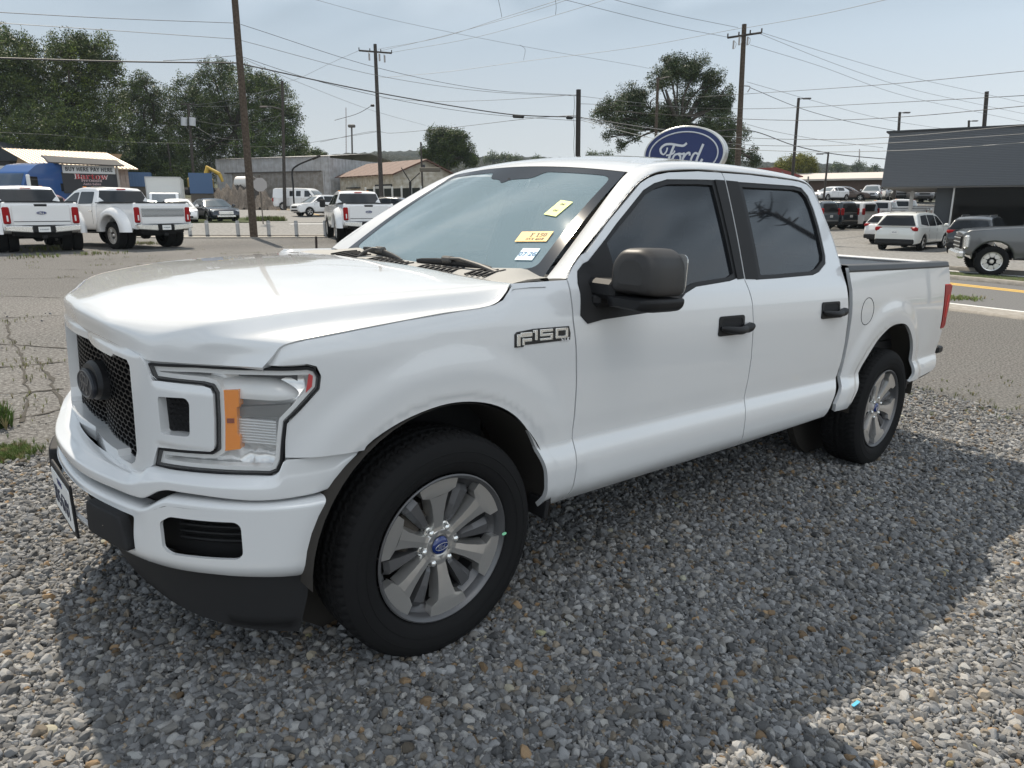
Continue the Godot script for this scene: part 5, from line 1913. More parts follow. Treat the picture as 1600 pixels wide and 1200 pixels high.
# ---- cars described by a side outline; car is a dictionary of numbers
func car(called: String, label: String, category: String, T: Transform3D, c: Dictionary, paint: Material, group := "") -> Node3D:
	var v := thing(called, label, category, T, group)
	var w: float = c.w * .5
	var L: float = c.l * .5
	var belt: float = c.belt
	var r: float = c.r
	var xf: float = c.xf
	var xr: float = c.xr
	var sill: float = c.sill
	var low := PackedVector2Array()
	low.append(Vector2(-L + .04, sill + .16)); low.append(Vector2(-L + .14, sill + .02))
	for p in arc_cut(xr, r * 1.13, r * .95): low.append(p)
	for p in arc_cut(xf, r * 1.13, r * .95): low.append(p)
	low.append(Vector2(L - .16, sill)); low.append(Vector2(L - .02, sill + .14))
	low.append_array(v2(c.top))
	low = PackedVector2Array(low)
	var tumble: float = c.get("tumble", .42)
	var inset := func(x: float, y: float) -> float:
		var e := clampf((absf(x) - (L - .75)) / .75, 0, 1)
		return .01 + .16 * e * e * e + .03 * pow(clampf((y - belt + .35) / .35, 0, 1), 2.0) + .03 * smooth(sill + .25, sill, y) + .012 * smooth(.06, .0, absf(y - belt + .16))
	part("body", body_shell(low, w, .055, inset, .13, .025), paint, v)
	var cab_in := func(x: float, y: float) -> float: return .05 + tumble * maxf(y - belt, 0.0)
	var cabin := v2(c.cab)
	part("cabin", body_shell(cabin, w, .07, cab_in, .12, .035), paint, v)
	for poly in c.panes: side_panes(v, "side_window", M.tint, rounded(v2(poly), .05), w, cab_in)
	var fw: Array = c.front_glass
	cross_pane(v, "windshield", c.get("glass_m", M.glass_far), Vector3(fw[0], fw[1], w - .14), Vector3(fw[2], fw[3], w - .20 - tumble * (fw[3] - belt)), .07)
	var rw: Array = c.rear_glass
	cross_pane(v, "rear_window", M.tint, Vector3(rw[0], rw[1], w - .16), Vector3(rw[2], rw[3], w - .20 - tumble * (rw[3] - belt)), -.06)
	var b := MB.new()
	for sd in [-1.0, 1.0]:
		b = MB.new()
		var hl: Array = c.head
		b.box(Vector3(hl[0], hl[1], sd * (w - .24)), Vector3(.22, hl[2], .30), Basis(Vector3.UP, sd * .5), .05)
		part("headlamp", b, M.reflector, v)
		b = MB.new()
		var tl: Array = c.tail
		b.box(Vector3(tl[0], tl[1], sd * (w - tl[4])), Vector3(tl[5], tl[2], tl[3]), Basis(Vector3.UP, -sd * .45), .04)
		part("tail_lamp", b, M.red, v)
		b = MB.new()
		b.box(Vector3(c.mirror[0], c.mirror[1], sd * (w + .10)), Vector3(.14, .16, .20), Basis.IDENTITY, .05)
		part("door_mirror", b, c.get("mirror_m", paint), v)
	b = MB.new()
	b.box(Vector3(L - .03, c.head[1] - .10, 0), Vector3(.08, c.get("grille_h", .16), w * .95), Basis.IDENTITY, .03)
	b.box(Vector3(L - .02, sill + .16, 0), Vector3(.06, .12, w * 1.2), Basis.IDENTITY, .03)
	part("grille", b, c.get("grille_m", M.black), v)
	b = MB.new()
	b.box(Vector3(-L + .05, sill + .14, 0), Vector3(.12, .24, w * 1.72), Basis.IDENTITY, .05)
	part("rear_bumper", b, c.get("bumper_m", M.black_soft), v)
	plate_on(v, Vector3(-L - .005, c.get("plate_y", .85), 0), -1.0, "DXB 204")
	b = MB.new()
	b.box(Vector3(0, sill + .04, 0), Vector3(c.l * .86, .16, w * 1.7))
	part("underside", b, M.dark, v)
	for x in c.get("seams", []): side_panes(v, "door_seam", M.gap, v2([x, sill + .12, x, belt - .02, x + .012, belt - .02, x + .012, sill + .12]), w, inset, .002, .3)
	if c.has("rack"):
		b = MB.new()
		for sd in [-1.0, 1.0]:
			var zz: float = sd * (w - .16 - tumble * (c.rack[2] - belt))
			b.tube([Vector3(c.rack[0], c.rack[2] + .0, zz), Vector3(c.rack[0] + .1, c.rack[2] + .07, zz), Vector3(c.rack[1] - .1, c.rack[2] + .07, zz), Vector3(c.rack[1], c.rack[2], zz)], .018, 6)
		part("roof_rails", b, M.alloy_dark, v)
	add_wheels(v, [xf, xr], c.w - .06, r, .24, c.get("wheel", "five"), c.get("wheel_m", M.alloy))
	return v

func car_specs() -> Dictionary:
	return {
		suv = {l = 5.0, w = 1.96, belt = 1.08, r = .37, xf = 1.46, xr = -1.42, sill = .30, top = [2.49, .62, 2.42, .84, 2.2, .98, 1.25, 1.08, -2.25, 1.10, -2.42, 1.02, -2.49, .75],
			cab = [1.35, 1.04, .62, 1.58, .35, 1.68, -.6, 1.74, -1.6, 1.72, -2.05, 1.64, -2.36, 1.12, -2.38, 1.04],
			panes = [[.18, 1.12, .18, 1.58, .50, 1.54, 1.02, 1.16], [-.85, 1.12, -.85, 1.62, .10, 1.60, .10, 1.12], [-1.85, 1.20, -1.68, 1.58, -.93, 1.62, -.93, 1.12]],
			front_glass = [1.36, 1.10, .66, 1.57], rear_glass = [-2.38, 1.15, -2.08, 1.60], head = [2.32, .84, .14], tail = [-2.32, 1.00, .18, .34, .24, .24], mirror = [.95, 1.14], rack = [-1.7, .2, 1.72], plate_y = .86, seams = [.14, -.88, 1.05], wheel = "five"},
		big_suv = {l = 5.33, w = 2.02, belt = 1.18, r = .41, xf = 1.62, xr = -1.48, sill = .36, tumble = .26, top = [2.66, .70, 2.64, 1.02, 2.45, 1.14, 1.35, 1.20, -2.55, 1.20, -2.64, 1.0, -2.66, .7],
			cab = [1.40, 1.15, .80, 1.74, .5, 1.86, -.8, 1.93, -2.3, 1.90, -2.46, 1.80, -2.60, 1.22, -2.60, 1.15],
			panes = [[.25, 1.24, .25, 1.76, .66, 1.74, 1.12, 1.26], [-.85, 1.24, -.85, 1.80, .17, 1.78, .17, 1.24], [-2.25, 1.26, -2.15, 1.78, -.94, 1.81, -.94, 1.24]],
			front_glass = [1.44, 1.22, .86, 1.75], rear_glass = [-2.615, 1.26, -2.49, 1.76], head = [2.55, 1.0, .18], tail = [-2.56, 1.25, .46, .16, .13, .20], mirror = [1.05, 1.26], rack = [-2.2, .3, 1.90], plate_y = .95, seams = [.21, -.90, 1.2], wheel = "six"},
		sedan = {l = 5.0, w = 1.86, belt = .96, r = .33, xf = 1.52, xr = -1.38, sill = .22, tumble = .5, top = [2.49, .50, 2.42, .70, 2.1, .82, 1.1, .95, -1.65, 1.0, -2.35, .99, -2.46, .80, -2.49, .55],
			cab = [1.15, .90, .30, 1.34, .0, 1.42, -.7, 1.43, -1.15, 1.36, -1.85, 1.02, -1.9, .92],
			panes = [[.02, 1.0, .02, 1.33, .28, 1.30, .82, 1.02], [-1.02, 1.02, -1.0, 1.32, -.06, 1.34, -.06, 1.0]],
			front_glass = [1.18, .97, .34, 1.34], rear_glass = [-1.84, 1.05, -1.18, 1.36], head = [2.30, .68, .15], tail = [-2.40, .78, .16, .30, .22, .16], mirror = [.75, 1.02], plate_y = .72, seams = [-.02, -1.06, .95]},
		van = {l = 5.5, w = 2.02, belt = 1.20, r = .37, xf = 1.85, xr = -1.60, sill = .34, tumble = .16, top = [2.74, .62, 2.70, 1.02, 2.05, 1.20, -2.70, 1.22, -2.74, .8],
			cab = [2.0, 1.14, 1.30, 1.86, .95, 2.02, -.8, 2.08, -2.5, 2.05, -2.66, 1.94, -2.70, 1.20, -2.70, 1.14],
			panes = [[.80, 1.24, .80, 1.82, 1.22, 1.80, 1.66, 1.28], [-.10, 1.30, -.10, 1.80, .40, 1.80, .40, 1.30], [-.80, 1.30, -.80, 1.80, -.30, 1.80, -.30, 1.30]],
			front_glass = [2.03, 1.20, 1.36, 1.84], rear_glass = [-2.71, 1.34, -2.67, 1.86], head = [2.62, .92, .18], tail = [-2.68, 1.0, .36, .12, .09, .10], mirror = [1.55, 1.30], plate_y = .75, seams = [.74, .46, -.9], wheel = "van"},
		crossover = {l = 4.58, w = 1.88, belt = 1.06, r = .35, xf = 1.38, xr = -1.33, sill = .28, top = [2.28, .58, 2.24, .80, 2.0, .96, 1.15, 1.06, -2.0, 1.10, -2.2, 1.02, -2.28, .7],
			cab = [1.25, 1.0, .45, 1.54, .2, 1.63, -.6, 1.67, -1.4, 1.62, -1.85, 1.50, -2.12, 1.12, -2.14, 1.02],
			panes = [[.08, 1.10, .08, 1.52, .40, 1.50, .98, 1.12], [-.85, 1.10, -.85, 1.55, .0, 1.55, .0, 1.10], [-1.60, 1.20, -1.42, 1.48, -.92, 1.55, -.92, 1.12]],
			front_glass = [1.28, 1.06, .50, 1.54], rear_glass = [-2.15, 1.13, -1.90, 1.48], head = [2.12, .80, .13], tail = [-2.14, 1.0, .14, .34, .24, .20], mirror = [.85, 1.12], rack = [-1.4, .1, 1.62], plate_y = .80, seams = [.04, -.9, .95]},
	}

# ------------------------------------------------------------------ the place behind the truck
func heading(p: Vector3, az: float, ref := Vector3.ZERO, sc := 1.0) -> Transform3D:
	var B := Basis(Vector3.UP, deg_to_rad(90.0 - az)).scaled(Vector3.ONE * sc)
	var q := p - B * ref
	q.y = ground_y(q.x, q.z) + .005
	# lie along the slope
	return Transform3D(B, q)

func hit_ground(px: float, py: float) -> Vector3:
	var d := CT.basis * Vector3((px - 800.0) / F_PX, -(py - 600.0) / F_PX, -1.0)
	d /= -d.z
	var t := 2.0
	while t < 400.0:
		var p := CT.origin + d * t
		if p.y < ground_y(p.x, p.z):
			var a := t / 1.02
			for i in 16:
				var m := (a + t) * .5
				var q := CT.origin + d * m
				if q.y < ground_y(q.x, q.z): t = m
				else: a = m
			return CT.origin + d * t
		t *= 1.02
	return CT.origin + d * 400.0

# a sheet of ground outlined by world points, lift above the ground
func sheet(called: String, pts: Array, m: Material, lift: float, step: float, kind := "structure", label := "") -> MeshInstance3D:
	var poly := PackedVector2Array()
	for p in pts: poly.append(Vector2(p.x, p.z))
	var b := MB.new()
	b.panel(poly, [], func(p: Vector2) -> Vector3: return Vector3(p.x, ground_y(p.x, p.y) + lift, p.y), step, func(_p: Vector3) -> Vector3: return Vector3.UP, maxf(lift, .02) + .03, 0.0)
	var o := part(called, b, m)
	tag(o, label, "", "", kind)
	return o

func strip_sheet(called: String, a: Vector3, c: Vector3, w: float, m: Material, lift: float, kind := "structure", label := "") -> MeshInstance3D:
	var d := c - a
	d.y = 0
	var nrm := Vector3(d.z, 0, -d.x).normalized() * w * .5
	var b := MB.new()
	var rows := []
	var k := maxi(2, int(d.length() / .6))
	var cols := maxi(3, int(w / .5) + 2)
	for i in k + 1:
		var p := a + d * (float(i) / k)
		var r := PackedVector3Array()
		for j in cols:
			var q := p + nrm * lerpf(-1, 1, float(j) / (cols - 1))
			q.y = ground_y(q.x, q.z) + lift
			r.append(q)
		r.insert(0, r[0] - Vector3(0, lift + .05, 0)); r.append(r[r.size() - 1] - Vector3(0, lift + .05, 0))
		rows.append(r)
	b.grid(rows, Vector3.UP)
	var o := part(called, b, m)
	tag(o, label, "", "", kind)
	return o

func grass_patch(called: String, label: String, spots: Array, per: int, spread: float, tall: float, col: Color, seed_: int) -> void:
	var g := RandomNumberGenerator.new()
	g.seed = seed_
	var b := MB.new()
	for k in 9:
		var a := g.randf() * TAU
		var lean := g.randf_range(.15, .7)
		var o := Vector3(g.randf_range(-.03, .03), 0, g.randf_range(-.03, .03))
		var tip := o + Vector3(cos(a) * lean, 1.0 - lean * .4, sin(a) * lean)
		var sd := Vector3(-sin(a), 0, cos(a)) * .035
		b.col = Color(1, 1, 1)
		var mid := o.lerp(tip, .55) + Vector3(0, .12, 0)
		b.face([o - sd, o + sd, mid + sd * .7, mid - sd * .7], Vector3(cos(a), .3, sin(a)))
		b.face([mid - sd * .7, mid + sd * .7, tip], Vector3(cos(a), .3, sin(a)))
	var mesh := b.mesh()
	var buf := PackedFloat32Array()
	var cnt := 0
	for s in spots:
		for i in per:
			var x: float = s.x + g.randfn() * spread; var z: float = s.z + g.randfn() * spread
			var h := tall * g.randf_range(.45, 1.25)
			var B := Basis(Vector3.UP, g.randf() * TAU).scaled(Vector3(h * .9, h, h * .9))
			var c := col * exp(g.randfn() * .25)
			if g.randf() < .22: c = Color(.26, .22, .11) * g.randf_range(.6, 1.1)
			buf.append_array(PackedFloat32Array([B.x.x, B.y.x, B.z.x, x, B.x.y, B.y.y, B.z.y, ground_y(x, z), B.x.z, B.y.z, B.z.z, z, c.r, c.g, c.b, 1]))
			cnt += 1
	var mm := MultiMesh.new()
	mm.transform_format = MultiMesh.TRANSFORM_3D
	mm.use_colors = true
	mm.mesh = mesh
	mm.instance_count = cnt
	mm.buffer = buf
	var m := mat(1, 1, 1, .8)
	m.vertex_color_use_as_albedo = true
	m.backlight_enabled = true
	m.backlight = Color(.3, .3, .3)
	var o := MultiMeshInstance3D.new()
	o.multimesh = mm
	o.material_override = m
	o.name = numbered(called)
	tag(o, label, "grass", "", "stuff")
	add_child(o, true)

# ---- trees: blobs of leaf clumps round a trunk with limbs
var leaf_mesh: ArrayMesh
func tree(called: String, label: String, base: Vector3, blobs: Array, trunk: Array, per: float, leaf: float, col: Color, warm: Color, group: String, seed_: int) -> void:
	var g := RandomNumberGenerator.new()
	g.seed = seed_
	if leaf_mesh == null:
		var lb := MB.new()
		var lg := RandomNumberGenerator.new()
		lg.seed = 5
		for k in 16:
			var p := Vector3(lg.randfn(), lg.randfn(), lg.randfn()) * .42
			var B := Basis.from_euler(Vector3(lg.randf() * TAU, lg.randf() * TAU, lg.randf() * TAU))
			var l := lg.randf_range(.26, .5); var w := l * .5
			lb.face([p, p + B * Vector3(l * .5, 0, w * .5), p + B * Vector3(l, .05, 0), p + B * Vector3(l * .5, 0, -w * .5)], B * Vector3.UP)
		leaf_mesh = lb.mesh()
	var root := thing(called, label, "tree", Transform3D(Basis.IDENTITY, base), group)
	var tb := MB.new()
	for t in trunk:
		var pts := []
		for p in t[0]: pts.append(p - base)
		var rad := []
		var q := spline(pts, 5)
		for i in q.size(): rad.append(lerpf(t[1], t[2], float(i) / (q.size() - 1)))
		tb.tube(q, rad, 8)
	# limbs towards every blob
	for e in blobs:
		var c: Vector3 = e[0] - base
		var start: Vector3 = trunk[0][0][trunk[0][0].size() - 1] - base
		var mid := start.lerp(c, .5) + Vector3(g.randfn() * .4, -.3, g.randfn() * .4)
		tb.tube(spline([start.lerp(Vector3(start.x, start.y * .8, start.z), g.randf()), mid, c], 5), [.16, .15, .14, .13, .12, .10, .09, .08, .06, .05, .04], 6)
		for k in 4:
			var dirv := Vector3(g.randfn(), g.randfn() * .6 + .3, g.randfn()).normalized()
			tb.tube([mid.lerp(c, .6), c + dirv * e[1] * .5, c + dirv * e[1] * .9], [.07, .05, .02], 5)
	part("trunk", tb, mat(.055, .045, .036, .95), root)
	var buf := PackedFloat32Array()
	var cnt := 0
	var nz := FastNoiseLite.new()
	nz.seed = seed_; nz.frequency = .33
	for e in blobs:
		var n := int(per * e[1] * e[1])
		var c: Vector3 = e[0] - base
		var sy: float = e[2] if e.size() > 2 else .8
		for i in n:
			var d := Vector3(g.randfn(), g.randfn(), g.randfn()).normalized()
			var rr: float = e[1] * pow(g.randf(), .42) * (1.0 + .35 * nz.get_noise_3d(d.x * 6.0 + c.x, d.y * 6.0 + c.y, d.z * 6.0))
			var p := c + d * Vector3(1, sy, 1) * rr
			var hole := nz.get_noise_3d(p.x * 1.5, p.y * 1.5, p.z * 1.5)
			if hole < -.10: continue
			var s := leaf * g.randf_range(.6, 1.35)
			var B := Basis.from_euler(Vector3(g.randf() * TAU, g.randf() * TAU, g.randf() * TAU)).scaled(Vector3.ONE * s)
			var k := g.randf()
			var cc := col.lerp(warm, clampf(k * k * .7 + hole * 1.1, 0, 1)) * exp(g.randfn() * .3)
			buf.append_array(PackedFloat32Array([B.x.x, B.y.x, B.z.x, p.x, B.x.y, B.y.y, B.z.y, p.y, B.x.z, B.y.z, B.z.z, p.z, cc.r, cc.g, cc.b, 1]))
			cnt += 1
	var mm := MultiMesh.new()
	mm.transform_format = MultiMesh.TRANSFORM_3D
	mm.use_colors = true
	mm.mesh = leaf_mesh
	mm.instance_count = cnt
	mm.buffer = buf
	if not M.has("leaf"):
		M.leaf = mat(1, 1, 1, .6)
		M.leaf.vertex_color_use_as_albedo = true
		M.leaf.backlight_enabled = true
		M.leaf.backlight = Color(.35, .35, .35)
	var o := MultiMeshInstance3D.new()
	o.multimesh = mm
	o.material_override = M.leaf
	o.name = "crown"
	tag(o, "", "", "", "stuff")
	root.add_child(o, true)

# blobs given as (px, py, radius in px[, squash]) at one depth, jittered in depth
func blobs_at(list: Array, dist: float, seed_: int) -> Array:
	var g := RandomNumberGenerator.new()
	g.seed = seed_
	var out := []
	for e in list:
		var r: float = e[2] * dist / F_PX
		out.append([at(e[0], e[1], dist + g.randf_range(-.6, .6) * r * 1.6), r, e[3] if e.size() > 3 else .85])
	return out

# ---- poles and wires
func pole(label: String, foot: Vector3, top: Vector3, r0: float, r1: float, m: Material, called := "utility_pole", group := "wooden utility poles along the streets") -> Node3D:
	foot.y = minf(foot.y, ground_y(foot.x, foot.z))
	var o := thing(called, label, "pole" if called == "utility_pole" else "street lamp", Transform3D(Basis.IDENTITY, foot), group)
	var b := MB.new()
	b.tube([Vector3(0, -.2, 0), (top - foot) * .5, top - foot], [r0, (r0 + r1) * .5, r1], 12)
	part("post", b, m, o)
	return o

func wire(label: String, pts: Array, r: float, m: Material, k := 10) -> void:
	var q := []
	for p in pts: q.append(at(p[0], p[1], p[2]))
	q = spline(q, k)
	var c: Vector3 = q[0]
	var b := MB.new()
	for i in q.size(): q[i] -= c
	b.tube(q, r, 5, false)
	var o := part("overhead_wire", b, m)
	o.position = c
	tag(o, label, "wire", "wires strung between the utility poles")

func build_background() -> void:
	build_roads()
	build_buildings()
	build_trees()
	build_poles()
	build_cars()
	build_bits()

func build_roads() -> void:
	var tar := surf(mat(.165, .165, .165, .9), noise_tex(.06, 4, Color(.75, .75, .75), Color(1, 1, 1), 31), bump(.12, 3, 3.0, 32), .6, .5)
	var pale := surf(mat(.36, .34, .31, .92), noise_tex(.03, 4, Color(.78, .77, .75), Color(1, 1, 1), 33), bump(.12, 3, 3.0, 34), .35, .5)
	var faded := surf(mat(.27, .265, .255, .92), noise_tex(.02, 5, Color(.72, .72, .72), Color(1, 1, 1), 35), bump(.1, 3, 3.0, 36), .4, .5)
	var sand := surf(mat(.40, .345, .27, .95), noise_tex(.03, 5, Color(.7, .68, .64), Color(1, 1, 1), 37), null, .35)
	var white := mat(.70, .70, .68, .7)
	var yellow := mat(.66, .42, .10, .7)
	var turf := surf(mat(.085, .115, .035, .95), noise_tex(.05, 5, Color(.6, .6, .5), Color(1, 1, 1), 38), bump(.15, 4, 8.0, 39), .7, 1.0)
	M.turf = turf
	# the road on the right
	var a := hit_ground(1490, 478); var c := hit_ground(1600, 491)
	var d := (c - a); d.y = 0; d = d.normalized()
	var away := Vector3(d.z, 0, -d.x)
	if away.z > 0: away = -away
	var yl := hit_ground(1540, 451)
	var half := (yl - a).dot(away)
	var far_a := a - d * 40.0; var far_c := a + d * 30.0
	strip_sheet("road", far_a + away * half, far_c + away * half, half * 2.0 + .5, tar, .022, "structure", "two lane asphalt road along the far edge of the gravel lot")
	strip_sheet("concrete_edge", far_a - away * .45, far_c - away * .45, .75, pale, .05, "structure", "pale concrete strip along the near side of the road")
	strip_sheet("edge_line", far_a + away * .12, far_c + away * .12, .13, white, .034, "structure", "white edge line of the road")
	for k in [-.11, .11]: strip_sheet("centre_line", far_a + away * (half + k), far_c + away * (half + k), .10, yellow, .034, "structure", "double yellow centre line of the road")
	strip_sheet("edge_line", far_a + away * (half * 2.0 - .1), far_c + away * (half * 2.0 - .1), .13, white, .034, "structure", "white far edge line of the road")
	var verge := hit_ground(1540, 435)
	var vo := (verge - a).dot(away)
	strip_sheet("verge", far_a + away * vo, far_c + away * vo, maxf((vo - half * 2.0) * 1.6, 1.2), turf, .06, "structure", "grass verge between the road and the car lot")
	strip_sheet("kerb", far_a + away * (half * 2.0 + .42), far_c + away * (half * 2.0 + .42), .22, pale, .13, "structure", "concrete kerb of the grass verge")
	strip_sheet("kerb", far_a + away * (vo + (vo - half * 2.0) * .85), far_c + away * (vo + (vo - half * 2.0) * .85), .25, pale, .12, "structure", "concrete kerb of the car lot")
	var spots := []
	for i in 70: spots.append(far_a + away * vo + d * (30.0 + i * .5))
	grass_patch("verge_grass", "short grass growing on the verge by the road", spots, 22, .35, .10, Color(.15, .22, .05), 61)
	spots = []
	for i in 6: spots.append(hit_ground(1488 + i * 4, 468))
	grass_patch("kerb_grass", "tuft of grass growing at the near edge of the road", spots, 40, .22, .10, Color(.16, .22, .05), 62)
	# lot on the far side
	sheet("car_lot", [a + away * (vo + 1.4) - d * 28.0, a + away * (vo + 1.4) + d * 25.0, a + away * (vo + 42.0) + d * 30.0, a + away * (vo + 46.0) - d * 30.0], faded, .02, 1.5, "structure", "grey asphalt car lot beyond the road")
	# the street and side road on the left
	var P := func(list: Array) -> Array:
		var out := []
		for i in range(0, list.size(), 2): out.append(hit_ground(list[i], list[i + 1]))
		return out
	sheet("concrete_edge", P.call([200, 372, 640, 371, 640, 366, 200, 367]), pale, .05, .5, "structure", "pale concrete strip behind the bollards")
	sheet("street", P.call([180, 367, 660, 366, 660, 349, 400, 349, 180, 350]), faded, .024, .8, "structure", "street running behind the row of bollards")
	sheet("grass_island", P.call([230, 350, 396, 349, 398, 341, 230, 342]), turf, .07, .6, "structure", "strip of grass in front of the black sedan")
	sheet("side_road", P.call([398, 349, 575, 348, 520, 338, 430, 325, 330, 315, 235, 299, 205, 299, 262, 318, 330, 333]), faded, .022, .9, "structure", "side road climbing towards the trees")
	sheet("sandy_verge", P.call([430, 324, 520, 337, 640, 340, 640, 331, 520, 326, 440, 316]), sand, .03, .9, "structure", "bare sandy ground beside the side road")
	sheet("sandy_yard", P.call([232, 345, 398, 341, 330, 333, 262, 318, 225, 322]), sand, .02, .9, "structure", "sandy parking apron under the black sedan")
	strip_sheet("centre_line", hit_ground(566, 346), hit_ground(400, 321), .12, yellow, .034, "structure", "yellow line of the side road")
	strip_sheet("edge_line", hit_ground(452, 351), hit_ground(600, 349.5), .25, white, .040, "structure", "white stop line of the side road")
	spots = []
	for i in 40: spots.append(hit_ground(235 + i * 4.0, 345.5))
	grass_patch("island_grass", "grass on the strip in front of the black sedan", spots, 22, .5, .12, Color(.13, .19, .03), 63)
	spots = []
	for i in 14: spots.append(hit_ground(400 + i * 3.0, 346))
	grass_patch("sign_weeds", "weeds round the foot of the stop sign", spots, 26, .25, .38, Color(.11, .15, .04), 64)
	# cracks with weeds in the old asphalt left of the truck
	var crack := mat(.055, .05, .043, 1.0)
	var g := RandomNumberGenerator.new()
	g.seed = 90
	spots = []
	var list := [[0, 437, 210, 432], [0, 462, 170, 470], [0, 500, 120, 492], [0, 536, 108, 545], [0, 580, 105, 566], [0, 622, 100, 610], [20, 655, 100, 640], [30, 420, 300, 424], [120, 405, 330, 412], [0, 402, 180, 410], [330, 398, 480, 392], [250, 390, 480, 400], [10, 500, 40, 660], [60, 560, 96, 640]]
	for e in list:
		var p0 := hit_ground(e[0] - (60 if e[0] < 5 else 0), e[1]); var p1 := hit_ground(e[2], e[3])
		var dist := p0.distance_to(p1)
		var b := MB.new()
		var rows := []
		var sd := Vector3(p1.z - p0.z, 0, p0.x - p1.x).normalized()
		var k := maxi(6, int(dist / .12))
		var off := 0.0
		for i in k + 1:
			off = off * .96 + g.randfn() * .012
			var q := p0.lerp(p1, float(i) / k) + sd * off
			var w := .004 + .009 * absf(g.randfn())
			var r := PackedVector3Array()
			for s in [-1.0, 0.0, 1.0]:
				var x: Vector3 = q + sd * w * s
				x.y = ground_y(x.x, x.z) + .006
				r.append(x)
			rows.append(r)
			if g.randf() < .22 * clampf(8.0 / maxf(q.length(), 1.0), .4, 1.0): spots.append(q)
		b.grid(rows, Vector3.UP)
		tag(part("pavement_crack", b, crack), "", "", "", "structure")
	for i in 50: spots.append(hit_ground(g.randf_range(0, 480), g.randf_range(385, 428)))
	grass_patch("crack_weeds", "dry and green weeds growing in the cracks of the old asphalt", spots, 7, .09, .045, Color(.20, .21, .08), 65)
	spots = []
	for i in 8: spots.append(hit_ground(g.randf_range(-20, 32), g.randf_range(706, 718)))
	grass_patch("gravel_grass", "low clump of grass at the left edge of the gravel", spots, 90, .07, .045, Color(.10, .15, .035), 66)
	spots = [hit_ground(-6, 668), hit_ground(-12, 662)]
	grass_patch("edge_weed", "tall green weed at the left border of the lot", spots, 40, .05, .16, Color(.08, .14, .03), 67)
	spots = []
	for i in 30: spots.append(hit_ground(g.randf_range(1420, 1600), g.randf_range(590, 660)))
	grass_patch("lot_weeds", "sparse weeds in the gravel behind the truck", spots, 4, .06, .05, Color(.12, .14, .05), 68)
	spots = []
	for e in [[70, 388], [75, 391], [225, 381], [232, 382], [150, 398], [60, 402]]: spots.append(hit_ground(e[0], e[1]))
	grass_patch("lot_grass", "grass tufts growing under the parked white pickups", spots, 60, .35, .12, Color(.14, .17, .04), 69)

func quad_wall(b: MB, a: Vector3, c: Vector3, y0: float, y1: float, out: Vector3) -> void:
	b.face([Vector3(a.x, y0, a.z), Vector3(c.x, y0, c.z), Vector3(c.x, y1, c.z), Vector3(a.x, y1, a.z)], out)

# a wall slab with ribs, between two ground points
func ribbed_wall(called: String, a: Vector3, c: Vector3, y0: float, y1: float, m: Material, parent: Node, every: float, deep: float) -> void:
	var b := MB.new()
	var d := c - a
	d.y = 0
	var L := d.length()
	d = d.normalized()
	var o := Vector3(d.z, 0, -d.x)
	var mid := (a + c) * .5
	if o.dot(Vector3(0, 0, 0) - mid) < 0: o = -o
	var B := Basis(d, Vector3.UP, d.cross(Vector3.UP))
	b.box(Vector3(mid.x, (y0 + y1) * .5, mid.z) - o * .1, Vector3(L, y1 - y0, .2), B)
	var k := int(L / every)
	for i in k + 1:
		var p := a + d * (L * i / k) + o * deep * .5
		b.box(Vector3(p.x, (y0 + y1) * .5, p.z), Vector3(every * .25, y1 - y0 - .02, deep), B)
	part(called, b, m, parent)

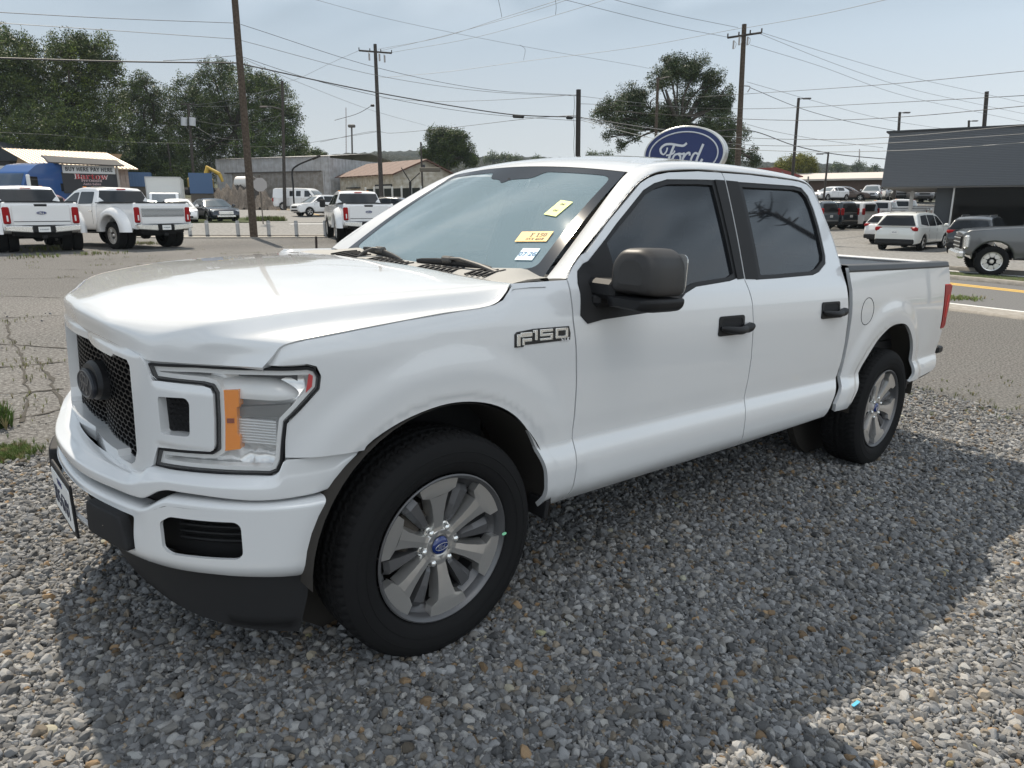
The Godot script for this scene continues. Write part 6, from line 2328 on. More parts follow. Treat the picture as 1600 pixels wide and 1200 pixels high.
func build_buildings() -> void:
	var O := Transform3D.IDENTITY
	# ---- dealership on the right: dark ribbed fascia over a glass front
	var A := at(1377, 290, 42.0); var C := at(1600, 291.5, 38.4)
	A.y = (A.y + C.y) * .5; C.y = A.y
	var d := (C - A).normalized()
	C = A + d * 22.0
	var back := Vector3(d.z, 0, -d.x)
	if back.z > 0: back = -back
	var yb := A.y
	var yt := at(1379, 207, 42.0).y
	var yg := ground_y(A.x + 6, A.z + 1) - .2
	var D := thing("dealership", "modern showroom with a dark ribbed metal fascia over tall glass", "building", O)
	var dark := mat(.125, .135, .15, .42, .2)
	var B := Basis(d, Vector3.UP, -back)
	var h := yt - yb
	var b := MB.new()
	var L := 22.0
	# body of the fascia: leans outwards at the left end like the photo
	var poly := v2([0, 0, L, 0, L, h, .10, h])
	b.prism(poly, A, B, -16.0, 0.0)
	part("fascia_body", b, dark, D)
	for k in int(h / .085):
		b = MB.new()
		var y := .05 + k * .085
		b.box(A + B * Vector3(L * .5 + .05, y, .012), Vector3(L - .12, .055, .03), B, .008)
		part("fascia_rib", b, dark, D)
	b = MB.new()
	b.box(A + B * Vector3(L * .5, h + .03, -8.0), Vector3(L + .1, .08, 16.3), B)
	part("roof_edge", b, mat(.03, .033, .038, .5), D)
	b = MB.new()
	b.box(A + B * Vector3(L * .5, -.04, -8.0), Vector3(L - .2, .06, 15.8), B)
	part("soffit", b, mat(.20, .20, .20, .8), D)
	var gx := 3.55
	b = MB.new()
	b.box(A + B * Vector3(gx + (L - gx) * .5, -1.9, -8.6), Vector3(L - gx - .3, 3.7, 14.0), B)
	part("showroom_core", b, mat(.035, .032, .03, .9), D)
	var mull := mat(.5, .5, .5, .3, .8)
	var glassm := pane(.010, .010, .010, .88)
	glassm.metallic_specular = .22
	var xs := [gx, gx + 4.35, gx + 8.7, gx + 13.05, L - .1]
	for i in 4:
		b = MB.new()
		b.box(A + B * Vector3((xs[i] + xs[i + 1]) * .5, -1.9, -1.30), Vector3(xs[i + 1] - xs[i] - .1, 3.75, .03), B)
		part("glass_pane", b, glassm, D)
	for i in 5:
		b = MB.new()
		b.box(A + B * Vector3(xs[i], -1.9, -1.25), Vector3(.09, 3.8, .14), B, .01)
		part("mullion", b, mull, D)
	b = MB.new()
	b.box(A + B * Vector3(gx - .45, -1.9, -1.6), Vector3(.8, 3.8, .5), B)
	part("corner_pier", b, mat(.05, .055, .062, .5), D)
	for x in [.45]:
		b = MB.new()
		b.box(A + B * Vector3(x + .5, -2.0, -9.0), Vector3(.22, 4.2, .22), B)
		part("canopy_column", b, mull, D)
	# ---- long grey warehouse on the left
	var w0 := at(343, 300, 86.0); var w1 := at(517, 300, 80.0)
	w0.y = 0; w1.y = 0
	var top := at(343, 249, 86.0).y
	var gy := minf(ground_y(w0.x, w0.z), ground_y(w1.x, w1.z)) - 1.0
	var W := thing("warehouse", "long low grey metal warehouse with rusty stains before the trees", "building", O)
	var tin := surf(mat(.50, .51, .53, .6, .2), noise_tex(.012, 3, Color(.82, .80, .78), Color(1, 1, 1), 41), null, .2)
	var tin2 := surf(mat(.33, .32, .31, .7, .1), noise_tex(.016, 3, Color(.75, .71, .66), Color(1, 1, 1), 42), null, .22)
	ribbed_wall("upper_wall", w0, w1, top - 1.5, top, tin, W, .6, .06)
	var wd := (w1 - w0).normalized()
	var wo := Vector3(-wd.z, 0, wd.x)
	if wo.z < 0: wo = -wo
	ribbed_wall("lower_wall", w0 + wd * 2.0, w1 - wd * .8, gy, top - 1.5, tin2, W, .6, .05)
	ribbed_wall("end_wall", w0, w0 - wo * 14.0, gy, top - .2, tin, W, .6, .05)
	ribbed_wall("end_wall", w1, w1 - wo * 14.0, gy, top - .2, tin, W, .6, .05)
	ribbed_wall("corner_wall", w0, w0 + wd * 2.0, gy, top - 1.5, tin, W, .6, .06)
	ribbed_wall("corner_wall", w1 - wd * .8, w1, gy, top - 1.5, tin, W, .6, .06)
	b = MB.new()
	b.face([Vector3(w0.x, top, w0.z) + wo * .2, Vector3(w1.x, top, w1.z) + wo * .2, Vector3(w1.x, top + .7, w1.z) - wo * 8.0, Vector3(w0.x, top + .7, w0.z) - wo * 8.0], Vector3.UP)
	b.face([Vector3(w0.x, top - .2, w0.z) - wo * 16.0, Vector3(w1.x, top - .2, w1.z) - wo * 16.0, Vector3(w1.x, top + .7, w1.z) - wo * 8.0, Vector3(w0.x, top + .7, w0.z) - wo * 8.0], Vector3.UP)
	part("roof", b, tin, W)
	b = MB.new()
	b.box(Vector3(w0.x, top - 1.56, w0.z) + wd * (w1 - w0).length() * .5 + wo * .06, Vector3((w1 - w0).length() - 2.2, .12, .14), Basis(wd, Vector3.UP, wd.cross(Vector3.UP)))
	part("eave_rail", b, mat(.10, .09, .08, .8), W)
	# ---- white shed with the brown roof
	var s0 := at(616, 300, 72.0); var s1 := at(709, 300, 77.0)
	s0.y = 0; s1.y = 0
	var sd := (s1 - s0).normalized()
	var si := Vector3(sd.z, 0, -sd.x)
	if si.z > 0: si = -si
	var sL := (at(533, 300, 80.0) * Vector3(1, 0, 1) - s0).length()
	var sdir := (at(533, 300, 80.0) * Vector3(1, 0, 1) - s0).normalized()
	var eave := at(617, 270, 72.0).y; var ridge := at(668, 249, 74.0).y
	var sg := minf(ground_y(s0.x, s0.z), ground_y(s1.x, s1.z)) - 1.0
	var S := thing("white_shed", "white metal shed with a rusty brown gable roof", "building", O)
	var cream := surf(mat(.62, .60, .55, .7), noise_tex(.014, 5, Color(.72, .68, .6), Color(1, 1, 1), 43), null, .25)
	ribbed_wall("front_wall", s0, s1, sg, eave, cream, S, .5, .03)
	ribbed_wall("side_wall", s0, s0 + sdir * sL, sg, eave, cream, S, .5, .03)
	ribbed_wall("back_wall", s1, s1 + sdir * sL, sg, eave, cream, S, .5, .03)
	b = MB.new()
	var sm := (s0 + s1) * .5
	b.face([Vector3(s0.x, eave, s0.z), Vector3(s1.x, eave, s1.z), Vector3(sm.x, ridge, sm.z)], -sdir)
	part("gable", b, cream, S)
	var rust := surf(mat(.17, .085, .06, .75), noise_tex(.02, 5, Color(.55, .5, .48), Color(1, 1, 1), 44), null, .3)
	var ov := -sdir * .5
	for side in 2:
		var e: Vector3 = s0 if side == 0 else s1
		var outw: Vector3 = (e - sm).normalized() * .45
		for k in 7:
			b = MB.new()
			var f0 := ov + sdir * (sL + 1.0) * (k / 7.0); var f1 := ov + sdir * (sL + 1.0) * ((k + .97) / 7.0)
			var lo := Vector3(e.x, eave - .12, e.z) + outw; var hi := Vector3(sm.x, ridge + .06, sm.z)
			var up := Vector3(0, .06, 0)
			b.face([lo + f0, lo + f1, hi + f1, hi + f0], Vector3.UP)
			b.face([lo + f0 - up, lo + f1 - up, hi + f1 - up, hi + f0 - up], Vector3.DOWN)
			b.face([lo + f0, lo + f1, lo + f1 - up, lo + f0 - up], outw)
			b.face([lo + f0, hi + f0, hi + f0 - up * 2.5, lo + f0 - up * 2.5], -sdir)
			part("roof_sheet", b, rust, S)
	var WB := func(e: Vector3, along: Vector3, x: float, y: float, w: float, hh: float, dep: float, m: Material, called: String) -> void:
		var q := MB.new()
		var p := e + along * x
		q.box(Vector3(p.x, y, p.z), Vector3(w, hh, dep), Basis(along, Vector3.UP, along.cross(Vector3.UP)), .02)
		part(called, q, m, S)
	var gnd := ground_y(s0.x, s0.z)
	WB.call(s0, sdir, 1.9, gnd + 1.35, 3.2, 2.5, .14, mat(.02, .02, .02, .8), "garage_opening")
	WB.call(s0, sdir, 1.9, gnd + 1.30, 2.9, 2.3, .20, mat(.5, .5, .47, .6), "garage_door")
	WB.call(s0, sdir, 5.2, gnd + 1.1, .8, 2.0, .16, mat(.12, .14, .16, .3), "window")
	WB.call(s0, sdir, 7.4, gnd + 1.0, 1.0, 2.1, .16, mat(.03, .03, .03, .8), "doorway")
	WB.call(s0, sdir, 7.4, gnd + 2.35, 1.9, .12, 1.3, mat(.03, .035, .04, .8), "awning")
	WB.call(sm, sd, -.1, ridge - .75, .35, .55, .14, mat(.04, .04, .05, .5), "gable_vent")
	# ---- used car office and its sign
	var o0 := at(66, 300, 53.0) * Vector3(1, 0, 1); var o1 := at(206, 300, 57.0) * Vector3(1, 0, 1)
	var od := (o1 - o0).normalized()
	var oi := Vector3(od.z, 0, -od.x)
	if oi.z > 0: oi = -oi
	var og := ground_y(o1.x, o1.z) - .6
	var oe := at(200, 263, 57.0).y
	var Of := thing("sales_office", "small pinkish sales office with a tan ribbed metal roof", "building", O)
	var pink := surf(mat(.40, .33, .30, .8), noise_tex(.02, 4, Color(.8, .78, .76), Color(1, 1, 1), 45), null, .3)
	ribbed_wall("front_wall", o0, o1 - od * .3, og, oe, pink, Of, .3, .025)
	ribbed_wall("end_wall", o1 - od * .3, o1 - od * .3 + oi * 6.0, og, oe, pink, Of, .3, .025)
	var tan_roof := mat(.60, .47, .33, .5, .1)
	var rl := (o1 - o0).length() + .9
	var p0 := o0 - od * .45
	for k in 26:
		b = MB.new()
		var x0 := rl * k / 26.0; var x1 := rl * (k + .98) / 26.0
		var lo := Vector3(p0.x, oe - .05, p0.z) - oi * .7; var hi := Vector3(p0.x, oe + 1.25, p0.z) + oi * 3.0 - od * 1.1
		b.face([lo + od * x0, lo + od * x1, hi + od * x1, hi + od * x0], Vector3.UP)
		b.face([lo + od * x0 - Vector3(0, .08, 0), lo + od * x1 - Vector3(0, .08, 0), lo + od * x1, lo + od * x0], -oi)
		b.tube([lo + od * x0 + Vector3(0, .02, 0), hi + od * x0 + Vector3(0, .02, 0)], .035, 5, false)
		part("roof_sheet", b, tan_roof, Of)
	b = MB.new()
	b.face([Vector3(p0.x, oe + 1.2, p0.z) + oi * 3.0, Vector3(p0.x, oe + 1.2, p0.z) + oi * 3.0 + od * rl, Vector3(p0.x, oe, p0.z) + oi * 6.5 + od * rl, Vector3(p0.x, oe, p0.z) + oi * 6.5], Vector3.UP)
	part("rear_roof", b, tan_roof, Of)
	# the sign in front of it
	var g0 := at(139.5, 277.5, 50.0)
	var gw := 74.0 * 50.0 / F_PX
	var gh := 38.0 * 50.0 / F_PX
	var gB := Basis(Vector3.UP, .50)
	var gdir := Vector3(-g0.x, 0, -g0.z).normalized()
	gB = Basis(Vector3.UP.cross(gdir), Vector3.UP, gdir).rotated(Vector3.UP, .10)
	var G := thing("office_sign", "black and white roadside sign of the used car office under its own small roof", "sign", Transform3D(gB, g0))
	b = MB.new()
	b.box(Vector3(0, -.35, -.06), Vector3(gw, gh - .7 + .35, .10), Basis.IDENTITY, .015)
	part("board", b, mat(.03, .03, .033, .6), G)
	b = MB.new()
	b.box(Vector3(.05, gh * .5 - .33, .02), Vector3(gw * .93, .55, .08), Basis.IDENTITY, .015)
	part("white_strip", b, mat(.62, .62, .60, .6), G)
	for sx in [-1.0, 1.0]:
		b = MB.new()
		b.box(Vector3(sx * (gw * .5 + .06), -.6, -.02), Vector3(.13, gh + 1.8, .16), Basis.IDENTITY, .02)
		part("post", b, mat(.36, .33, .30, .8), G)
	b = MB.new()
	b.prism(v2([-gw * .5 - .55, gh * .5 + .05, gw * .5 + .5, gh * .5 - .05, gw * .5 + .05, gh * .5 + .32, -gw * .5 - .9, gh * .5 + .48]), Vector3(0, 0, -.5), Basis.IDENTITY, 0.0, .9, .02)
	part("sign_roof", b, mat(.42, .37, .32, .7), G)
	b = MB.new()
	b.box(Vector3(0, gh * .5 - .02, .38), Vector3(gw + .9, .07, .06), Basis(Vector3(0, 0, 1), -.02))
	part("eave_board", b, mat(.05, .045, .04, .8), G)
	var ink := mat(.02, .02, .022, .6)
	var lt := text_mesh("BUY HERE PAY HERE", .36, .02, "Droid Sans", 700)
	part("sign_lettering", lt, ink, G, Transform3D(Basis.IDENTITY.scaled(Vector3(.82, 1, 1)), Vector3(.05, gh * .5 - .33, .075)))
	for e in [[.035, Color(.75, .70, .68), .012], [0.0, Color(.42, .03, .035), .03]]:
		part("sign_lettering", text_mesh("Bartow", .47 if e[0] == 0.0 else .49, .02, "Droid Serif", 700), mat(e[1].r, e[1].g, e[1].b, .6), G, Transform3D(Basis.IDENTITY.scaled(Vector3(1.1 if e[0] == 0.0 else 1.125, 1, 1)), Vector3(.12, .06, e[2])))
	part("sign_lettering", text_mesh("Pre-Owned", .22, .02, "Droid Serif", 700), mat(.60, .45, .44, .6), G, Transform3D(Basis.IDENTITY, Vector3(.12, -.20, .012)))
	part("sign_lettering", text_mesh("Auto Sales", .20, .02, "Droid Serif", 700), mat(.60, .42, .42, .6), G, Transform3D(Basis.IDENTITY, Vector3(.12, -.42, .012)))
	# dark gable at the left border
	var t0 := at(-30, 218, 68.0); var t1 := at(38, 249, 66.0)
	var Tn := thing("dark_gable", "dark pitched roof at the left border above the motorhome", "building", O)
	b = MB.new()
	b.prism(v2([-9, 0, t1.x - t0.x, 0, 0, t0.y - t1.y]), Vector3(t0.x, t1.y, t0.z), Basis.IDENTITY, -10.0, 0.0)
	part("roof", b, mat(.025, .028, .034, .8), Tn)
	b = MB.new()
	b.box(Vector3(t0.x - 2.0, t1.y - 2.6, t0.z - 5.0), Vector3(8, 5.2, 9.0))
	part("wall", b, mat(.05, .05, .055, .8), Tn)
	# ---- low brick building beyond the lot on the right
	var k0 := at(1235, 300, 112.0) * Vector3(1, 0, 1); var k1 := at(1420, 300, 104.0) * Vector3(1, 0, 1)
	var kd := (k1 - k0).normalized()
	var ko := Vector3(kd.z, 0, -kd.x)
	if ko.z > 0: ko = -ko
	var ke := at(1330, 279, 108.0).y; var kt := at(1330, 267, 108.0).y
	var K := thing("brick_building", "long low brown brick building with a pale roof beyond the car lot", "building", O)
	b = MB.new()
	var km := (k0 + k1) * .5
	b.box(Vector3(km.x, ke - 3.0, km.z) + ko * 6.0, Vector3((k1 - k0).length(), 6.0, 12.0), Basis(kd, Vector3.UP, kd.cross(Vector3.UP)))
	part("wall", b, surf(mat(.15, .095, .075, .9), noise_tex(.05, 4, Color(.65, .62, .6), Color(1, 1, 1), 46), null, .4), K)
	b = MB.new()
	b.face([Vector3(k0.x, ke, k0.z) - ko * .6 - kd * .5, Vector3(k1.x, ke, k1.z) - ko * .6 + kd * .5, Vector3(k1.x, kt, k1.z) + ko * 6.0 + kd * .5, Vector3(k0.x, kt, k0.z) + ko * 6.0 - kd * .5], Vector3.UP)
	b.face([Vector3(k0.x, ke - .25, k0.z) - ko * .6 - kd * .5, Vector3(k1.x, ke - .25, k1.z) - ko * .6 + kd * .5, Vector3(k1.x, ke, k1.z) - ko * .6 + kd * .5, Vector3(k0.x, ke, k0.z) - ko * .6 - kd * .5], -ko)
	part("roof", b, mat(.52, .47, .43, .7), K)
	b = MB.new()
	var kp := at(1294, 292, 110.6)
	b.box(kp + ko * .1, Vector3(1.7, .9, .3), Basis(kd, Vector3.UP, kd.cross(Vector3.UP)))
	part("window", b, mat(.55, .55, .53, .4), K)
	# red roof beside it
	var q0 := at(1213, 262, 92.0); var q1 := at(1276, 273, 88.0)
	var R := thing("red_roof_shelter", "open shelter with a low red roof behind the cab", "building", O)
	b = MB.new()
	b.prism(v2([-6, -.35, q1.x - q0.x, q1.y - q0.y - .12, q1.x - q0.x, q1.y - q0.y, 0, .05, -6, -.25]), q0, Basis.IDENTITY, -8.0, 0.0)
	part("roof", b, mat(.24, .05, .04, .7), R)
	for x in [0.2, .85]:
		b = MB.new()
		var pp := q0.lerp(q1, x)
		b.box(Vector3(pp.x, pp.y - 2.2, pp.z - .5), Vector3(.15, 3.8, .15))
		part("post", b, mat(.2, .19, .18, .8), R)
	# dark slatted fence along the back of the lot
	var f0 := at(1275, 312, 92.0); var f1 := at(1480, 312, 84.0)
	var Fn := thing("lot_fence", "black screened fence along the back of the car lot", "fence", O)
	b = MB.new()
	for i in 16:
		var pa := f0.lerp(f1, i / 16.0); var pb := f0.lerp(f1, (i + 1) / 16.0)
		b = MB.new()
		quad_wall(b, pa, pb, ground_y(pa.x, pa.z) - .2, at(1330, 298, 89.0).y, Vector3(0, 0, 1))
		part("screen_panel", b, mat(.012, .013, .015, .8), Fn)
	for i in 17:
		var pa := f0.lerp(f1, i / 16.0)
		b = MB.new()
		b.tube([Vector3(pa.x, ground_y(pa.x, pa.z) - .2, pa.z + .05), Vector3(pa.x, at(1330, 297, 89.0).y, pa.z + .05)], .04, 6)
		part("post", b, M.steel, Fn)
	# dark fence with pale posts before the white shed
	f0 = at(572, 308, 66.0); f1 = at(690, 312, 60.0)
	Fn = thing("yard_fence", "dark mesh fence with pale posts in front of the white shed", "fence", O)
	var fy := at(640, 294, 63.0).y
	for i in 8:
		var pa := f0.lerp(f1, i / 8.0); var pb := f0.lerp(f1, (i + 1) / 8.0)
		b = MB.new()
		quad_wall(b, pa, pb, ground_y(pa.x, pa.z) - .6, fy, Vector3(0, 0, 1))
		part("screen_panel", b, mat(.02, .024, .02, .9), Fn)
		b = MB.new()
		b.box(Vector3(pa.x, fy - .9, pa.z + .08), Vector3(.16, 2.1, .12), Basis.IDENTITY, .02)
		part("post", b, mat(.55, .55, .52, .7), Fn)
	# ---- hills on the horizon
	var hn := FastNoiseLite.new()
	hn.seed = 77; hn.frequency = 1.0; hn.fractal_octaves = 5
	for e in [[760.0, [[-400, 262], [0, 250], [300, 246], [500, 243], [560, 239], [640, 236], [720, 247], [800, 245], [900, 247], [1000, 246], [1100, 250], [1300, 256], [1380, 263], [1700, 262], [2200, 258]], "wooded hill on the horizon behind the town"], [420.0, [[-400, 270], [0, 262], [440, 262], [540, 246], [600, 241], [660, 246], [730, 252], [900, 252], [1150, 258], [1260, 262], [1300, 259], [1370, 270], [1700, 275], [2200, 270]], "nearer wooded ridge behind the white shed"]]:
		b = MB.new()
		var rows := []
		for r in 5: rows.append(PackedVector3Array())
		var pts: Array = e[1]
		for i in 521:
			var px := lerpf(-400, 2200, i / 520.0)
			var py := 0.0
			for k in pts.size() - 1:
				if px >= pts[k][0] and px <= pts[k + 1][0]: py = lerpf(pts[k][1], pts[k + 1][1], smoothstep(pts[k][0], pts[k + 1][0], px))
			py += hn.get_noise_1d(px * .11) * 3.0 - absf(hn.get_noise_1d(px * .5 + 900.0)) * 3.0
			var hi := at(px, py, e[0])
			for r in 5:
				var f := r / 4.0
				var n2 := hn.get_noise_2d(px * .4, r * 3.0)
				rows[r].append(Vector3(hi.x, lerpf(hi.y, -2.0, f * f), hi.z + f * 60.0 + n2 * 14.0 * (1.0 if r > 0 else 0.0)))
		b.grid(rows, Vector3(0, .4, 1))
		for i in b.v.size(): b.c[i] = Color(.022, .036, .017) * (1.0 + .6 * hn.get_noise_3d(b.v[i].x * .2, b.v[i].y * .3, b.v[i].z * .2))
		var hm := mat(1, 1, 1, 1)
		hm.vertex_color_use_as_albedo = true
		surf(hm, noise_tex(.05, 5, Color(.25, .25, .25), Color(1, 1, 1), 71), bump(.05, 5, 14.0, 72), .03, 2.0)
		tag(part("hills", b, hm), e[2], "", "", "structure")

func build_trees() -> void:
	var deep := Color(.022, .042, .010)
	var warm := Color(.095, .13, .022)
	var G := "trees around the town"
	# big trees at the left
	var B := blobs_at([[20, 100, 50], [-30, 130, 70], [60, 150, 60], [125, 105, 48], [150, 80, 30], [105, 75, 28], [165, 110, 28], [140, 165, 55], [80, 215, 62], [10, 220, 70], [150, 225, 50], [40, 265, 50], [120, 268, 50], [-20, 60, 32], [30, 70, 22]], 78.0, 1)
	tree("broad_tree", "tall leafy tree at the left border, its crown highest behind the sales office", onto(95, 310, 78), B, [[[onto(95, 310, 78), at(95, 270, 78), at(92, 215, 78), at(100, 160, 78)], .45, .2]], 105.0, .50, deep, Color(.125, .16, .026), G, 101)
	B = blobs_at([[205, 160, 36], [235, 150, 30], [200, 210, 40], [250, 190, 42], [225, 240, 42], [268, 235, 38], [190, 265, 34], [250, 275, 36], [222, 130, 20], [285, 275, 30]], 92.0, 2)
	tree("broad_tree", "dark tree between the two tallest crowns on the left", onto(235, 305, 92), B, [[[onto(235, 305, 92), at(235, 260, 92), at(232, 200, 92)], .35, .15]], 90.0, .50, deep, warm, G, 102)
	B = blobs_at([[300, 150, 34], [335, 120, 30], [320, 175, 44], [385, 140, 40], [430, 150, 32], [445, 180, 28], [365, 190, 50], [420, 200, 44], [300, 215, 40], [350, 240, 46], [410, 240, 44], [455, 225, 26], [465, 250, 24], [290, 260, 34], [345, 108, 18], [410, 128, 22]], 98.0, 3)
	tree("broad_tree", "wide dark oak like tree behind the tall left utility pole", onto(370, 300, 98), B, [[[onto(370, 300, 98), at(372, 260, 98), at(366, 190, 98)], .5, .2]], 88.0, .50, deep, warm, G, 103)
	B = blobs_at([[485, 250, 17], [500, 243, 12], [470, 244, 15], [460, 262, 14]], 104.0, 4)
	tree("small_tree", "small tree at the right end of the warehouse roof", onto(484, 290, 104), B, [[[onto(484, 290, 104), at(484, 255, 104)], .2, .1]], 200.0, .5, deep, warm, G, 104)
	B = blobs_at([[700, 222, 24], [682, 216, 18], [716, 218, 18], [728, 236, 16], [672, 238, 16], [700, 245, 22], [735, 250, 12], [690, 205, 9]], 105.0, 5)
	tree("round_tree", "round topped tree standing behind the white shed", onto(700, 290, 105), B, [[[onto(700, 290, 105), at(700, 262, 105), at(702, 235, 105)], .35, .15]], 190.0, .55, deep, warm, G, 105)
	# the live oak over the oval sign
	B = blobs_at([[1060, 115, 32], [1045, 105, 20], [1090, 108, 26], [1110, 125, 24], [1128, 148, 18], [1030, 125, 20], [985, 150, 24], [1005, 165, 26], [955, 170, 22], [940, 185, 18], [975, 188, 24], [990, 205, 18], [955, 215, 12], [968, 228, 10], [1040, 175, 24], [1085, 160, 28], [1115, 175, 22], [1120, 200, 30], [1145, 215, 26], [1100, 215, 30], [1165, 240, 18], [1180, 252, 10], [1060, 200, 24], [1020, 190, 20], [1135, 250, 22], [1132, 170, 12], [1138, 160, 9]], 74.0, 6)
	tree("live_oak", "large open crowned oak rising behind the blue oval sign", onto(1062, 300, 74), B, [[[onto(1062, 300, 74), at(1062, 260, 74), at(1060, 215, 74), at(1064, 180, 74)], .55, .3], [[at(1062, 200, 74), at(1048, 165, 73), at(1040, 140, 73)], .25, .1], [[at(1062, 205, 74), at(1090, 160, 75), at(1105, 140, 75)], .25, .1], [[at(1061, 215, 74), at(1010, 190, 74.5), at(975, 180, 75)], .22, .08]], 180.0, .40, deep, Color(.08, .10, .035), G, 106)
	B = blobs_at([[1225, 256, 12], [1245, 250, 13], [1262, 253, 12], [1235, 262, 12], [1256, 264, 12], [1272, 262, 9], [1215, 262, 8]], 118.0, 7)
	tree("yellowing_tree", "small yellow green tree above the red shelter roof", onto(1240, 290, 118), B, [[[onto(1240, 290, 118), at(1240, 262, 118)], .22, .1]], 190.0, .5, Color(.12, .13, .02), Color(.26, .24, .03), G, 107)
	# scrub under the left trees and along the far lots
	B = blobs_at([[225, 285, 18], [255, 282, 16], [285, 280, 18], [320, 285, 14], [190, 290, 18], [150, 290, 20], [100, 290, 22]], 88.0, 8)
	tree("scrub", "tangled dark scrub under the trees on the left", onto(215, 300, 88), B, [[[onto(215, 300, 88), at(215, 285, 88)], .1, .05]], 130.0, .45, deep, warm, G, 108)
	var where := {770: "first just right of the round topped tree", 790: "second to the right of the round topped tree", 806: "lowest of three right of the round topped tree", 838: "close to the dark pole over the cab", 925: "right next to the dark pole over the cab", 945: "below the low left boughs of the oak", 1310: "left one of three beyond the brick building", 1340: "middle one of three beyond the brick building", 1365: "right one of three, beside the showroom fascia"}
	for e in [[770, 246, 8, 300.0], [790, 244, 6, 300.0], [806, 247, 5, 300.0], [838, 247, 4, 320.0], [925, 243, 6, 260.0], [945, 242, 6, 260.0], [1310, 260, 7, 300.0], [1340, 258, 6, 300.0], [1365, 262, 5, 300.0]]:
		B = blobs_at([[e[0], e[1], e[2]], [e[0] + e[2], e[1] + 3, e[2]], [e[0] - e[2], e[1] + 3, e[2] * .8]], e[3], int(e[0]))
		tree("far_tree", "small faint tree on the skyline, %s" % where[int(e[0])], onto(e[0], 290, e[3]), B, [[[onto(e[0], 280, e[3]), at(e[0], e[1] + 3, e[3])], .3, .1]], 14.0, 1.4, deep, warm, "faint trees on the skyline", int(e[0]))

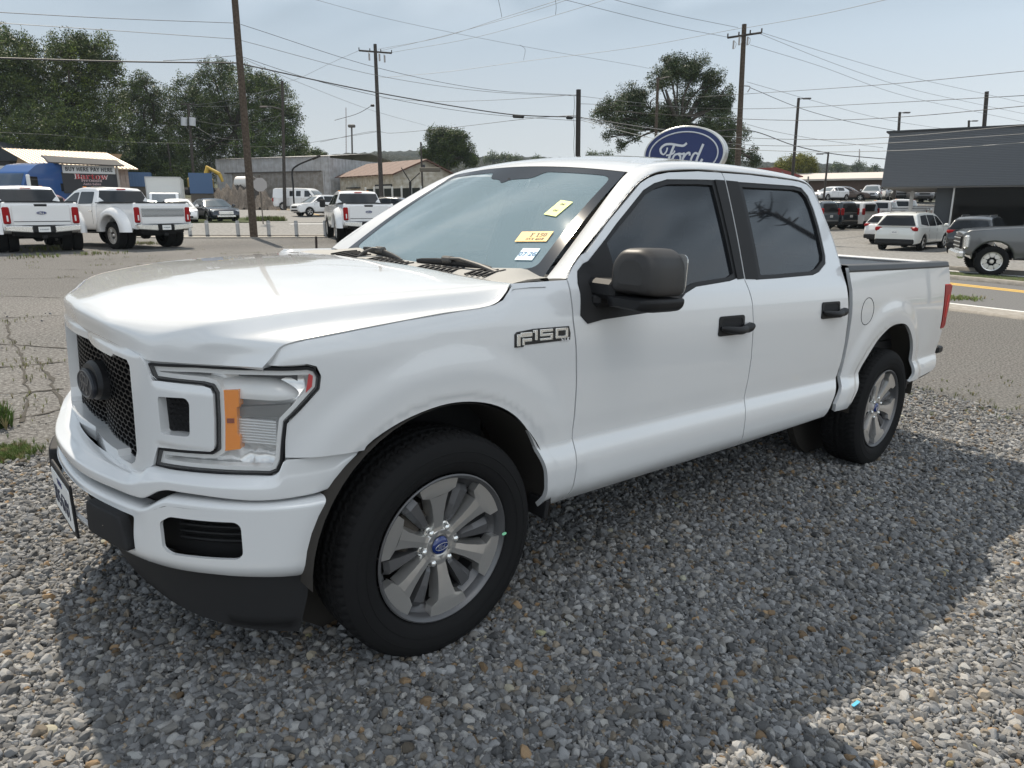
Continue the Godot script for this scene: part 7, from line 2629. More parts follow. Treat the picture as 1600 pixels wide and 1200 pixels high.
func build_poles() -> void:
	var wood := surf(mat(.13, .10, .075, .92), noise_tex(.02, 5, Color(.55, .52, .5), Color(1, 1, 1), 51), bump(.05, 4, 5.0, 52), .8, .8)
	var grey := surf(mat(.085, .075, .068, .92), noise_tex(.02, 5, Color(.6, .58, .56), Color(1, 1, 1), 53), null, .8)
	var metal := mat(.09, .085, .08, .6, .3)
	var ins := mat(.35, .33, .32, .3)
	var P := {}
	pole("thick brown wooden pole at the bollards, running out of the top of the picture", onto(397, 372, 33), at(362, -60, 33), .175, .13, wood)
	var o := pole("pole with a crossarm in front of the white shed", onto(597, 330, 60), at(586, 69, 60), .20, .13, grey)
	var b := MB.new()
	var arm := func(node_: Node3D, a: Vector3, c: Vector3, w: float) -> void:
		var q := MB.new()
		q.tube([a - node_.position, c - node_.position], w, 6)
		for k in 4:
			var p := (a.lerp(c, k / 3.0)) - node_.position
			q.tube([p, p + Vector3(0, .22, 0)], .04, 6)
		part("crossarm", q, grey, node_)
	arm.call(o, at(561, 79, 60), at(612, 83, 60), .07)
	b = MB.new()
	for e in [[577, 89], [593, 90], [601, 92]]:
		var p := at(e[0], e[1], 59.7) - o.position
		b.tube([p + Vector3(0, .25, 0), p - Vector3(0, .25, 0)], .07, 8)
		b.tube([p + Vector3(0, .05, 0), p + Vector3(0, .3, .25)], .02, 5)
	part("cutouts", b, ins, o)
	o = pole("dark pole between the warehouse front and the white van", onto(445, 330, 70), at(441, 126, 70), .17, .12, grey)
	b = MB.new()
	b.tube(spline([at(442, 172, 70) - o.position, at(430, 168, 69) - o.position, at(416, 166, 68) - o.position], 5), .05, 6)
	b.box(at(412, 167, 67.8) - o.position, Vector3(.7, .14, .3), Basis.IDENTITY, .05)
	part("lamp_arm", b, metal, o)
	o = pole("pole carrying a grey transformer in front of the left trees", onto(304, 300, 82), at(294, 162, 82), .18, .13, grey)
	arm.call(o, at(283, 163, 82), at(303, 163, 82), .06)
	b = MB.new()
	for x in [-.45, .45]: b.tube([at(296, 197, 82) - o.position + Vector3(x, 0, .3), at(296, 184, 82) - o.position + Vector3(x, 0, .3)], .33, 14)
	part("transformer", b, mat(.48, .50, .52, .5), o)
	pole("thin leaning pole left of the transformer pole", onto(271, 290, 88), at(262, 224, 88), .13, .09, grey)
	o = pole("slim light pole over the brown shed roof", onto(551, 300, 92), at(549.5, 198, 92), .12, .10, metal, "street_lamp", "lamps on tall poles")
	b = MB.new()
	b.box(at(549.5, 197, 92) - o.position, Vector3(.85, .35, .5), Basis.IDENTITY, .08)
	part("lamp_head", b, metal, o)
	pole("thin pole at the gable of the white shed", onto(661, 310, 71), at(657.5, 222, 71), .10, .08, grey)
	o = pole("dark pole right above the cab roof, with a cable closure beside it", onto(902, 345, 42), at(904, 140, 42), .15, .13, mat(.03, .026, .023, .9))
	b = MB.new()
	var q: Array = []
	for i in 9: q.append(at(897 + .6 * sin(i * 2.0), 150 + i * 14, 41.8) - o.position)
	b.tube(spline(q, 4), .012, 5)
	part("down_wire", b, M.black, o)
	o = pole("pole partly hidden by the oak crown left of the oval sign", onto(1021, 330, 66), at(1028, 121, 66), .16, .12, wood)
	b = MB.new()
	b.tube([at(1027, 124, 66) - o.position, at(1046, 120, 65.6) - o.position], .05, 6)
	part("lamp_arm", b, metal, o)
	o = pole("tall pole with a slanted crossarm right of the oval sign", onto(1149, 345, 44), at(1163, 38, 44), .20, .13, wood)
	arm.call(o, at(1137, 59, 44.5), at(1190, 51, 43.2), .06)
	b = MB.new()
	for e in [[1146, 70], [1155, 64], [1168, 64]]:
		var p := at(e[0], e[1], 43.7) - o.position
		b.tube([p + Vector3(0, .22, 0), p - Vector3(0, .22, 0)], .05, 8)
		b.tube(spline([p + Vector3(0, .2, 0), p + Vector3(.14, .1, 0), p + Vector3(.1, -.15, 0), p - Vector3(0, .2, 0)], 4), .015, 5)
	b.tube(spline([at(1163, 134, 43.8) - o.position, at(1172, 136, 43.5) - o.position, at(1168, 144, 43.5) - o.position], 5), .03, 5)
	part("cutouts", b, ins, o)
	var lamps := [["lamp pole nearest the oval sign, its arm to the right", 1233, 345, 1248, 153, 56.0, 1266, 155], ["lamp pole rising over the left end of the showroom fascia", 1397, 330, 1406, 175, 62.0, 1421, 177], ["short topped lamp pole over the middle of the fascia", 1508, 330, 1514, 188, 74.0, 1527, 190]]
	for e in lamps:
		o = pole(e[0], onto(e[1], e[2], e[5]), at(e[3], e[4], e[5]), .13, .10, grey, "street_lamp", "lamps on tall poles")
		b = MB.new()
		b.tube([at(e[3], e[4] + 2, e[5]) - o.position, at(lerpf(e[3], e[6], .5), e[4] + .5, e[5]) - o.position], .04, 6)
		b.box(at(lerpf(e[3], e[6], .72), e[7] - 1.0, e[5]) - o.position, Vector3((e[6] - e[3]) * e[5] / F_PX * .6, .10, .30), Basis.IDENTITY, .03)
		part("lamp_head", b, metal, o)
	o = pole("leaning thin lamp pole above the brick building, its arm to the left", onto(1287, 312, 76), at(1294.5, 238, 76), .11, .09, grey, "street_lamp", "lamps on tall poles")
	b = MB.new()
	b.tube([at(1294, 240, 76) - o.position, at(1285, 240, 75.6) - o.position], .04, 6)
	b.box(at(1281, 240.5, 75.5) - o.position, Vector3(.7, .12, .3), Basis.IDENTITY, .04)
	part("lamp_head", b, metal, o)
	pole("bare pole rising behind the right part of the fascia", onto(1527, 340, 58), at(1542, 143, 58), .16, .14, grey)
	# curved street lamp before the warehouse
	o = thing("street_lamp", "bent neck street lamp in front of the white van", "street lamp", Transform3D(Basis.IDENTITY, onto(460, 331, 66)), "lamps on tall poles")
	b = MB.new()
	b.tube(spline([Vector3.ZERO, at(458, 290, 66) - o.position, at(457, 266, 66) - o.position, at(464, 259, 65.8) - o.position, at(491, 247, 65) - o.position], 6), .075, 8)
	part("post", b, M.black, o)
	b = MB.new()
	b.box(at(494, 246, 65) - o.position, Vector3(.8, .18, .35), Basis(Vector3(0, 0, 1), .4), .06)
	part("lamp_head", b, M.black, o)
	# double yard lamp before the shed
	o = thing("yard_lamp", "forked black yard lamp in front of the white shed", "street lamp", Transform3D(Basis.IDENTITY, onto(641, 322, 58)), "lamps on tall poles")
	b = MB.new()
	b.tube([Vector3.ZERO, at(641, 284, 58) - o.position], .10, 8)
	b.tube([at(641, 284, 58) - o.position, at(627, 262, 58) - o.position], .04, 6)
	b.tube([at(641, 284, 58) - o.position, at(656, 270, 58) - o.position], .04, 6)
	part("post", b, M.black, o)
	b = MB.new()
	b.box(at(672, 265, 57.6) - o.position, Vector3(1.6, .32, .3), Basis.IDENTITY, .05)
	part("lamp_head", b, mat(.12, .105, .08, .7), o)
	# mast on the hills
	for e in [[540.5, 253, 168, 520.0, "faint lattice mast on the hill left of the shed"], [1343, 262, 233, 520.0, "faint mast beyond the brick building"]]:
		o = thing("radio_mast", e[4], "mast", Transform3D(Basis.IDENTITY, at(e[0], e[1], e[3])))
		b = MB.new()
		var top := at(e[0], e[2], e[3]) - o.position
		for k in 3:
			var off := Vector3(cos(k * 2.1), 0, sin(k * 2.1)) * .35
			b.tube([off - Vector3(0, 6, 0), top + off * .6], .10, 4, false)
		for k in 22: b.box(top * (k / 22.0), Vector3(.7, .12, .7))
		part("lattice", b, mat(.30, .22, .21, .8), o)
	# ---- wires
	var wm := mat(.035, .035, .037, .6)
	var lm := mat(.16, .165, .17, .5)
	var T := .011
	wire("uppermost thin wire left of the thick brown pole", [[-60, 16, 24], [180, 29, 29], [366, 36, 33]], T, wm)
	wire("upper wire falling from the thick brown pole to the dark pole over the cab", [[376, 38, 33], [590, 106, 37], [760, 140, 40], [903, 149, 42]], T, wm)
	wire("second thin wire left of the thick brown pole", [[-60, 32, 24], [180, 48, 29], [368, 61, 33]], T, lm)
	wire("second wire falling from the thick brown pole, paler than the upper one", [[376, 63, 33], [590, 118, 37], [760, 143, 40], [903, 150, 42]], T, lm)
	wire("thick black cable crossing the left trees", [[-60, 89, 24], [180, 96, 29], [370, 98.5, 33]], .030, wm)
	wire("thick black cable from the brown pole to the cable closure", [[370, 98.5, 33], [590, 145, 37], [790, 178, 40.2], [830, 181, 40.7], [903, 183, 42]], .028, wm)
	wire("short slack wire rising to the brown pole from the thick cable", [[255, 95, 30], [320, 91, 31.5], [368, 87, 33]], T, wm)
	wire("pair wire sagging past the brown pole under the thick cable", [[376, 88, 33], [480, 122, 35], [600, 152, 37], [740, 176, 39], [903, 189, 42]], T, wm)
	wire("long thin wire slanting down from the brown pole behind the crossarm pole", [[376, 90, 33], [470, 130, 45], [580, 172, 60], [665, 196, 72]], T, lm)
	wire("wire from the crossarm pole up over the middle of the picture", [[590, 77, 60], [690, 58, 52], [785, 28, 45], [880, -2, 38]], T, lm)
	wire("lower wire from the crossarm pole rising to the right", [[612, 82, 60], [740, 59, 52], [867, 24, 45], [960, -5, 38]], T, lm)
	wire("middle wire from the crossarm pole rising to the right", [[596, 79, 60], [690, 57, 53], [830, 18, 46], [920, -12, 38]], T, lm)
	wire("wire from the crossarm down left to the pole before the warehouse", [[561, 79, 60], [520, 97, 63], [470, 121, 67], [442, 130, 70]], T, lm)
	wire("long wire from the top edge down towards the oak", [[480, -4, 50], [600, 28, 52], [810, 71, 57], [1000, 104, 62], [1028, 110, 63]], T, lm)
	wire("short jumper hanging between two long wires over the middle", [[812, 70, 57], [820, 76, 57], [818, 94, 56.5]], .012, wm, 5)
	wire("long wire from the crossarm pole across to the tall right pole", [[590, 122, 60], [700, 112, 57], [818, 96, 53], [1000, 73, 48], [1163, 43, 44]], T, lm)
	wire("jumper dropping from the top edge over the middle", [[778, -4, 45], [783, 20, 45], [784, 27, 45]], .012, wm, 5)
	wire("second jumper dropping from the top edge", [[867, -4, 45], [869, 10, 45], [868, 23, 45]], .012, wm, 5)
	wire("wire from the crossarm pole to the pole over the cab, nearly level", [[596, 153, 60], [660, 158, 56], [760, 157, 50], [903, 148, 42]], T, wm)
	wire("lowest level wire from the crossarm pole to the right", [[500, 222, 62], [586, 205, 60], [600, 207, 59.5], [607, 208, 59.2], [700, 200, 54], [840, 184, 45], [903, 180, 42]], .014, wm)
	wire("pole line wire running left from the crossarm pole to the dark pole", [[588, 206, 60], [520, 217, 64], [445, 228, 70], [370, 228, 75], [302, 214, 82]], .014, wm)
	wire("cable with a weight hanging left of the crossarm pole", [[523, 188, 62], [560, 177, 61], [584, 163, 60]], .022, wm, 6)
	wire("low sagging wire before the left trees", [[302, 196, 82], [340, 215, 78], [400, 212, 73], [444, 172, 70]], .014, lm)
	wire("upper sagging wire before the left trees", [[303, 164, 82], [350, 158, 78], [444, 135, 70]], .012, lm)
	wire("second upper wire before the left trees", [[303, 166, 82], [360, 165, 77], [444, 143, 70]], .012, lm)
	wire("wire over the left trees falling from the crossarm to the transformer pole", [[303, 188, 82], [360, 196, 77], [444, 180, 70]], .012, lm)
	wire("low wire above the sales office", [[-20, 206, 60], [100, 212, 68], [200, 222, 76], [303, 224, 82]], .012, lm)
	# round the tall pole on the right
	wire("first wire leaving the tall right pole to the upper left", [[1153, 43, 44], [1050, 22, 40], [930, -8, 36]], T, lm)
	wire("second wire leaving the tall right pole to the upper left", [[1137, 58, 44.5], [1050, 41, 41], [860, -6, 35]], T, lm)
	wire("wire leaving the tall right pole to the upper right corner", [[1163, 44, 44], [1280, 23, 36], [1400, -4, 30]], T, lm)
	wire("upper of the long wires falling right from the tall pole", [[1190, 51, 43.2], [1300, 85, 48], [1430, 122, 53], [1535, 146, 57], [1640, 170, 62]], T, lm)
	wire("middle of the long wires falling right from the tall pole", [[1188, 53, 43.5], [1300, 98, 48], [1420, 138, 53], [1530, 163, 57], [1640, 186, 62]], T, lm)
	wire("lower of the long wires falling right from the tall pole", [[1172, 70, 44], [1280, 103, 48], [1400, 146, 53], [1527, 175, 57], [1640, 198, 62]], T, lm)
	wire("highest of the level wires at the right", [[1028, 156, 63], [1163, 147, 44], [1394, 131, 33], [1660, 105, 26]], T, wm)
	wire("second of the level wires at the right", [[903, 162, 42], [1163, 170, 40], [1380, 161, 33], [1660, 146, 26]], T, wm)
	wire("third of the level wires at the right, sagging", [[960, 174, 44], [1163, 186, 40], [1290, 188, 36], [1420, 182, 32], [1660, 160, 26]], .013, wm)
	wire("fourth of the level wires, passing in front of the oval sign", [[905, 183, 42], [1060, 206, 38], [1163, 215, 36], [1270, 218, 34], [1380, 215, 31], [1660, 190, 25]], .013, lm)
	wire("fifth of the level wires, just under the fourth", [[905, 185, 42], [1060, 215, 38], [1163, 226, 36], [1270, 228, 34], [1380, 224, 31], [1660, 205, 25]], .012, lm)
	wire("lowest of the level wires, crossing the showroom fascia", [[905, 187, 42], [1010, 214, 38.5], [1060, 222, 37], [1132, 231, 35.5], [1256, 237, 33], [1380, 236, 30.5], [1500, 230, 28], [1660, 218, 25]], .012, mat(.32, .32, .31, .5))
	wire("thick cable sagging from the tall right pole behind the fascia", [[903, 183, 42], [1010, 199, 43], [1100, 206, 44], [1165, 203, 44], [1240, 227, 46], [1300, 240, 48], [1400, 250, 52]], .026, wm)
	wire("wire falling from the tall right pole across the lamp pole", [[1172, 137, 43.6], [1253, 170, 47], [1340, 193, 52], [1410, 206, 56]], .016, wm)
	wire("thin wire falling beside it past the lamp pole", [[1167, 128, 43.8], [1273, 158, 47], [1380, 186, 52], [1500, 205, 58]], T, lm)
	wire("slack wire from the tall right pole towards the fascia corner", [[1167, 194, 44], [1200, 203, 45.5], [1273, 217, 48], [1380, 231, 52]], .012, lm)
	wire("thin level wire in front of the oak crown", [[905, 150, 42], [1010, 162, 52], [1090, 170, 60]], T, lm)
	for e in [["long black splice case on the thick cable over the middle", 810, 182, 40.4, 15.0], ["smaller cable closure beside the dark pole", 890, 184, 41.7, 9.0], ["dark weight on the hanging cable near the crossarm pole", 582, 165, 60.0, 5.0]]:
		o = thing("cable_closure", e[0], "cable closure", Transform3D(Basis.IDENTITY, at(e[1], e[2], e[3])), "closures hanging on the cables")
		b = MB.new()
		b.box(Vector3.ZERO, Vector3(e[4] * e[3] / F_PX * 1.15, .17, .17), Basis(Vector3(0, 0, 1), -.05), .05)
		part("case", b, M.black, o)

func build_cars() -> void:
	var white := mat(.78, .78, .78, .3, 0, .9)
	var S := car_specs()
	big_pickup("white dual wheel pickup cut by the left border, tailgate with an oval badge", white, heading(onto(74, 391, 22.0), -41, Vector3(-3.28, 0, 0)), true, false, "white pickups parked on the asphalt")
	big_pickup("white dual wheel pickup with a silver tailgate panel, left of the grass strip", white, heading(onto(262, 390, 24.3), -57, Vector3(-3.28, 0, 0)), true, true, "white pickups parked on the asphalt")
	big_pickup("white pickup seen between the hood and the white shed", white, heading(onto(579, 384, 28.5), -21, Vector3(-3.28, 0, 0)), true, false, "white pickups parked on the asphalt")
	var grey := mat(.11, .115, .12, .3, .4, 1.0)
	var gp := big_pickup("grey lifted pickup at the right border beside the grass verge", grey, heading(onto(1545, 432, 20.6), -66, Vector3(2.45, 0, -.9), .96), false, false, "", 2.45)
	car("parked_suv", "white suv seen from behind in front of the showroom glass", "suv", heading(onto(1394, 390, 33.2), 47, Vector3(-2.5, 0, 0)), S.suv, mat(.70, .71, .68, .3, 0, .9), "cars parked on the lot at the right")
	car("parked_suv", "dark grey suv between the white suv and the grey pickup", "suv", heading(onto(1508, 396, 30.5), 44, Vector3(-2.29, 0, 0), .96), S.crossover, mat(.035, .04, .045, .25, .3, 1.0), "cars parked on the lot at the right")
	car("parked_car", "low white car half hidden by the white suv", "car", heading(onto(1374, 378, 38.5), 62, Vector3(-2.0, 0, 0)), S.crossover, white, "cars parked on the lot at the right")
	var navy := mat(.025, .032, .042, .25, .2, 1.0)
	car("parked_suv", "big dark suv nearest the pickup's cab, its tail to the right", "suv", heading(onto(1328, 357, 51.0), -32, Vector3(-2.66, 0, 0)), S.big_suv, navy, "large suvs in a row on the lot")
	car("parked_suv", "big white suv between two dark ones in the row", "suv", heading(onto(1360, 355, 53.0), -32, Vector3(-2.66, 0, 0)), S.big_suv, white, "large suvs in a row on the lot")
	car("parked_suv", "big blue black suv behind the white suv's roof", "suv", heading(onto(1390, 353, 55.0), -32, Vector3(-2.66, 0, 0)), S.big_suv, mat(.02, .03, .055, .25, .2, 1.0), "large suvs in a row on the lot")
	car("parked_suv", "big dark suv mostly hidden by the pickup's cab", "suv", heading(onto(1297, 358, 49.5), -32, Vector3(-2.66, 0, 0)), S.big_suv, mat(.10, .12, .14, .25, .2, 1.0), "large suvs in a row on the lot")
	big_pickup("white pickup in front, under the canopy of the showroom", white, heading(onto(1450, 349, 53.0), -50, Vector3(-3.28, 0, 0)), false, false, "white pickups far back on the lot")
	big_pickup("white pickup behind another under the canopy of the showroom", white, heading(onto(1478, 345, 57.0), -50, Vector3(-3.28, 0, 0)), false, false, "white pickups far back on the lot")
	var far := [["white sedan at the left end of the far row", 1297, 316, 78, -118, white, "sedan"], ["dark red sedan in the far row beside the white one", 1309, 313, 82, -112, mat(.16, .03, .03, .3, 0, 1.0), "sedan"], ["brown sedan in the far row, nose to the right", 1318, 315, 79, 112, mat(.09, .06, .05, .3, .3, 1.0), "sedan"], ["silver hatchback alone before the black fence", 1361, 313, 80, -150, mat(.50, .51, .52, .3, .5, 1.0), "crossover"], ["dark suv at the fence near the showroom canopy", 1402, 315, 77, -160, mat(.06, .06, .06, .3, .2, 1.0), "suv"], ["black suv standing at the far fence", 1321, 305, 88, 120, mat(.02, .02, .022, .3, 0, 1.0), "suv"], ["white van body behind the dark suv under the canopy", 1420, 309, 84, 100, white, "van"], ["grey suv in the far row right of the dark one", 1432, 318, 74, -165, mat(.12, .12, .125, .3, .3, 1.0), "suv"], ["dark pickup sized suv at the right end of the far row", 1452, 316, 76, -150, mat(.05, .045, .045, .3, .3, 1.0), "big_suv"]]
	for e in far: car("parked_car", e[0], "car", heading(onto(e[1], e[2], e[3]), e[4]), S[e[6]], e[5], "cars in the far row of the lot")
	# left side
	car("black_sedan", "black sedan parked nose out on the sandy apron", "sedan", heading(onto(355, 346, 44.5), 141, Vector3(2.49, 0, 0)), S.sedan.merged({grille_m = M.chrome, grille_h = .20}, true), mat(.014, .02, .032, .2, .2, 1.0), "cars parked beyond the street on the left")
	car("white_sedan", "white sedan with a glaring windshield behind the silver tailgate", "sedan", heading(onto(287, 348, 43.0), 150, Vector3(2.49, 0, 0)), S.sedan, white, "cars parked beyond the street on the left")
	car("white_suv", "white suv nosed between the box truck and the white sedan", "suv", heading(onto(268, 340, 47.5), 152, Vector3(2.49, 0, 0)), S.suv, white, "cars parked beyond the street on the left")
	car("silver_sedan", "silver blue sedan left of the box truck", "sedan", heading(onto(226, 344, 45.0), 158, Vector3(2.49, 0, 0)), S.sedan, mat(.35, .42, .48, .3, .4, 1.0), "cars parked beyond the street on the left")
	car("red_suv", "dark red suv behind the two white pickups", "suv", heading(onto(75, 344, 41.0), 118, Vector3(0, 0, 0)), S.crossover, mat(.20, .025, .022, .3, 0, 1.0), "cars parked beyond the street on the left")
	car("black_suv", "black suv with a tan roof rack below the blue semi", "suv", heading(onto(62, 336, 47.0), 120, Vector3(0, 0, 0)), S.suv, mat(.03, .03, .03, .3, 0, 1.0), "cars parked beyond the street on the left")
	car("red_car", "red car low between the pickups at the left", "car", heading(onto(128, 348, 38.0), 110, Vector3(0, 0, 0)), S.sedan, mat(.22, .03, .028, .3, 0, 1.0), "cars parked beyond the street on the left")
	car("white_van", "white cargo van parked before the warehouse", "van", heading(onto(474, 329, 71.0), 106), S.van, white, "")
	car("white_crossover", "white crossover facing left next to the cargo van", "suv", heading(onto(501, 332, 60.0), -132), S.crossover, white, "")
	car("grey_van", "white crew cab seen over the white pickup's roof", "suv", heading(onto(556, 328, 58.0), 160, Vector3(2.2, 0, 0)), S.suv, white, "cars parked near the white shed")
	car("dark_sedan", "black sedan right of the white pickup by the windshield edge", "sedan", heading(onto(628, 345, 44.0), -70, Vector3(0, 0, 0)), S.sedan, mat(.03, .032, .036, .25, .2, 1.0), "cars parked near the white shed")
	car("dark_suv", "dark suv behind the black sedan near the yard fence", "suv", heading(onto(600, 335, 52.0), -75, Vector3(0, 0, 0)), S.crossover, mat(.04, .045, .05, .25, .2, 1.0), "cars parked near the white shed")
	# box truck
	var v := thing("box_truck", "white box truck behind the white suv", "truck", heading(onto(262, 335, 49.5), 158, Vector3(1.0, 0, 0), .86))
	var b := MB.new()
	b.box(Vector3(-.6, 2.05, 0), Vector3(5.2, 2.5, 2.5), Basis.IDENTITY, .05)
	part("cargo_box", b, mat(.60, .60, .57, .5), v)
	b = MB.new()
	for sd in [-1.0, 1.0]:
		b.box(Vector3(2.01, 2.05, sd * 1.22), Vector3(.05, 2.5, .08)); b.box(Vector3(2.01, 2.05 + sd * 1.22, 0), Vector3(.05, .08, 2.5))
	part("box_trim", b, mat(.45, .45, .44, .4, .5), v)
	b = MB.new()
	b.prism(rounded(v2([2.05, .5, 4.2, .5, 4.2, 1.2, 3.5, 1.35, 3.0, 2.1, 2.05, 2.15]), .12), Vector3(0, 0, -1.0), Basis.IDENTITY, 0.0, 2.0, .05)
	part("cab", b, white, v)
	cross_pane(v, "windshield", M.glass_far, Vector3(3.50, 1.38, .85), Vector3(3.06, 2.02, .8), .05)
	b = MB.new()
	b.box(Vector3(4.2, .62, 0), Vector3(.15, .25, 2.0), Basis.IDENTITY, .04)
	part("bumper", b, M.black, v)
	add_wheels(v, [3.3, -1.9], 2.1, .42, .28, "van", M.white_plain)
	# blue semi tractor
	var blue := mat(.018, .085, .27, .35, 0, .6)
	v = thing("semi_tractor", "blue semi tractor with a tall sleeper cab beside the office sign", "truck", heading(onto(60, 345, 48.0), -172, Vector3(-1.2, 0, 0), .93))
	b = MB.new()
	b.prism(rounded(v2([-3.4, .9, .9, .9, 1.0, 2.2, .5, 3.05, -.4, 3.60, -1.6, 3.78, -3.4, 3.74]), .16), Vector3(0, 0, -1.22), Basis.IDENTITY, 0.0, 2.44, .12)
	part("sleeper_cab", b, blue, v)
	b = MB.new()
	b.prism(rounded(v2([.7, .7, 3.0, .7, 3.1, 1.5, 2.7, 1.95, .9, 2.25]), .2), Vector3(0, 0, -1.0), Basis.IDENTITY, 0.0, 2.0, .15)
	part("hood", b, blue, v)
	b = MB.new()
	b.box(Vector3(3.08, 1.2, 0), Vector3(.08, .9, 1.2), Basis.IDENTITY, .04)
	b.box(Vector3(3.0, .6, 0), Vector3(.2, .35, 2.2), Basis.IDENTITY, .05)
	part("grille", b, M.chrome, v)
	cross_pane(v, "windshield", M.glass_far, Vector3(1.02, 2.22, 1.05), Vector3(.56, 3.0, 1.0), .12)
	for sd in [-1.0, 1.0]:
		b = MB.new()
		b.box(Vector3(.1, 2.45, sd * 1.225), Vector3(.75, .70, .03), Basis.IDENTITY, .01)
		b.box(Vector3(-2.7, 2.15, sd * 1.225), Vector3(.75, .55, .03), Basis.IDENTITY, .01)
		part("side_window", b, M.tint, v)
		b = MB.new()
		b.box(Vector3(.85, 2.5, sd * 1.5), Vector3(.16, .8, .25), Basis.IDENTITY, .05)
		part("door_mirror", b, M.white_plain, v)
	b = MB.new()
	b.box(Vector3(-3.0, .8, 0), Vector3(7.5, .3, 1.0))
	part("chassis", b, M.dark, v)
	add_wheels(v, [2.2, -4.2, -5.5], 2.4, .52, .3, "van", M.alloy)
	# motorhome at the border
	v = thing("motorhome", "cream motorhome with dark swooshes cut by the left border", "motorhome", heading(onto(2, 330, 51.0), -128, Vector3(-2.0, 0, 0), 1.0))
	b = MB.new()
	b.prism(rounded(v2([-4.6, .6, 4.4, .6, 4.6, 1.6, 4.3, 2.9, 3.9, 3.3, -4.6, 3.35]), .15), Vector3(0, 0, -1.22), Basis.IDENTITY, 0.0, 2.44, .1)
	part("body", b, mat(.55, .53, .48, .4, 0, .5), v)
	for sd in [-1.0, 1.0]:
		b = MB.new()
		b.tube(spline([Vector3(-4.4, 1.5, sd * 1.22), Vector3(-3.0, 2.6, sd * 1.23), Vector3(-1.2, 2.5, sd * 1.23), Vector3(-2.2, 1.8, sd * 1.23), Vector3(.5, 1.3, sd * 1.23), Vector3(3.5, 1.5, sd * 1.22)], 8), .11, 6)
		part("swoosh_stripe", b, mat(.05, .04, .04, .5), v)
		b = MB.new()
		b.box(Vector3(-2.6, 2.2, sd * 1.235), Vector3(1.1, .7, .03), Basis.IDENTITY, .01)
		part("side_window", b, M.tint, v)
	b = MB.new()
	b.box(Vector3(-1, 3.45, 0), Vector3(1.0, .3, .9), Basis.IDENTITY, .1)
	part("roof_unit", b, M.white_plain, v)
	add_wheels(v, [3.1, -2.5], 2.3, .42, .28, "van", M.white_plain)

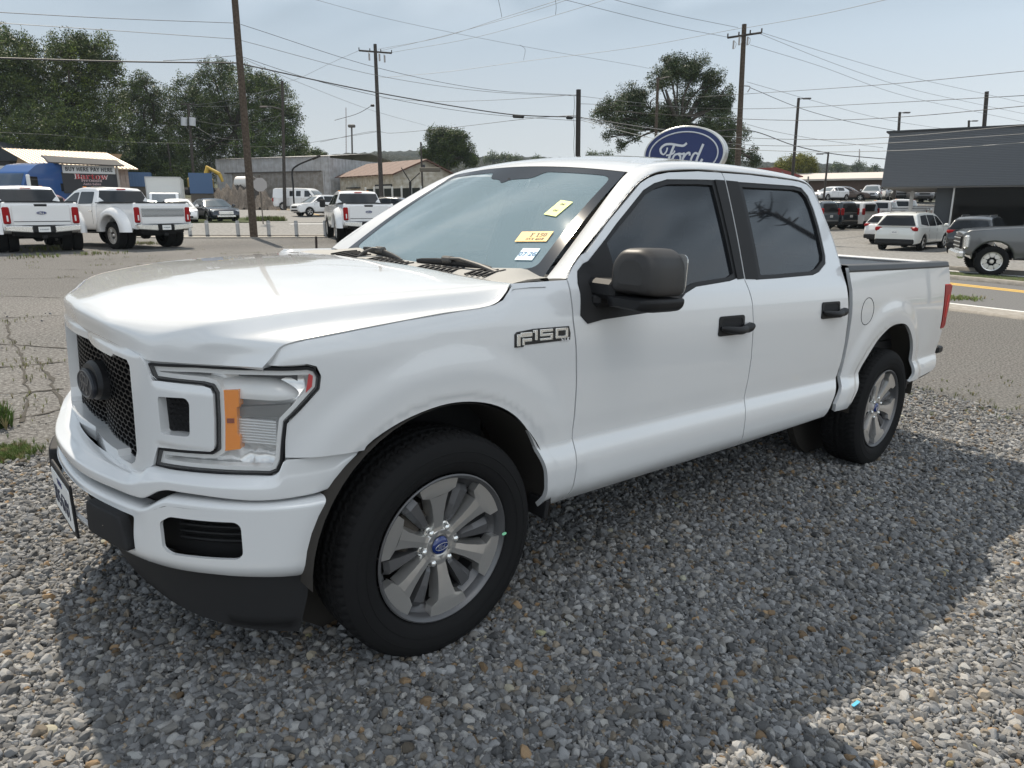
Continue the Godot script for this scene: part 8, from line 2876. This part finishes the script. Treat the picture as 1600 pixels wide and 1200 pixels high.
func build_bits() -> void:
	# bollards with their rail
	var post_m := mat(.36, .37, .38, .6, .2)
	var xs := [[298, 373], [325, 373], [373, 373], [421, 373], [464, 373], [509, 372], [548, 372]]
	var first: Node3D = null
	var where := ["first bollard from the left, by the silver tailgate", "second bollard, left of the thick brown pole", "third bollard, just left of the thick brown pole", "bollard right of the thick brown pole", "second bollard right of the thick brown pole", "bollard beside the white pickup's front wheel", "bollard hidden behind the white pickup"]
	for i in 6:
		var p := onto(xs[i][0], xs[i][1], 33.5)
		var o: Node3D
		if first == null:
			o = thing("bollard", where[i], "bollard", Transform3D(Basis.IDENTITY, p), "bollards along the street")
			var b := MB.new()
			b.tube([Vector3(0, -.2, 0), Vector3(0, .72, 0), Vector3(0, .76, 0)], [.085, .085, .06], 12)
			part("post", b, post_m, o)
			b = MB.new()
			b.tube([Vector3(0, .60, 0), Vector3(0, .66, 0)], .092, 12)
			part("band", b, mat(.5, .5, .5, .5), o)
			first = o
		else:
			o = first.duplicate()
			o.name = numbered("bollard")
			o.position = p
			o.set_meta("label", where[i])
			add_child(o, true)
	var b := MB.new()
	var pts := []
	for i in 6: pts.append(onto(xs[i][0], xs[i][1], 33.5) + Vector3(0, .10, .09))
	var c: Vector3 = pts[0]
	for i in pts.size(): pts[i] -= c
	b.tube(pts, .018, 5)
	var cb := part("bollard_cable", b, M.black)
	cb.position = c
	tag(cb, "low dark cable strung along the row of bollards", "cable")
	# iron stake
	var o := thing("iron_stake", "short rusty iron stake standing just beyond the hood", "stake", Transform3D(Basis.IDENTITY, onto(495, 393, 24.0)))
	b = MB.new()
	b.box(Vector3(0, .20, 0), Vector3(.07, .55, .05), Basis(Vector3(0, 0, 1), -.03), .008)
	part("bar", b, mat(.03, .02, .017, .9), o)
	# stop sign seen from behind
	var sp := onto(411, 347, 43.0)
	o = thing("stop_sign", "stop sign seen from its grey back on a thin post", "sign", Transform3D(Basis(Vector3.UP, .35), sp))
	b = MB.new()
	b.box(Vector3(0, 1.35, -.03), Vector3(.06, 2.9, .05))
	part("post", b, M.steel, o)
	b = MB.new()
	b.prism(ellipse(.41, .41, 8), Vector3(0, 2.25, 0), Basis.IDENTITY.rotated(Vector3(0, 0, 1), PI / 8), 0.0, .012)
	part("plate", b, mat(.36, .34, .33, .6, .4), o)
	# oval sign above the cab
	var oc := at(1067, 241, 36.0)
	var ow := 122.0 * 36.0 / F_PX
	var oh := 76.0 * 36.0 / F_PX
	var face := (Vector3(0, oc.y, 0) - oc).normalized()
	var fB := Basis(Vector3.UP.cross(face).normalized(), Vector3.UP, face).rotated(Vector3.UP, -.42).orthonormalized()
	fB = Basis(fB.x, Vector3.UP, fB.x.cross(Vector3.UP))
	o = thing("oval_sign", "blue oval sign with white script rising behind the cab roof", "sign", Transform3D(fB, oc))
	b = MB.new()
	b.prism(ellipse(ow * .53, oh * .53, 64), Vector3.ZERO, Basis.IDENTITY, -.42, .0, .02)
	part("cabinet", b, mat(.62, .62, .60, .35, .6), o)
	b = MB.new()
	b.prism(ellipse(ow * .505, oh * .50, 64), Vector3.ZERO, Basis.IDENTITY, .0, .02, .006)
	part("face", b, mat(.012, .026, .12, .4), o)
	b = MB.new()
	var ring := []
	for i in 81: ring.append(Vector3(cos(TAU * i / 80) * ow * .445, sin(TAU * i / 80) * oh * .415, .025))
	b.tube(ring, .035, 6, false)
	part("oval_line", b, mat(.62, .64, .68, .5), o)
	b = MB.new()
	script_strokes(b, Transform3D(Basis.IDENTITY, Vector3(0, -.05, .02)), ow * .66)
	part("script_lettering", b, mat(.66, .68, .72, .5), o)
	b = MB.new()
	b.tube([Vector3(0, -oh * .5, -.2), Vector3(0, -5.5, -.2)], .16, 12)
	part("mast", b, mat(.4, .4, .4, .5), o)
	# scrap yard before the warehouse
	var blue := mat(.07, .13, .24, .7)
	for e in [[219, 281, 82.0, 2.3, 1.5, "faded blue container behind the box truck"], [314, 287, 76.0, 2.1, 2.0, "bright blue container beside the transformer pole"]]:
		var p := at(e[0], e[1], e[2])
		o = thing("container", e[5], "container", Transform3D(Basis(Vector3.UP, .4), p))
		b = MB.new()
		b.box(Vector3.ZERO, Vector3(e[3] * 1.0, e[4], 3.0))
		for k in 9: b.box(Vector3(-e[3] * .5 + e[3] * k / 8.0, 0, 1.52), Vector3(.08, e[4], .06))
		part("shell", b, blue, o)
		b = MB.new()
		b.box(Vector3(0, -1.4, 0), Vector3(e[3], 1.3, 2.8))
		part("footing", b, M.steel, o)
	var pe := onto(335, 300, 80.0)
	o = thing("excavator", "yellow excavator arm rising over the scrap heap", "excavator", Transform3D(Basis.IDENTITY, pe))
	var yel := mat(.50, .33, .05, .6)
	b = MB.new()
	b.tube([at(318, 291, 80) - pe, at(325, 262, 80) - pe, at(343, 272, 80) - pe], [.28, .30, .22], 6)
	b.tube([at(343, 272, 80) - pe, at(348, 284, 80) - pe], [.2, .14], 6)
	part("boom", b, yel, o)
	b = MB.new()
	b.box(at(314, 290, 80) - pe, Vector3(2.2, 1.7, 2.0), Basis.IDENTITY, .2)
	part("cab", b, mat(.30, .21, .05, .6), o)
	b = MB.new()
	b.box(at(314, 299, 80) - pe, Vector3(3.0, .8, 2.6), Basis.IDENTITY, .25)
	part("tracks", b, M.dark, o)
	var tp := onto(372, 305, 76.0)
	o = thing("culvert_tank", "pale half round metal tank lying on the scrap heap", "tank", Transform3D(Basis(Vector3.UP, 1.3), at(384, 287, 76)))
	b = MB.new()
	b.lathe(v2([.0, -.9, .72, -.9, .72, .9, .66, .9, .66, -.8]), Vector3.ZERO, Basis(Vector3(1, 0, 0), Vector3(0, 0, 1), Vector3(0, 1, 0)), 24, 1.0)
	part("shell", b, mat(.6, .58, .55, .5, .2), o)
	b = MB.new()
	for k in 2: b.box(Vector3(0, -.85, -.5 + 1.0 * k), Vector3(2.0, .5, .4))
	part("cradle", b, M.steel, o)
	# heap
	b = MB.new()
	var hn := FastNoiseLite.new()
	hn.seed = 8; hn.frequency = .6; hn.fractal_octaves = 4
	var rows := []
	for i in 41:
		var r := PackedVector3Array()
		for j in 13:
			var px := lerpf(322, 445, i / 40.0)
			var base := at(px, 310, lerpf(72, 82, j / 12.0))
			var hgt := sin(PI * i / 40.0) * sin(PI * clampf(j / 12.0, .02, .98)) * 2.6 * (1.0 + .5 * hn.get_noise_1d(i * .5))
			r.append(Vector3(base.x, ground_y(base.x, base.z) - .2 + maxf(hgt + hn.get_noise_2d(i * .8, j * .9) * .9, 0.0), base.z))
		rows.append(r)
	b.grid(rows, Vector3.UP)
	var heap := part("scrap_heap", b, surf(mat(.16, .14, .125, .95), noise_tex(.03, 5, Color(.4, .38, .36), Color(1, 1, 1), 54), bump(.08, 5, 9.0, 55), .35, 1.0))
	tag(heap, "low heap of scrap and earth in front of the warehouse", "scrap heap")
	# house in the scrub
	var hp := at(236, 263, 100.0)
	o = thing("grey_house", "weathered grey house half hidden under the left trees", "house", Transform3D(Basis(Vector3.UP, .3), hp))
	b = MB.new()
	b.box(Vector3(0, -1.6, 0), Vector3(4.5, 3.2, 5.0))
	part("wall", b, mat(.12, .115, .105, .9), o)
	b = MB.new()
	b.prism(v2([-2.6, 0, 2.6, 0, .0, 1.2]), Vector3(0, 0, -2.7), Basis.IDENTITY, 0.0, 5.4)
	part("roof", b, mat(.10, .095, .09, .9), o)
	# blue scrap of plastic on the gravel
	var lp := TT.affine_inverse() * hit_ground(1336, 1108)
	var s := MB.new()
	s.prism(rounded(v2([-.022, -.006, .020, -.008, .026, .004, -.016, .008]), .004), TT * (lp + Vector3(0, .022, 0)), TT.basis * Basis(Vector3(1, 0, 0), Vector3(0, .3, -1).normalized(), Vector3(0, 1, .3).normalized()), -.001, .001)
	tag(part("plastic_scrap", s, mat(.10, .42, .62, .4)), "tiny blue scrap of plastic lying on the sunlit gravel", "litter")
	# bare tree out of the picture to the right, mirrored in the rear door glass
	var L := func(x: float, y: float, z: float) -> Vector3: return TT * Vector3(x, y, z)
	var foot: Vector3 = L.call(-17.2, 0, -4.4)
	foot.y = ground_y(foot.x, foot.z)
	o = thing("bare_tree", "bare leaning tree mirrored in the rear door glass", "tree", Transform3D(Basis.IDENTITY, foot))
	b = MB.new()
	var limb := [foot - foot, L.call(-16.4, 3.6, -4.5) - foot, L.call(-15.4, 6.36, -4.56) - foot, L.call(-15.23, 6.0, -4.97) - foot, L.call(-15.1, 6.0, -5.04) - foot, L.call(-14.81, 6.4, -5.06) - foot, L.call(-14.42, 6.94, -5.04) - foot, L.call(-14.25, 7.15, -5.05) - foot, L.call(-14.11, 7.24, -5.12) - foot, L.call(-14.0, 7.1, -5.22) - foot]
	var q2 := spline(limb, 4)
	var rad := []
	for i in q2.size(): rad.append(lerpf(.14, .035, float(i) / (q2.size() - 1)))
	b.tube(q2, rad, 8)
	var g := RandomNumberGenerator.new()
	g.seed = 4
	for i in 16:
		var p: Vector3 = q2[g.randi_range(22, q2.size() - 1)]
		var p2 := p + Vector3(g.randfn() * .2, absf(g.randfn()) * .25, g.randfn() * .2)
		b.tube([p, p2, p2 + Vector3(g.randfn() * .25, g.randfn() * .2, g.randfn() * .25)], [.03, .018, .006], 5)
	part("trunk", b, mat(.04, .035, .03, .95), o)
